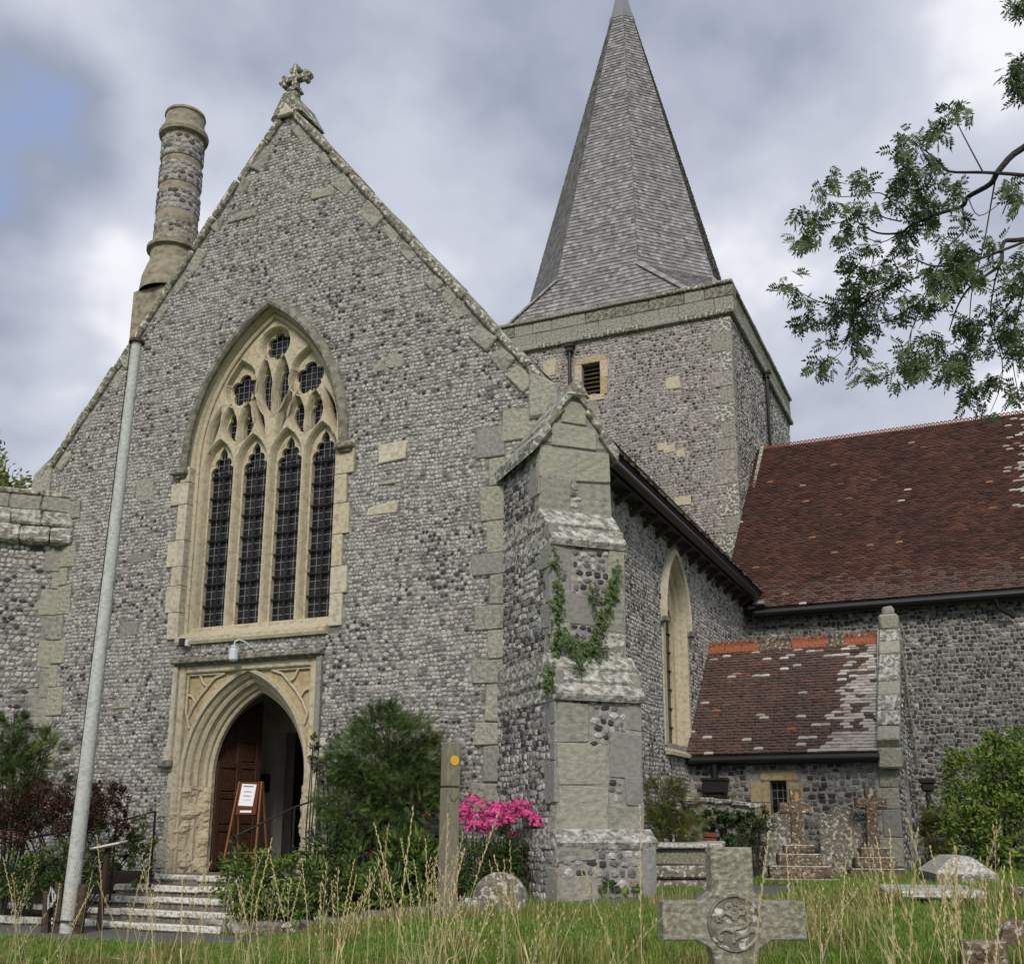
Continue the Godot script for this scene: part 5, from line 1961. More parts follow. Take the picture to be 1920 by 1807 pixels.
func flagpole() -> void:
	var base := Vector3(-0.52, ground_y(-0.52, 2.5), 2.5)
	var root := thing("flagpole", "tall pale grey painted flagpole rising from old timber props by the steps", "flagpole", base)
	var top := on_z(256, 642, 2.5) - base
	var mb := MB.new()
	tube(mb, [Vector3(0, 0.02, 0), Vector3(0.005, 0.18, 0), top * 0.5, top], [0.088, 0.092, 0.079, 0.062], 16)
	part(root, "pole", mb.mesh(), M.pole_paint)
	mb = MB.new()
	tube(mb, [top - Vector3(0, 0.01, 0), top + Vector3(0, 0.03, 0)], [0.105, 0.10], 14)
	part(root, "truck", mb.mesh(), M.old_timber)
	mb = MB.new()
	var pts := []
	var rr := []
	for i in 13:
		var f := i / 12.0
		pts.append(top * lerpf(0.07, 0.995, f) + Vector3(-0.098 + 0.02 * f, 0, 0.03))
		rr.append(0.007)
	tube(mb, pts, rr, 5)
	part(root, "halyard", mb.mesh(), M.rusty)
	for q in [[-0.24, 0.52, 0.10], [-0.13, 0.62, 0.02], [0.17, 0.60, -0.02]]:
		mb = MB.new()
		block(mb, Transform3D(Basis.from_euler(Vector3(0, 0.2, q[0] * -0.3)), Vector3(q[0], q[1] * 0.5 - 0.03, q[2])), Vector3(0.085, q[1], 0.13), 0.03, 0.015)
		part(root, "timber_prop", mb.mesh(), M.old_timber)
	mb = MB.new()
	box(mb, Vector3(0.0, 0.16, 0.10), Vector3(0.5, 0.02, 0.03), 0.004)
	part(root, "pivot_bolt", mb.mesh(), M.rusty)
	mb = MB.new()
	var loop := []
	rr = []
	for i in 20:
		var a := i * 0.62
		loop.append(Vector3(-0.16 + 0.05 * cos(a), 0.42 + 0.02 * i * 0.4 - 0.18 * (i % 4) * 0.3, 0.13 + 0.03 * sin(a)))
		rr.append(0.009)
	tube(mb, loop, rr, 5)
	part(root, "rope_coil", mb.mesh(), M.pole_paint)


func lectern() -> void:
	var top := at_depth(203, 1584, 13.2)
	var base := Vector3(top.x - 0.02, ground_y(top.x, top.z), top.z)
	var root := thing("information_lectern", "slim dark post carrying a tilted white edged panel by the flagpole", "sign", base)
	var mb := MB.new()
	bar(mb, Vector3(-0.02, 0, 0), top - base - Vector3(0, 0.02, 0), 0.06, 0.06)
	part(root, "post", mb.mesh(), M.rusty)
	var t := Transform3D(Basis.from_euler(Vector3(0.07, 0.35, 0.20)), top - base)
	mb = MB.new()
	block(mb, t, Vector3(0.38, 0.022, 0.24), 0.004)
	part(root, "panel", mb.mesh(), M.white_paint)
	mb = MB.new()
	block(mb, t * Transform3D(Basis(), Vector3(0, -0.022, 0)), Vector3(0.39, 0.02, 0.25), 0.004)
	part(root, "tray", mb.mesh(), M.old_timber)


func way_post() -> void:
	var p := at_depth(838, 1700, 9.6)
	var base := Vector3(p.x, ground_y(p.x, p.z), p.z)
	var h := at_depth(841, 1386, 9.6).y - base.y
	var root := thing("waymark_post", "square weathered wooden post with a small yellow waymark disc near its top", "post", base)
	root.rotation = Vector3(0, deg_to_rad(57), 0)
	root.rotate_z(deg_to_rad(-0.6))
	var w := 0.138
	var mb := MB.new()
	box(mb, Vector3(0, (h - 0.42) * 0.5 - 0.15, 0), Vector3(w, h - 0.42 + 0.3, w), 0.008)
	part(root, "shaft", mb.mesh(), M.post_oak)
	mb = MB.new()
	box(mb, Vector3(0, h - 0.418 + 0.004, 0), Vector3(w - 0.012, 0.012, w - 0.012), 0.0)
	part(root, "groove", mb.mesh(), M.old_timber)
	mb = MB.new()
	box(mb, Vector3(0, h - 0.205, 0), Vector3(w, 0.405, w), 0.010)
	part(root, "head", mb.mesh(), M.post_oak)
	mb = MB.new()
	prism(mb, circle(Vector2.ZERO, 0.045, 24), 0.0, 0.006, frame(Vector3(0, h - 0.17, w * 0.5), Vector3.BACK))
	part(root, "waymark_disc", mb.mesh(), M.yellow_disc)
	mb = MB.new()
	var pts := []
	var rr := []
	for i in 12:
		var a := -0.3 - i * 0.24
		pts.append(Vector3(0.045 * cos(a), h - 0.46 + 0.08 * sin(a), w * 0.5))
		rr.append(0.004)
	tube(mb, pts, rr, 5)
	part(root, "carved_mark", mb.mesh(), M.old_timber)


func lamp() -> void:
	var p := on_z(438, 1222, 0.22)
	var root := thing("wall_lamp", "small white bulkhead lamp on a curved arm above the door", "lamp", p)
	var mb := MB.new()
	lathe(mb, [[0.0, -0.13], [0.055, -0.13], [0.07, -0.11], [0.066, 0.02], [0.045, 0.05], [0.05, 0.06], [0.05, 0.09], [0.0, 0.10]], 18)
	part(root, "shade", mb.mesh(), M.lamp_white)
	mb = MB.new()
	tube(mb, [Vector3(0, 0.09, 0), Vector3(0.01, 0.15, 0), Vector3(0.05, 0.18, -0.04), Vector3(0.11, 0.15, -0.12), Vector3(0.17, 0.08, -0.19)], [0.012, 0.012, 0.012, 0.012, 0.012], 8)
	part(root, "arm", mb.mesh(), M.lamp_white)
	var c := on_z(345, 1205, 0.09)
	var cam := thing("security_camera", "small black security camera under the corner of the window sill", "camera", c)
	mb = MB.new()
	box(mb, Vector3(-0.01, 0, 0.03), Vector3(0.075, 0.12, 0.10), 0.012)
	part(cam, "housing", mb.mesh(), M.iron)
	mb = MB.new()
	box(mb, Vector3(0.045, -0.005, -0.03), Vector3(0.05, 0.10, 0.10), 0.01)
	part(cam, "bracket", mb.mesh(), M.white_paint)


func bed_wall() -> void:
	var root := thing("bed_edging_wall", "low rough stone edging wall holding up the flower bed", "wall", Vector3(2.4, ground_y(2.4, 1.75), 1.75))
	for row in 1:
		var x := 0.95 + 0.15 * row
		while x < 4.4:
			var l := rng.randf_range(0.22, 0.48)
			var g := ground_y(x, 1.75)
			var h := rng.randf_range(0.15, 0.21)
			stone(root, "wall_stone", Transform3D(Basis.from_euler(Vector3(rng.randf_range(-0.05, 0.05), rng.randf_range(-0.1, 0.1), rng.randf_range(-0.06, 0.06))), Vector3(x + l * 0.5, g + 0.08 + row * 0.17, 1.75 - 0.04 * row) - root.position), Vector3(l - 0.015, h, 0.26), M.step_stone if rng.randf() < 0.8 else M.greystone_lichen, 0.04, 0.03)
			x += l
	var mb := MB.new()
	for q in [[0.95, 4.6], [-8.0, -1.45]]:
		var n := 12
		for i in n:
			var xa := lerpf(q[0], q[1], float(i) / n)
			var xb := lerpf(q[0], q[1], float(i + 1) / n)
			var zf := 1.70
			mb.quad(Vector3(xa, ground_y(xa, zf) + 0.12, zf), Vector3(xb, ground_y(xb, zf) + 0.12, zf), Vector3(xb, 0.02, 0.05), Vector3(xa, 0.02, 0.05))
	structure("flower_bed_soil", mb.mesh(), M.soil)


# ---------------------------------------------------------------- planting
func leaf_mesh(kind: String) -> ArrayMesh:
	var mb := MB.new()
	match kind:
		"oval":
			mb.quad(Vector3(0, 0, 0), Vector3(0.22, 0.35, 0.06), Vector3(0.14, 0.75, 0.03), Vector3(0, 1.0, -0.06))
			mb.quad(Vector3(0, 0, 0), Vector3(0, 1.0, -0.06), Vector3(-0.14, 0.75, 0.03), Vector3(-0.22, 0.35, 0.06))
		"narrow":
			mb.quad(Vector3(0, 0, 0), Vector3(0.10, 0.35, 0.03), Vector3(0.06, 0.75, 0.0), Vector3(0, 1.0, -0.1))
			mb.quad(Vector3(0, 0, 0), Vector3(0, 1.0, -0.1), Vector3(-0.06, 0.75, 0.0), Vector3(-0.10, 0.35, 0.03))
		"yew":      # twig set with needles
			for i in 9:
				var y := 0.08 + i * 0.1
				var l := 0.26 * (1.0 - 0.4 * absf(i - 3.5) / 5.0)
				for s in [-1, 1]:
					mb.tri(Vector3(0, y, 0), Vector3(s * l, y + 0.16, 0.05), Vector3(0, y + 0.055, 0))
			mb.quad(Vector3(-0.012, 0, 0), Vector3(0.012, 0, 0), Vector3(0.006, 1, 0), Vector3(-0.006, 1, 0))
		"ivy":
			var rim := [Vector2(0, 0), Vector2(0.34, -0.08), Vector2(0.46, 0.28), Vector2(0.24, 0.46), Vector2(0.0, 1.0), Vector2(-0.24, 0.46), Vector2(-0.46, 0.28), Vector2(-0.34, -0.08)]
			for i in range(1, 7):
				mb.tri(Vector3(rim[0].x, 0.1, 0.08), Vector3(rim[i].x, rim[i].y, -0.03), Vector3(rim[i + 1].x, rim[i + 1].y, -0.03))
		"ash":      # drooping compound leaf of nine leaflets
			for i in 4:
				var y := 0.22 + i * 0.17
				for s in [-1, 1]:
					var b := Vector3(0, y, -0.10 * y * y)
					var tip := b + Vector3(s * 0.36, 0.17, -0.13)
					var m := b.lerp(tip, 0.5)
					mb.quad(b, m + Vector3(0.02 * s, -0.08, 0.02), tip, m + Vector3(-0.02 * s, 0.08, 0.02))
			mb.quad(Vector3(0, 0.86, -0.08), Vector3(0.08, 1.02, -0.10), Vector3(0, 1.28, -0.18), Vector3(-0.08, 1.02, -0.10))
			mb.quad(Vector3(-0.008, 0, 0), Vector3(0.008, 0, 0), Vector3(0.005, 0.9, -0.09), Vector3(-0.005, 0.9, -0.09))
		"feather":   # ferny spray
			for i in 10:
				var y := 0.06 + i * 0.095
				var l := 0.24 * sin(PI * (0.15 + 0.85 * i / 10.0))
				for s in [-1, 1]:
					mb.tri(Vector3(0, y, 0), Vector3(s * l, y + 0.10, -0.03), Vector3(0, y + 0.05, 0))
			mb.quad(Vector3(-0.01, 0, 0), Vector3(0.01, 0, 0), Vector3(0.004, 1, -0.02), Vector3(-0.004, 1, -0.02))
		"floret":
			for i in 5:
				var a := TAU * i / 5
				var d := Vector3(cos(a), sin(a), 0)
				var e := Vector3(-sin(a), cos(a), 0)
				mb.quad(Vector3(0, 0, -0.05), d * 0.35 - e * 0.26 + Vector3(0, 0, 0.04), d * 0.56 + Vector3(0, 0, 0.0), d * 0.35 + e * 0.26 + Vector3(0, 0, 0.04))
	return mb.mesh()


var leaves := {}


func leaf(kind: String) -> ArrayMesh:
	if not leaves.has(kind):
		leaves[kind] = leaf_mesh(kind)
	return leaves[kind]


# leaves gathered in clumps through a set of ellipsoids. blobs: [centre, radii, number of leaves]
func foliage(root: Node3D, called: String, kind: String, blobs: Array, size: float, tones: Array, droop := 0.0, per := 26, spread := 0.17) -> void:
	var where := []
	var tints := []
	for b in blobs:
		var c: Vector3 = b[0]
		var r: Vector3 = b[1]
		var left: int = b[2]
		while left > 0:
			var u := Vector3(rng.randfn(), rng.randfn(), rng.randfn()).normalized()
			var rad := pow(rng.randf(), 0.42) * (1.0 + 0.22 * nz.get_noise_3d(u.x * 2.0 + c.x, u.y * 2.0, u.z * 2.0 + c.z))
			var cc := c + u * r * rad
			var dirn := (u * Vector3(1, 0.8, 1) + Vector3(0, 0.35 - droop, 0)).normalized()
			var tone: Color = tones[rng.randi() % tones.size()]
			var bright := rng.randf_range(0.75, 1.25)
			for i in mini(per, left):
				var p := cc + Vector3(rng.randfn(), rng.randfn(), rng.randfn()) * spread * minf(r.x, r.y) * 0.75
				var d := (dirn + Vector3(rng.randfn(), rng.randfn(), rng.randfn()) * 0.55 - Vector3(0, droop, 0)).normalized()
				var x := d.cross(Vector3(rng.randfn(), rng.randfn(), rng.randfn())).normalized()
				var s := size * rng.randf_range(0.65, 1.25)
				where.append(Transform3D(Basis(x * s, d * s, x.cross(d) * s), p))
				var k := bright * rng.randf_range(0.8, 1.2)
				tints.append(Color(tone.r * k, tone.g * k, tone.b * k))
			left -= per
	many(root, called, leaf(kind), M.leaf, where, tints)


func stems(root: Node3D, from: Vector3, tips: Array, r: float, mat: Material) -> void:
	for tip in tips:
		var mb := MB.new()
		var m: Vector3 = from.lerp(tip, 0.5) + Vector3(rng.randf_range(-0.08, 0.08), 0.05, rng.randf_range(-0.08, 0.08))
		tube(mb, [from, m, tip], [r, r * 0.75, r * 0.35], 6, false)
		part(root, "stem", mb.mesh(), mat)


# px blobs: [px, py, depth, radius across px, radius up px, leaves]
func bush(called: String, label: String, category: String, kind: String, list: Array, size: float, tones: Array, droop := 0.0, extra := {}) -> Node3D:
	var low := 1e9
	var sum := Vector3.ZERO
	var world := []
	for q in list:
		var c := at_depth(q[0], q[1], q[2])
		var s: float = q[2] / FOCAL
		world.append([c, Vector3(q[3] * s, q[4] * s, q[3] * s * extra.get("thick", 0.8)), q[5]])
		sum += c
	sum /= list.size()
	var base := Vector3(sum.x, ground_y(sum.x, sum.z), sum.z)
	var root := thing(called, label, category, base, extra.get("group", ""))
	var blobs := []
	for w in world:
		blobs.append([w[0] - base, w[1], w[2]])
	foliage(root, "foliage", kind, blobs, size, tones, droop, extra.get("per", 26), extra.get("spread", 0.17))
	var tips := []
	for b in blobs:
		for i in 3:
			tips.append(b[0] + Vector3(rng.randf_range(-0.5, 0.5) * b[1].x, rng.randf_range(0.0, 0.6) * b[1].y, rng.randf_range(-0.4, 0.4) * b[1].z))
	stems(root, Vector3(0, -0.05, 0), tips, extra.get("stem", 0.014), M.bark)
	return root


func build_planting() -> void:
	var dark := [Color(0.048, 0.076, 0.021), Color(0.066, 0.10, 0.026), Color(0.034, 0.056, 0.017)]
	var mid := [Color(0.07, 0.115, 0.026), Color(0.09, 0.14, 0.032), Color(0.05, 0.088, 0.022)]
	var fresh := [Color(0.12, 0.19, 0.038), Color(0.15, 0.22, 0.05), Color(0.09, 0.15, 0.032)]
	var wine := [Color(0.055, 0.028, 0.020), Color(0.085, 0.032, 0.024), Color(0.045, 0.040, 0.020), Color(0.035, 0.024, 0.016)]
	bush("yew_bush", "dark green bushy yew beside the doorway and behind the waymark post", "shrub", "yew", [[720, 1415, 13.3, 100, 85, 2100], [745, 1480, 13.2, 105, 85, 2100], [680, 1510, 13.3, 90, 70, 1500], [715, 1355, 13.4, 60, 40, 700], [650, 1440, 13.4, 45, 60, 600], [800, 1440, 13.3, 45, 65, 700]], 0.125, dark + mid + [Color(0.06, 0.10, 0.025)], 0.1)
	bush("purple_shrub", "straggly purple leaved shrub between the doorway and the yew", "shrub", "oval", [[628, 1470, 13.7, 40, 60, 420], [600, 1430, 13.9, 20, 50, 120], [650, 1540, 13.6, 40, 40, 300]], 0.05, [Color(0.04, 0.02, 0.03), Color(0.03, 0.03, 0.02), Color(0.055, 0.03, 0.035)], 0.1)
	bush("climbing_rose", "thin leafy climber over the edge of the door arch", "climber", "oval", [[588, 1402, 14.2, 22, 20, 60], [598, 1450, 14.1, 18, 40, 70]], 0.06, mid, 0.3)
	bush("bed_shrub", "low spreading green shrub overhanging the steps", "shrub", "oval", [[455, 1640, 13.2, 60, 55, 1300], [520, 1645, 13.2, 60, 55, 1300], [480, 1690, 12.6, 75, 45, 1300], [590, 1670, 12.7, 65, 55, 1400], [560, 1700, 12.3, 70, 30, 700]], 0.066, mid + fresh, 0.15)
	bush("bed_shrub", "taller dark leafy shrub under the yew, above the edging wall", "shrub", "oval", [[620, 1600, 13.3, 60, 60, 1000], [690, 1590, 13.2, 60, 50, 900], [660, 1665, 12.5, 70, 55, 1400]], 0.072, dark + mid, 0.1)
	bush("lily_clump", "clump of broad pointed leaves with two small orange flowers", "plant", "narrow", [[745, 1630, 12.7, 60, 70, 900], [800, 1640, 12.5, 50, 70, 800], [730, 1690, 12.1, 80, 40, 900]], 0.17, mid + fresh, 0.1)
	for q in [[708, 1570, 12.9], [802, 1525, 12.5], [690, 1600, 12.9]]:
		var c := at_depth(q[0], q[1], q[2])
		var l := get_node("lily_clump")
		var mb := MB.new()
		mb.colored = true
		for i in 7:
			var a := rng.randf() * TAU
			var d := Vector3(cos(a), rng.randf_range(-0.5, 0.4), sin(a)).normalized()
			var x := d.cross(Vector3.UP).normalized()
			var k := rng.randf_range(0.7, 1.2)
			mb.tint = Color(0.5 * k, 0.10 * k, 0.03 * k)
			stamp(mb, leaf("narrow"), Transform3D(Basis(x * 0.09, d * 0.09, x.cross(d) * 0.09), c - l.position))
		part(l, "orange_flower", mb.mesh(), M.petal)
		stems(l, Vector3(c.x - l.position.x, 0.2, c.z - l.position.z), [c - l.position], 0.006, M.bark)
	phlox()
	bush("yew_bush", "feathery green yew against the wall beside the north buttress", "shrub", "yew", [[30, 1420, 14.6, 70, 60, 1200], [-20, 1450, 14.5, 70, 80, 900], [85, 1400, 14.7, 36, 30, 300], [20, 1360, 14.7, 30, 34, 260], [60, 1460, 14.5, 70, 40, 700]], 0.125, dark + mid)
	bush("berberis_bush", "dark red berberis bush beneath the feathery yew", "shrub", "oval", [[60, 1510, 14.2, 70, 50, 3600], [140, 1520, 14.1, 70, 55, 4200], [20, 1540, 14.1, 60, 50, 2600], [200, 1500, 14.2, 40, 46, 1300], [230, 1560, 14.2, 28, 36, 600]], 0.046, wine, 0.0, {"per": 30, "spread": 0.13})
	bush("bed_shrub", "mixed green shrub behind the hand rail posts", "shrub", "oval", [[40, 1640, 13.8, 70, 50, 1200], [120, 1620, 13.8, 60, 50, 1000], [190, 1610, 13.8, 40, 50, 600], [255, 1600, 14.2, 30, 60, 600], [90, 1670, 13.6, 60, 34, 600]], 0.065, mid + dark, 0.1)
	ivy()
	bush("fern_clump", "yellow green fern and creeper leaves at the buttress foot", "plant", "oval", [[1090, 1668, 11.6, 40, 20, 260], [1150, 1662, 11.6, 46, 18, 300], [1200, 1660, 11.7, 20, 14, 90], [1070, 1600, 11.9, 22, 60, 260]], 0.06, fresh + [Color(0.16, 0.17, 0.03)], 0.1)
	bush("feathery_shrub", "feathery olive shrub growing between the buttress and the chapel", "shrub", "feather", [[1240, 1500, 14.6, 36, 60, 420], [1260, 1560, 14.5, 46, 50, 480], [1285, 1530, 14.8, 30, 40, 260]], 0.17, [Color(0.10, 0.115, 0.03), Color(0.07, 0.09, 0.025), Color(0.13, 0.12, 0.035)], 0.1)
	bush("low_shrub", "small grey green shrub by the ivy covered wall", "shrub", "oval", [[1415, 1560, 15.8, 34, 40, 800], [1395, 1590, 15.7, 36, 30, 600], [1432, 1530, 15.9, 18, 26, 220]], 0.045, [Color(0.045, 0.065, 0.025), Color(0.06, 0.08, 0.03), Color(0.035, 0.05, 0.02)])
	bush("elder_bush", "large bright green bush against the transept wall", "shrub", "oval", [[1850, 1460, 16.8, 90, 70, 2400], [1900, 1520, 16.6, 110, 80, 2600], [1800, 1560, 16.6, 70, 60, 1500], [1870, 1400, 17.0, 50, 30, 500], [1940, 1430, 16.8, 60, 60, 900], [1830, 1600, 16.4, 80, 40, 900]], 0.095, fresh + [Color(0.17, 0.24, 0.045), Color(0.14, 0.20, 0.04)], 0.15)
	bush("brown_shrub", "small olive brown shrub beside the bright green bush", "shrub", "feather", [[1755, 1560, 16.6, 34, 46, 420], [1745, 1600, 16.4, 36, 30, 300]], 0.14, [Color(0.10, 0.085, 0.03), Color(0.06, 0.075, 0.025)], 0.1)


func phlox() -> void:
	var root := bush("phlox_clump", "clump of bright pink phlox flowering in front of the buttress", "flowers", "narrow", [[900, 1620, 12.2, 50, 60, 900], [960, 1610, 12.2, 50, 60, 900], [1005, 1620, 12.2, 30, 60, 500], [930, 1670, 11.9, 70, 30, 600]], 0.11, [Color(0.05, 0.085, 0.024), Color(0.07, 0.115, 0.03)], 0.1)
	for q in [[872, 1512], [884, 1498], [868, 1540], [893, 1530], [912, 1520], [930, 1524], [945, 1517], [962, 1522], [955, 1540], [985, 1510], [978, 1518], [1000, 1534], [925, 1545], [885, 1555], [905, 1560], [962, 1566], [938, 1530], [875, 1528], [900, 1508], [920, 1535], [950, 1530], [972, 1530], [990, 1525], [1008, 1545], [890, 1545], [935, 1512], [968, 1508], [915, 1550], [865, 1525], [945, 1550]]:
		var c := at_depth(q[0] + rng.randf_range(-3, 3), q[1], 12.2 + rng.randf_range(-0.18, 0.18)) - root.position
		var mb := MB.new()
		mb.colored = true
		for i in 36:
			var u := Vector3(rng.randfn(), absf(rng.randfn()) * 0.8 - 0.2, rng.randfn()).normalized()
			var x := u.cross(Vector3(rng.randfn(), rng.randfn(), rng.randfn())).normalized()
			var s := rng.randf_range(0.030, 0.042)
			var k := rng.randf_range(0.75, 1.25)
			mb.tint = Color(0.62 * k, 0.075 * k, 0.26 * k)
			stamp(mb, leaf("floret"), Transform3D(Basis(x * s, u.cross(x) * s, u * s), c + u * Vector3(0.10, 0.075, 0.10) * rng.randf_range(0.75, 1.05)))
		part(root, "flower_head", mb.mesh(), M.petal)
		stems(root, Vector3(c.x * 0.8, 0.15, c.z), [c], 0.006, M.bark)


func ivy() -> void:
	var t := frame(Vector3(A, 0, 0), Vector3(1, 0, 1))
	var base := t.origin + t.basis.z * 1.4
	base.y = ground_y(base.x, base.z)
	var root := thing("ivy", "green ivy climbing in two strands up the stone buttress", "ivy", base)
	var where := []
	var tints := []
	var strands := [[[[1040, 1035], [1047, 1100], [1048, 1160], [1040, 1215], [1042, 1280]], 1.15, 11.0, 190], [[[1160, 1062], [1150, 1110], [1132, 1150], [1118, 1195], [1085, 1225]], 1.16, 11.0, 200], [[[1048, 1190], [1075, 1210], [1105, 1222], [1135, 1215]], 1.20, 14.0, 150], [[[1108, 1105], [1118, 1130]], 1.17, 6.0, 30], [[[1030, 1250], [1028, 1295]], 1.30, 9.0, 70], [[[1082, 1225], [1090, 1255]], 1.36, 8.0, 50]]
	for st in strands:
		var pts: Array = st[0]
		var line := []
		var rr := []
		for q in pts:
			line.append(on_plane(q[0], q[1], t.origin + t.basis.z * (st[1] - 0.02), t.basis.z) - base)
			rr.append(0.010)
		var mb := MB.new()
		tube(mb, line, rr, 5)
		part(root, "vine", mb.mesh(), M.bark)
		for i in st[3]:
			var f := rng.randf() * (pts.size() - 1)
			var k := mini(int(f), pts.size() - 2)
			var px: float = lerpf(pts[k][0], pts[k + 1][0], f - k) + rng.randfn() * st[2] * 0.55
			var py: float = lerpf(pts[k][1], pts[k + 1][1], f - k) + rng.randfn() * 8.0
			var p := on_plane(px, py, t.origin + t.basis.z * (st[1] + rng.randf_range(0.0, 0.07)), t.basis.z) - base
			var d := (Vector3.DOWN * 0.8 + t.basis.z * rng.randf_range(0.1, 0.6) + t.basis.x * rng.randf_range(-0.7, 0.7)).normalized()
			var n: Vector3 = (t.basis.z + Vector3(0, 0.5, 0) + Vector3(rng.randfn(), rng.randfn(), rng.randfn()) * 0.3).normalized()
			var x := d.cross(n).normalized()
			var s := rng.randf_range(0.04, 0.07)
			where.append(Transform3D(Basis(x * s, d * s, x.cross(d) * s), p))
			var b := rng.randf_range(0.7, 1.4)
			tints.append(Color(0.06 * b, 0.095 * b, 0.026 * b))
	many(root, "foliage", leaf("ivy"), M.leaf, where, tints)


func stamp(mb: MB, mesh: ArrayMesh, t: Transform3D) -> void:
	var v: PackedVector3Array = mesh.surface_get_arrays(0)[Mesh.ARRAY_VERTEX]
	for i in range(0, v.size(), 3):
		mb.tri(t * v[i], t * v[i + 2], t * v[i + 1])


# ---------------------------------------------------------------- graves
func foot(px: float, py: float, depth: float) -> Vector3:   # ground point under a photo pixel at a chosen depth
	var p := at_depth(px, py, depth)
	return Vector3(p.x, ground_y(p.x, p.z), p.z)


func rise(px: float, py: float, depth: float) -> float:   # height above the ground of a photo pixel at a depth
	var p := at_depth(px, py, depth)
	return maxf(0.12, p.y - ground_y(p.x, p.z))


func facing(root: Node3D, deg: float) -> void:
	root.rotation.y = deg_to_rad(deg)


func build_graves() -> void:
	carved_cross()
	stepped_cross("brown stone cross on three stepped slabs, yellow lichen on its top arm", foot(1500, 1640, 15.0), 1.28, 0.46, M.grave_brown, true)
	stepped_cross("dark mossy stone cross with white blotches, before the chapel corner", foot(1641, 1620, 16.6), 1.36, 0.48, M.grave_brown, false)
	headstone("tall grey headstone with scrolled shoulders leaning by the chapel window", foot(1472, 1610, 17.2), 0.66, 1.02, "scroll", M.grave)
	headstone("wide lichened headstone with a curved top between the two stone crosses", foot(1588, 1630, 17.0), 0.76, 1.06, "scroll", M.grave)
	headstone("small round topped headstone half hidden by grass near the waymark post", foot(937, 1745, 9.9), 0.52, 0.40, "round", M.grave)
	headstone("small square weathered stone with a scalloped panel in tall grass", foot(1848, 1800, 6.6), 0.26, rise(1848, 1764, 6.6), "square", M.grave_brown)
	headstone("narrow brown stone tip rising from the tall grass", foot(1908, 1760, 7.0), 0.20, rise(1908, 1724, 7.0), "round", M.grave_brown)
	headstone("small pale stone post beside the table tomb", foot(1912, 1690, 9.6), 0.16, rise(1912, 1663, 9.6), "square", M.grave)
	table_tomb()
	coped_tomb()
	ledger_tomb()
	pier_wall()


func carved_cross() -> void:
	var c := at_depth(1371, 1715, 5.7)
	var base := Vector3(c.x, ground_y(c.x, c.z), c.z)
	var root := thing("stone_cross", "pale mottled grey gravestone cross with a carved round boss in long grass", "gravestone", base)
	facing(root, 27.0)
	var cy := c.y - base.y
	var mb := MB.new()
	var w := 0.112
	var outline := PackedVector2Array([Vector2(-0.10, cy - 0.30), Vector2(0.10, cy - 0.30), Vector2(0.125, cy - 0.17), Vector2(0.20, cy - 0.125), Vector2(0.385, cy - 0.125), Vector2(0.385, cy + 0.07), Vector2(0.17, cy + 0.075), Vector2(w, cy + 0.12), Vector2(w, cy + 0.35), Vector2(-w, cy + 0.35), Vector2(-w, cy + 0.12), Vector2(-0.17, cy + 0.075), Vector2(-0.38, cy + 0.07), Vector2(-0.38, cy - 0.125), Vector2(-0.20, cy - 0.125), Vector2(-0.125, cy - 0.17)])
	prism(mb, outline, -0.07, 0.07, Transform3D(), 0.008)
	part(root, "cross_head", mb.mesh(), M.grave_cross)
	mb = MB.new()
	prism(mb, rect(-0.11, -0.1, 0.11, cy - 0.303), -0.08, 0.08, Transform3D(), 0.01)
	part(root, "shaft", mb.mesh(), M.grave_cross)
	mb = MB.new()
	for y in [cy - 0.30, cy - 0.33]:
		box(mb, Vector3(0, y, 0), Vector3(0.25, 0.018, 0.19), 0.004)
	part(root, "collar", mb.mesh(), M.grave_cross)
	var boss := Transform3D(Basis(), Vector3(0.0, cy - 0.035, 0.069))
	mb = MB.new()
	for i in 28:      # sunk roundel with a raised rim
		var a0 := TAU * i / 28
		var a1 := TAU * (i + 1) / 28
		var ring := [[0.148, 0.0], [0.144, 0.014], [0.134, 0.016], [0.126, 0.004]]
		for k in 3:
			mb.quad(boss * Vector3(cos(a0) * ring[k][0], sin(a0) * ring[k][0], ring[k][1]), boss * Vector3(cos(a1) * ring[k][0], sin(a1) * ring[k][0], ring[k][1]), boss * Vector3(cos(a1) * ring[k + 1][0], sin(a1) * ring[k + 1][0], ring[k + 1][1]), boss * Vector3(cos(a0) * ring[k + 1][0], sin(a0) * ring[k + 1][0], ring[k + 1][1]))
	prism(mb, circle(Vector2.ZERO, 0.128, 28), 0.0, 0.0045, boss, 0.0, false)
	part(root, "roundel", mb.mesh(), M.grave)
	mb = MB.new()
	for q in [[[-0.01, -0.10], [-0.005, -0.04], [0.01, 0.02], [0.0, 0.05]], [[0.0, -0.03], [0.05, -0.02], [0.08, 0.01], [0.06, 0.03]], [[0.0, -0.05], [-0.05, -0.03], [-0.09, -0.05], [-0.08, -0.08]], [[0.0, -0.08], [0.06, -0.06], [0.09, -0.03]], [[0.0, 0.03], [-0.05, 0.05], [-0.08, 0.03]]]:
		var pl := []
		var rr := []
		for s in q:
			pl.append(boss * Vector3(s[0], s[1], 0.006))
			rr.append(0.011)
		tube(mb, pl, rr, 6)
	for q in [[-0.03, 0.075, 0.026], [0.035, 0.065, 0.028], [0.0, 0.035, 0.022], [0.075, 0.02, 0.02], [-0.085, 0.02, 0.019], [-0.08, -0.075, 0.018], [0.09, -0.035, 0.017], [0.01, 0.10, 0.016]]:
		for k in 6:
			var a := TAU * k / 6
			var o: Vector2 = Vector2(q[0], q[1]) + Vector2.from_angle(a) * q[2] * 0.6
			prism(mb, circle(o, q[2] * 0.5, 8), 0.004, 0.016, boss, 0.004, false)
	part(root, "carved_flowers", mb.mesh(), M.grave_cross)


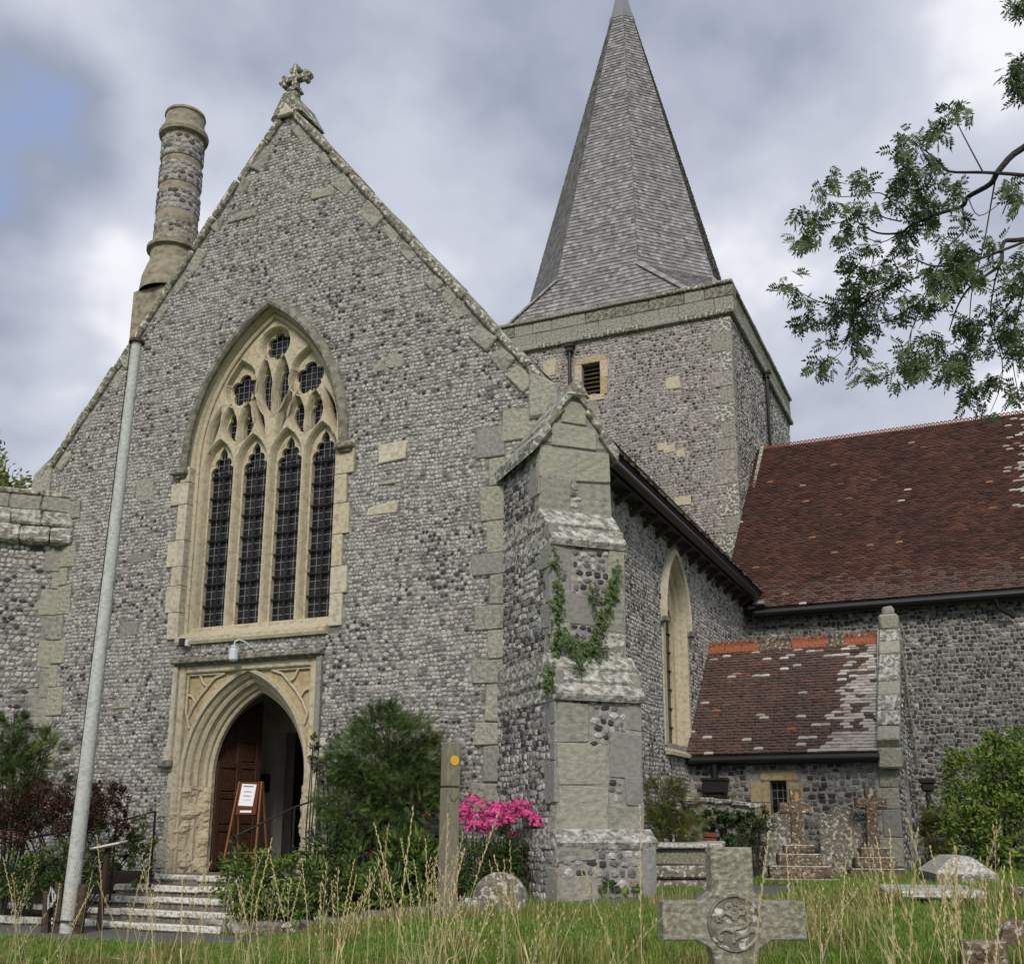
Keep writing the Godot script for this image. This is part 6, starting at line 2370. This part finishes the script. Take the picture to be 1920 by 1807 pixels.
func stepped_cross(label: String, at: Vector3, h: float, span: float, mat: Material, three: bool) -> void:
	var root := thing("stone_cross", label, "gravestone", at)
	facing(root, 14.0)
	var y := -0.06
	var steps := [[1.05, 0.12], [0.84, 0.17], [0.60, 0.16], [0.42, 0.12]] if three else [[0.80, 0.16], [0.62, 0.17], [0.44, 0.14]]
	for s in steps:
		stone(root, "base_step", Transform3D(Basis(), Vector3(0, y + s[1] * 0.5, 0)), Vector3(s[0], s[1], s[0] * 0.7), mat, 0.02, 0.01)
		var edge := MB.new()
		box(edge, Vector3(0, y + s[1] - 0.006, s[0] * 0.35 - 0.01), Vector3(s[0] * 0.96, 0.02, 0.035), 0.008)
		part(root, "lichen_edge", edge.mesh(), M.grave_white)
		y += s[1]
	var a := 0.078
	var cy := h - 0.26
	var mb := MB.new()
	prism(mb, PackedVector2Array([Vector2(-a * 1.25, y - 0.02), Vector2(a * 1.25, y - 0.02), Vector2(a, cy - 0.08), Vector2(span * 0.5, cy - 0.085), Vector2(span * 0.5, cy + 0.075), Vector2(a, cy + 0.075), Vector2(a * 0.98, h), Vector2(-a * 0.98, h), Vector2(-a, cy + 0.075), Vector2(-span * 0.5, cy + 0.075), Vector2(-span * 0.5, cy - 0.085), Vector2(-a, cy - 0.08)]), -0.065, 0.065, Transform3D(), 0.012)
	part(root, "cross", mb.mesh(), mat)
	mb = MB.new()
	prism(mb, PackedVector2Array([Vector2(-0.01, h - 0.16), Vector2(0.035, h - 0.14), Vector2(0.045, h - 0.07), Vector2(0.01, h - 0.03), Vector2(-0.015, h - 0.08)]), 0.06, 0.068, Transform3D())
	part(root, "lichen_patch", mb.mesh(), M.yellow_lichen if three else M.grave_white)


func headstone(label: String, at: Vector3, w: float, h: float, shape: String, mat: Material) -> void:
	var root := thing("headstone", label, "gravestone", at)
	facing(root, rng.randf_range(8, 22))
	root.rotate_object_local(Vector3.RIGHT, rng.randf_range(-0.05, 0.03))
	root.rotate_object_local(Vector3.BACK, rng.randf_range(-0.03, 0.03))
	var p := PackedVector2Array([Vector2(-w * 0.5, -0.25), Vector2(w * 0.5, -0.25)])
	var a := w * 0.5
	if shape == "scroll":
		p.append(Vector2(a, h * 0.80))
		for i in 7:
			var th := -PI * 0.35 + i * PI * 0.2
			p.append(Vector2(a - 0.07 + 0.07 * cos(th), h * 0.86 + 0.05 * sin(th)))
		for i in 11:
			var th := i * PI / 10
			p.append(Vector2(a * 0.62 * cos(th), h * 0.87 + h * 0.13 * sin(th)))
		for i in 7:
			var th := PI * 0.15 + i * PI * 0.2
			p.append(Vector2(-a + 0.07 + 0.07 * cos(th), h * 0.86 + 0.05 * sin(th)))
		p.append(Vector2(-a, h * 0.80))
	elif shape == "round":
		for i in 15:
			var th := i * PI / 14
			p.append(Vector2(a * cos(th), h - a + a * sin(th)))
	else:
		p.append(Vector2(a, h))
		p.append(Vector2(-a, h))
	var mb := MB.new()
	prism(mb, p, -0.05, 0.05, Transform3D(), 0.012)
	part(root, "slab", mb.mesh(), mat)
	if shape == "scroll":
		for s in [-1, 1]:
			mb = MB.new()
			var pts := []
			var rr := []
			for i in 12:
				var th := i * 0.55
				var r := 0.055 * (1.0 - i * 0.06)
				pts.append(Vector3(s * (a - 0.075) + s * r * cos(th), h * 0.85 + r * sin(th), 0.052))
				rr.append(0.012)
			tube(mb, pts, rr, 6)
			part(root, "scroll", mb.mesh(), M.grave_white)
		mb = MB.new()
		for i in 10:
			var th0 := i * PI / 10
			var th1 := (i + 1) * PI / 10
			bar(mb, Vector3(a * 0.60 * cos(th0), h * 0.865 + h * 0.125 * sin(th0), 0.05), Vector3(a * 0.60 * cos(th1), h * 0.865 + h * 0.125 * sin(th1), 0.05), 0.022, 0.016)
		part(root, "moulded_edge", mb.mesh(), M.grave)
	elif shape == "square":
		mb = MB.new()
		for i in 5:
			prism(mb, circle(Vector2((i - 2) * w * 0.17, h * 0.7 - 0.03 * absf(i - 2)), w * 0.10, 10), 0.045, 0.062, Transform3D(), 0.006, false)
		part(root, "scalloped_panel", mb.mesh(), mat)


func table_tomb() -> void:
	var at := foot(1745, 1690, 9.9)
	var top := at_depth(1742, 1662, 9.9).y - at.y
	var root := thing("table_tomb", "low table tomb with a white lichened slab among tall grass", "tomb", at)
	facing(root, 9.0)
	stone(root, "slab", Transform3D(Basis(), Vector3(0, top - 0.045, 0)), Vector3(0.80, 0.075, 1.3), M.grave_white, 0.02, 0.012)
	stone(root, "chest", Transform3D(Basis(), Vector3(0.03, (top - 0.09) * 0.5 - 0.1, -0.02)), Vector3(0.66, top - 0.09 + 0.2, 1.1), M.grave, 0.015, 0.008)


func coped_tomb() -> void:
	var at := foot(1792, 1630, 13.6)
	var root := thing("coped_tomb", "white lichened coped tomb with sloping sides before the green bush", "tomb", at)
	facing(root, 12.0)
	root.scale = Vector3(0.78, 1.0, 0.8)
	var y0 := at_depth(1792, 1634, 13.6).y - at.y
	var y1 := at_depth(1792, 1604, 13.6).y - at.y
	var mb := MB.new()
	var lo := [Vector3(-0.46, y0, 0.9), Vector3(0.46, y0, 0.9), Vector3(0.46, y0, -0.9), Vector3(-0.46, y0, -0.9)]
	var hi := [Vector3(-0.14, y1, 0.62), Vector3(0.14, y1, 0.62), Vector3(0.14, y1, -0.62), Vector3(-0.14, y1, -0.62)]
	for i in 4:
		mb.quad(lo[i], lo[(i + 1) % 4], hi[(i + 1) % 4], hi[i])
	mb.quad(hi[0], hi[1], hi[2], hi[3])
	part(root, "coped_lid", mb.mesh(), M.grave_white)
	stone(root, "plinth", Transform3D(Basis(), Vector3(0, y0 * 0.5 - 0.1, 0)), Vector3(0.94, y0 + 0.2, 1.84), M.grave, 0.02, 0.01)


func ledger_tomb() -> void:
	var at := foot(1285, 1640, 14.2)
	var root := thing("chest_tomb", "low pale chest tomb of stepped slabs beside the path and buttress", "tomb", at)
	facing(root, 12.0)
	var top := at_depth(1285, 1583, 14.2).y - at.y
	var hs := [[1.0, 0.16, M.grave], [0.94, 0.20, M.grave_cross], [1.04, 0.07, M.grave_white]]
	var y := top - 0.40
	stone(root, "footing", Transform3D(Basis(), Vector3(0, y * 0.5 - 0.1, 0)), Vector3(0.94, y + 0.2, 1.8), M.grave, 0.02, 0.01)
	for q in hs:
		stone(root, "slab", Transform3D(Basis(), Vector3(0, y + q[1] * 0.5, 0)), Vector3(q[0], q[1] - 0.004, 1.9 * q[0]), q[2], 0.02, 0.01)
		y += q[1]


func pier_wall() -> void:
	var a := at_depth(1300, 1500, 15.6)
	var b := at_depth(1405, 1512, 16.4)
	var at := Vector3(a.x, ground_y(a.x, a.z), a.z)
	var root := thing("garden_wall", "short ivy grown wall with stone capping and a brick pier below the chapel gutter", "wall", at)
	var d := (b - a)
	d.y = 0
	var l := d.length()
	d = d.normalized()
	var side := Vector3.UP.cross(d)
	var t := Transform3D(Basis(d, Vector3.UP, d.cross(Vector3.UP)), Vector3.ZERO)
	var h := a.y - at.y
	var mb := MB.new()
	block(mb, t * Transform3D(Basis(), Vector3(l * 0.5, h * 0.5 - 0.1, 0)), Vector3(l, h + 0.1, 0.22), 0.01)
	part(root, "wall_core", mb.mesh(), M.dark_mortar)
	var x := -0.1
	while x < l:
		stone(root, "cap_stone", t * Transform3D(Basis(Vector3.BACK, rng.randf_range(-0.04, 0.04)), Vector3(x + 0.2, h - 0.06 * x + 0.0, 0)), Vector3(0.38, 0.07, 0.34), M.greystone_lichen, 0.02, 0.012)
		x += 0.4
	for k in 9:
		for s in [0, 1]:
			stone(root, "brick", t * Transform3D(Basis(), Vector3(0.10 + s * 0.115 - 0.03 * (k % 2), 0.04 + k * 0.078, 0.16)), Vector3(0.105, 0.066, 0.10), M.brick, 0.006, 0.004)
	var blobs := []
	for i in 6:
		blobs.append([t * Vector3(l * (0.05 + 0.17 * i), h - 0.22 - 0.1 * (i % 3), 0.13), Vector3(0.22, 0.26, 0.10), 260])
	foliage(root, "ivy_leaves", "ivy", blobs, 0.075, [Color(0.02, 0.04, 0.014), Color(0.03, 0.055, 0.018), Color(0.045, 0.075, 0.022)], 0.4)


# ---------------------------------------------------------------- trees
func zt(x: float, y: float, d: float) -> Vector3:   # points noted on an enlargement of the photo's upper right
	return at_depth(1440.0 + x / 2.823, 160.0 + y / 2.823, d)


func build_trees() -> void:
	var d := 12.5
	var foot_at := at_depth(2330, 1500, 12.8)
	var base := Vector3(foot_at.x, ground_y(foot_at.x, foot_at.z), foot_at.z)
	var root := thing("ash_tree", "ash tree reaching drooping leafy branches across the sky over the roof", "tree", base)
	var crown_y := zt(1500, 300, d).y
	var mb := MB.new()
	var trunk := []
	for q in [[0.0, 0.0], [0.25, 0.08], [0.5, -0.05], [0.75, 0.1], [1.0, 0.0]]:
		trunk.append(Vector3(q[1] * 2.0, q[0] * (crown_y - base.y + 1.5), q[1]))
	tube(mb, trunk, [0.30, 0.24, 0.21, 0.16, 0.07], 12)
	part(root, "trunk", mb.mesh(), M.bark)
	var fork: Vector3 = trunk[2] + base
	var limbs := [
		[[[1700, 200], [1355, 330], [1225, 450], [1180, 520], [1060, 590], [1030, 640], [900, 680], [760, 740], [700, 780], [580, 780], [470, 720]], 0.085, 0.012],
		[[[1700, 520], [1355, 475], [1140, 460], [960, 455], [900, 400], [840, 350], [760, 290]], 0.05, 0.008],
		[[[1140, 460], [1060, 310], [1010, 210], [990, 130]], 0.02, 0.006],
		[[[1700, 760], [1355, 815], [1250, 830], [1235, 940], [1150, 1010], [1060, 1080], [1000, 1180], [960, 1300]], 0.06, 0.010],
		[[[1355, 830], [1130, 915], [1000, 950], [870, 955], [770, 920], [700, 960], [560, 1010]], 0.035, 0.008],
		[[[705, 720], [620, 700], [540, 665], [400, 720], [280, 740], [180, 700]], 0.018, 0.006],
		[[[760, 740], [660, 620], [610, 575], [550, 570], [400, 590], [300, 570]], 0.018, 0.006],
		[[[700, 780], [600, 830], [480, 790], [380, 780]], 0.014, 0.006],
		[[[870, 955], [760, 1030], [600, 1080], [480, 1130], [360, 1160], [260, 1140], [160, 1090], [60, 1050]], 0.02, 0.006],
		[[[480, 1130], [430, 1300], [380, 1420], [300, 1460]], 0.013, 0.005],
		[[[1030, 640], [1040, 760], [960, 850], [900, 960], [830, 1130], [760, 1300], [740, 1400]], 0.026, 0.007],
		[[[1210, 470], [1180, 640], [1140, 860], [1080, 1100], [1060, 1300], [980, 1480]], 0.02, 0.006],
		[[[1060, 590], [1120, 690], [1260, 600], [1300, 560]], 0.014, 0.005],
		[[[1235, 940], [1200, 1050], [1180, 1250], [1240, 1450], [1230, 1600], [1180, 1730]], 0.02, 0.006],
		[[[1700, 1100], [1355, 1100], [1260, 1180], [1180, 1280]], 0.04, 0.008],
		[[[740, 1510], [640, 1530], [550, 1550]], 0.009, 0.004],
		[[[760, 1300], [750, 1420], [740, 1510]], 0.012, 0.006],
		[[[1355, 1100], [1300, 1300], [1300, 1480], [1330, 1640]], 0.02, 0.006],
		[[[830, 1130], [700, 1210], [560, 1260], [470, 1300]], 0.014, 0.005],
	]
	for lm in limbs:
		var pts := []
		var rr := []
		var n: int = lm[0].size()
		for i in n:
			var q: Array = lm[0][i]
			var dep: float = d + 0.55 * sin(q[0] * 0.006 + q[1] * 0.004) + 0.25 * sin(q[1] * 0.011)
			pts.append(zt(q[0], q[1], dep) - base)
			rr.append(lerpf(lm[1] * 0.5, lm[2] * 0.6, float(i) / (n - 1)))
		if lm[0][0][0] > 1600:
			pts.push_front(trunk[2].lerp(trunk[4], clampf((pts[0].y - trunk[2].y) / (trunk[4].y - trunk[2].y), 0.0, 0.95)))
			rr.push_front(lm[1] * 1.3)
		var smooth := []
		var sr := []
		for i in pts.size() - 1:
			for k in 4:
				smooth.append(pts[i].cubic_interpolate(pts[i + 1], pts[maxi(i - 1, 0)], pts[mini(i + 2, pts.size() - 1)], k / 4.0))
				sr.append(lerpf(rr[i], rr[i + 1], k / 4.0))
		smooth.append(pts[-1])
		sr.append(rr[-1])
		mb = MB.new()
		tube(mb, smooth, sr, 7)
		part(root, "limb", mb.mesh(), M.bark)
	# sprays of compound leaves: place on the enlargement, radius, number
	var sprays := [[990, 130, 40, 9], [930, 180, 40, 9], [1070, 175, 30, 5], [860, 230, 40, 10], [740, 270, 45, 12], [930, 260, 40, 9], [720, 340, 45, 12], [800, 370, 45, 12], [880, 400, 35, 7], [760, 450, 50, 14], [700, 530, 55, 18], [760, 540, 50, 16], [860, 480, 40, 8], [920, 520, 40, 8], [1000, 520, 40, 7], [820, 620, 60, 16], [780, 700, 60, 20], [850, 730, 60, 20], [730, 790, 50, 16], [720, 860, 55, 16], [660, 620, 45, 10], [560, 650, 40, 8], [480, 660, 40, 8], [320, 500, 40, 9], [280, 580, 38, 8], [350, 620, 36, 7], [490, 510, 45, 12], [540, 500, 30, 5], [200, 690, 45, 11], [250, 720, 45, 9], [180, 800, 50, 16], [220, 830, 40, 10], [390, 800, 45, 14], [550, 860, 34, 9], [470, 750, 40, 7], [430, 890, 35, 7], [440, 960, 40, 12], [560, 980, 50, 12], [640, 960, 45, 9], [480, 1050, 55, 18], [420, 1130, 60, 24], [480, 1180, 55, 20], [380, 1200, 50, 16], [340, 1260, 40, 10], [570, 1110, 60, 18], [640, 1050, 50, 14], [720, 1000, 50, 12], [520, 1270, 60, 22], [450, 1310, 50, 16], [500, 1390, 45, 14], [90, 1050, 40, 9], [150, 1090, 30, 5], [130, 990, 20, 3], [200, 1180, 35, 8], [170, 1260, 30, 8], [230, 1260, 40, 12], [310, 1360, 36, 7], [280, 1480, 50, 16], [330, 1480, 30, 6], [510, 1530, 50, 14], [640, 1520, 24, 4], [690, 1480, 20, 5], [690, 1575, 18, 5], [740, 1400, 45, 12], [790, 1460, 50, 16], [760, 1500, 45, 12], [830, 1520, 34, 8], [850, 1350, 50, 12], [900, 1380, 50, 10], [750, 1140, 60, 16], [850, 1170, 60, 18], [900, 1060, 60, 16], [960, 1100, 50, 12], [870, 1000, 55, 14], [980, 880, 55, 18], [1050, 880, 50, 14], [960, 980, 55, 16], [1040, 980, 55, 16], [1090, 1040, 50, 12], [920, 820, 45, 8], [1000, 700, 45, 8], [900, 620, 50, 10], [980, 600, 40, 8], [1020, 1270, 55, 16], [1090, 1290, 60, 20], [1080, 1400, 55, 18], [980, 1460, 50, 16], [960, 1520, 55, 16], [1010, 1530, 40, 9], [1180, 1180, 40, 8], [1250, 1240, 50, 12], [1240, 1330, 60, 20], [1310, 1310, 55, 16], [1330, 1400, 45, 12], [1300, 1450, 45, 10], [1200, 1390, 35, 6], [1320, 1000, 55, 16], [1330, 1080, 45, 12], [1260, 1060, 35, 6], [1200, 850, 40, 7], [1180, 930, 40, 8], [1280, 580, 45, 12], [1320, 620, 45, 10], [1340, 520, 30, 5], [1270, 520, 30, 5], [1060, 1660, 45, 10], [1060, 1620, 35, 8], [1150, 1590, 50, 16], [1200, 1570, 40, 9], [1290, 1640, 40, 9], [1330, 1620, 40, 9], [1100, 1720, 40, 6], [1160, 1740, 30, 4], [1320, 20, 60, 14], [1360, -20, 60, 16], [1300, 1200, 40, 9], [1350, 900, 40, 8], [1000, 1000, 50, 12], [700, 1230, 50, 8], [620, 1210, 50, 9], [1313, -423, 40, 12], [1345, -400, 40, 12], [1330, -80, 50, 14], [1285, -40, 40, 10], [1345, -120, 40, 12], [1350, 0, 40, 10]]
	var where := []
	var tints := []
	for q in sprays:
		var dep: float = d + 0.55 * sin(q[0] * 0.006 + q[1] * 0.004) + 0.25 * sin(q[1] * 0.011)
		for i in int(q[3] * 1.3):
			var o: Vector2 = Vector2(rng.randfn(), rng.randfn()) * q[2] * 0.5
			var p := zt(q[0] + o.x, q[1] + o.y - 12.0, dep + rng.randfn() * 0.16) - base
			var dirn := Vector3(rng.randfn() * 0.8, -0.75 + rng.randfn() * 0.45, rng.randfn() * 0.8).normalized()
			var x := dirn.cross(Vector3(rng.randfn(), rng.randfn() * 0.4, rng.randfn())).normalized()
			var s := rng.randf_range(0.13, 0.20)
			where.append(Transform3D(Basis(x * s, dirn * s, x.cross(dirn) * s), p))
			var b := rng.randf_range(0.7, 1.35)
			tints.append(Color(0.062 * b, 0.098 * b, 0.032 * b))
	# the crown beyond the picture's edge
	for i in 900:
		var u := Vector3(rng.randfn(), rng.randfn(), rng.randfn()).normalized() * pow(rng.randf(), 0.4)
		var p: Vector3 = trunk[3] + u * Vector3(2.0, 2.2, 2.0) + Vector3(0.9, 0.4, 0)
		var dirn := Vector3(rng.randfn() * 0.8, -0.7, rng.randfn() * 0.8).normalized()
		var x := dirn.cross(Vector3(rng.randfn(), 0.2, rng.randfn())).normalized()
		var s := rng.randf_range(0.14, 0.22)
		where.append(Transform3D(Basis(x * s, dirn * s, x.cross(dirn) * s), p))
		tints.append(Color(0.038, 0.066, 0.026))
	many(root, "crown", leaf("ash"), M.leaf, where, tints)
	# a tree behind the nave
	var c := at_depth(10, 900, 30.0)
	var tb := Vector3(c.x - 1.0, ground_y(c.x, c.z), c.z)
	var far := thing("broadleaf_tree", "yellow green broadleaf tree rising behind the north buttress", "tree", tb)
	mb = MB.new()
	tube(mb, [Vector3.ZERO, Vector3(0.1, 4, 0), Vector3(0, c.y - tb.y, 0)], [0.3, 0.22, 0.08], 9)
	part(far, "trunk", mb.mesh(), M.bark)
	foliage(far, "crown", "oval", [[c - tb + Vector3(-0.6, -0.4, 0), Vector3(1.2, 1.2, 1.2), 2200], [c - tb + Vector3(-1.8, 0.3, 0.3), Vector3(1.5, 1.5, 1.5), 1800], [c - tb + Vector3(-1.2, -1.6, 0), Vector3(1.6, 1.3, 1.6), 1600]], 0.15, [Color(0.15, 0.20, 0.04), Color(0.11, 0.155, 0.035), Color(0.20, 0.22, 0.05)], 0.1, 22, 0.14)


# ---------------------------------------------------------------- grass
func tuft_mesh(blades: int, sd: int) -> ArrayMesh:
	var r := RandomNumberGenerator.new()
	r.seed = sd
	var mb := MB.new()
	for i in blades:
		var a := r.randf() * TAU
		var b := Vector3(r.randf_range(-0.4, 0.4), 0, r.randf_range(-0.4, 0.4))
		var d := Vector3(cos(a), 0, sin(a))
		var s := Vector3(-sin(a), 0, cos(a)) * 0.045
		var h := r.randf_range(0.6, 1.1)
		var lean := r.randf_range(0.1, 0.5)
		var m := b + d * lean * 0.35 + Vector3.UP * h * 0.6
		var t := b + d * lean + Vector3.UP * h * r.randf_range(0.75, 1.0)
		mb.quad(b - s, b + s, m + s * 0.8, m - s * 0.8)
		mb.tri(m - s * 0.8, m + s * 0.8, t)
	return mb.mesh()


# a dry flowering stalk, one unit tall, with spikelets up its top third
func stalk_mesh(sd: int, bend: float, loose := 0.0) -> ArrayMesh:
	var r := RandomNumberGenerator.new()
	r.seed = sd
	var mb := MB.new()
	var at := func(f: float) -> Vector3: return Vector3(bend * f * f * 0.5 + 0.012 * sin(f * 7.0 + sd), f * (1.0 - 0.10 * bend * bend), bend * 0.25 * f * f * sin(sd))
	var pts := []
	var rr := []
	for i in 11:
		pts.append(at.call(i / 10.0))
		rr.append(lerpf(0.0026, 0.0011, i / 10.0))
	tube(mb, pts, rr, 4, false)
	var start := r.randf_range(0.60, 0.72)
	var n := 20
	for i in n:
		var f := lerpf(start, 1.0, float(i) / n)
		var p: Vector3 = at.call(f)
		var a := i * 2.4 + r.randf()
		if loose > 0.0:      # open panicle: spikelets held out on hair-thin branches
			var q := p + Vector3(cos(a), 0.8, sin(a)) * loose * r.randf_range(0.4, 1.0) * (1.05 - f)
			tube(mb, [p, q], [0.0007, 0.0006], 3, false)
			p = q
		var d := Vector3(cos(a) * 0.35, 1.0, sin(a) * 0.35).normalized()
		var l := r.randf_range(0.022, 0.034) * (1.0 - 0.3 * absf(2.0 * i / n - 0.8))
		var s := d.cross(Vector3(sin(a), 0.2, cos(a))).normalized() * 0.0042
		var w := d.cross(s).normalized() * 0.0042
		for q in [s, w]:
			mb.quad(p, p + d * l * 0.45 + q, p + d * l, p + d * l * 0.45 - q)
	# one or two dry leaves low on the stalk
	for i in 2:
		var f := r.randf_range(0.1, 0.45)
		var p: Vector3 = at.call(f)
		var a := r.randf() * TAU
		var d := Vector3(cos(a), 0, sin(a))
		var s := Vector3(-sin(a), 0, cos(a)) * 0.003
		var m := p + d * 0.05 + Vector3.UP * 0.11
		var e := p + d * 0.15 + Vector3.UP * 0.12
		mb.quad(p - s, p + s, m + s, m - s)
		mb.tri(m - s, m + s, e)
	return mb.mesh()


func on_built(x: float, z: float) -> bool:
	if near_path(x, z) < 0.56:
		return true
	if z < 1.75 and x > -9.0 and x < 4.7:
		return true
	if x > -2.9 and x < 1.3 and z < 2.3:
		return true
	return z < PZ + 0.1 and x > 4.5 and x < 8.3 or x < A + 0.1 and z < 0.1 or z < EZ


func build_grass() -> void:
	# mown lawn
	var meshes := [tuft_mesh(7, 1), tuft_mesh(7, 2)]
	for v in 2:
		var where := []
		var tints := []
		for i in 52000:
			# more tufts where the ground lies nearer
			var px := rng.randf_range(-60, 1980)
			var py := rng.randf_range(1628, 1815)
			var g := ground_hit(px, py)
			if g == Vector3.INF or on_built(g.x, g.z):
				continue
			var s := rng.randf_range(0.035, 0.075) * (1.0 + 0.5 * maxf(0.0, nz.get_noise_2d(g.x * 0.6, g.z * 0.6)))
			var dry := smoothstep(0.05, 0.45, nz.get_noise_2d(g.x * 0.35 + 50.0, g.z * 0.35)) * 0.7
			if rng.randf() < 0.06:
				dry = 1.0
			var c := Color(0.15, 0.24, 0.042).lerp(Color(0.25, 0.22, 0.085), dry) * rng.randf_range(0.7, 1.3)
			where.append(Transform3D(Basis(Vector3.UP, rng.randf() * TAU) * Basis().scaled(Vector3(s, s * rng.randf_range(0.8, 1.5), s)), g))
			tints.append(c)
		var o := many(self, "lawn_grass", meshes[v], M.blade, where, tints)
		o.name = numbered("lawn_grass")
		o.set_meta("label", "short green lawn grass with dry patches" if v == 0 else "green lawn grass blades between the graves")
		o.set_meta("category", "grass")
	# longer rough grass round stones and in the foreground
	var where := []
	var tints := []
	for i in 5500:
		var px := rng.randf_range(-60, 1980)
		var dep := rng.randf_range(4.2, 10.5)
		var e := at_depth(px, 1800, dep)
		var n := nz.get_noise_2d(e.x * 0.8 + 11.0, e.z * 0.8)
		if n < 0.16 or on_built(e.x, e.z):
			continue
		var g := Vector3(e.x, ground_y(e.x, e.z), e.z)
		var s := rng.randf_range(0.12, 0.28)
		var c := Color(0.12, 0.18, 0.035).lerp(Color(0.32, 0.27, 0.11), pow(rng.randf(), 1.3)) * rng.randf_range(0.75, 1.25)
		where.append(Transform3D(Basis(Vector3.UP, rng.randf() * TAU) * Basis().scaled(Vector3(s * 0.55, s, s * 0.55)), g))
		tints.append(c)
	var rough := many(self, "rough_grass", meshes[0], M.blade, where, tints)
	rough.set_meta("label", "rough longer grass tufts below the dry stalks")
	rough.set_meta("category", "grass")
	# tall straw coloured stalks: [px of the clump, spread, depth, number, height of the tips on the photo]
	var clumps := [[30, 60, 7.5, 26, 1580], [130, 60, 8.0, 22, 1600], [250, 60, 7.6, 26, 1560], [330, 50, 7.0, 20, 1590], [440, 60, 6.4, 34, 1560], [520, 60, 6.6, 36, 1600], [600, 50, 6.2, 26, 1570], [660, 40, 6.0, 18, 1545], [760, 50, 5.8, 40, 1500], [820, 45, 5.6, 30, 1560], [900, 50, 6.0, 34, 1590], [980, 50, 5.8, 30, 1570], [1080, 45, 6.0, 10, 1570], [1200, 20, 5.0, 8, 1500], [1400, 60, 5.4, 8, 1560], [1470, 60, 5.6, 14, 1580], [1560, 60, 5.4, 24, 1560], [1640, 50, 5.0, 22, 1540], [1700, 30, 4.6, 24, 1500], [1780, 40, 4.8, 24, 1570], [1870, 40, 4.4, 22, 1500], [1930, 40, 4.8, 18, 1580]]
	var variants := []
	for i in 6:
		variants.append([stalk_mesh(i * 7 + 3, [0.1, -0.18, 0.3, -0.42, 0.55, 0.05][i], [0.0, 0.0, 0.14, 0.0, 0.10, 0.0][i]), [], []])
	for q in clumps:
		for i in int(q[3] * 0.33):
			var dep: float = q[2] + rng.randfn() * 0.5
			var px: float = q[0] + rng.randfn() * q[1] * 0.6
			var e := at_depth(px, 1750, dep)
			var g := Vector3(e.x, ground_y(e.x, e.z) - 0.02, e.z)
			var tip: float = at_depth(px, q[4] + absf(rng.randfn()) * 75.0, dep).y
			var h := maxf(0.30, tip - g.y)
			var tilt := Basis.from_euler(Vector3(rng.randfn() * 0.15, rng.randf() * TAU, rng.randfn() * 0.18))
			var v: Array = variants[rng.randi() % 6]
			v[1].append(Transform3D(tilt * Basis().scaled(Vector3(1.0, h, 1.0) * Vector3(0.95, 1.0, 0.95)), g))
			var b := rng.randf_range(0.75, 1.2)
			v[2].append(Color(0.52 * b, 0.44 * b, 0.25 * b))
	var say := ["upright dry grass stalks with seed heads", "dry grass stalks leaning a little in the churchyard", "dry grass stalks bent to one side", "dry grass stalks arching over strongly", "dry grass stalks drooping near the ground", "straight dry grass stalks among the graves"]
	for i in 6:
		var o := many(self, "dry_grass", variants[i][0], M.straw, variants[i][1], variants[i][2])
		o.name = numbered("dry_grass")
		o.set_meta("label", say[i])
		o.set_meta("category", "grass")


func ground_hit(px: float, py: float) -> Vector3:
	var d := ray(px, py)
	var s := 6.0
	var step := 1.0
	for i in 60:
		var p := EYE + d * s
		if p.y <= ground_y(p.x, p.z):
			if step < 0.05:
				return Vector3(p.x, ground_y(p.x, p.z), p.z)
			s -= step
			step *= 0.25
		s += step
		if s > 26.0:
			break
	return Vector3.INF
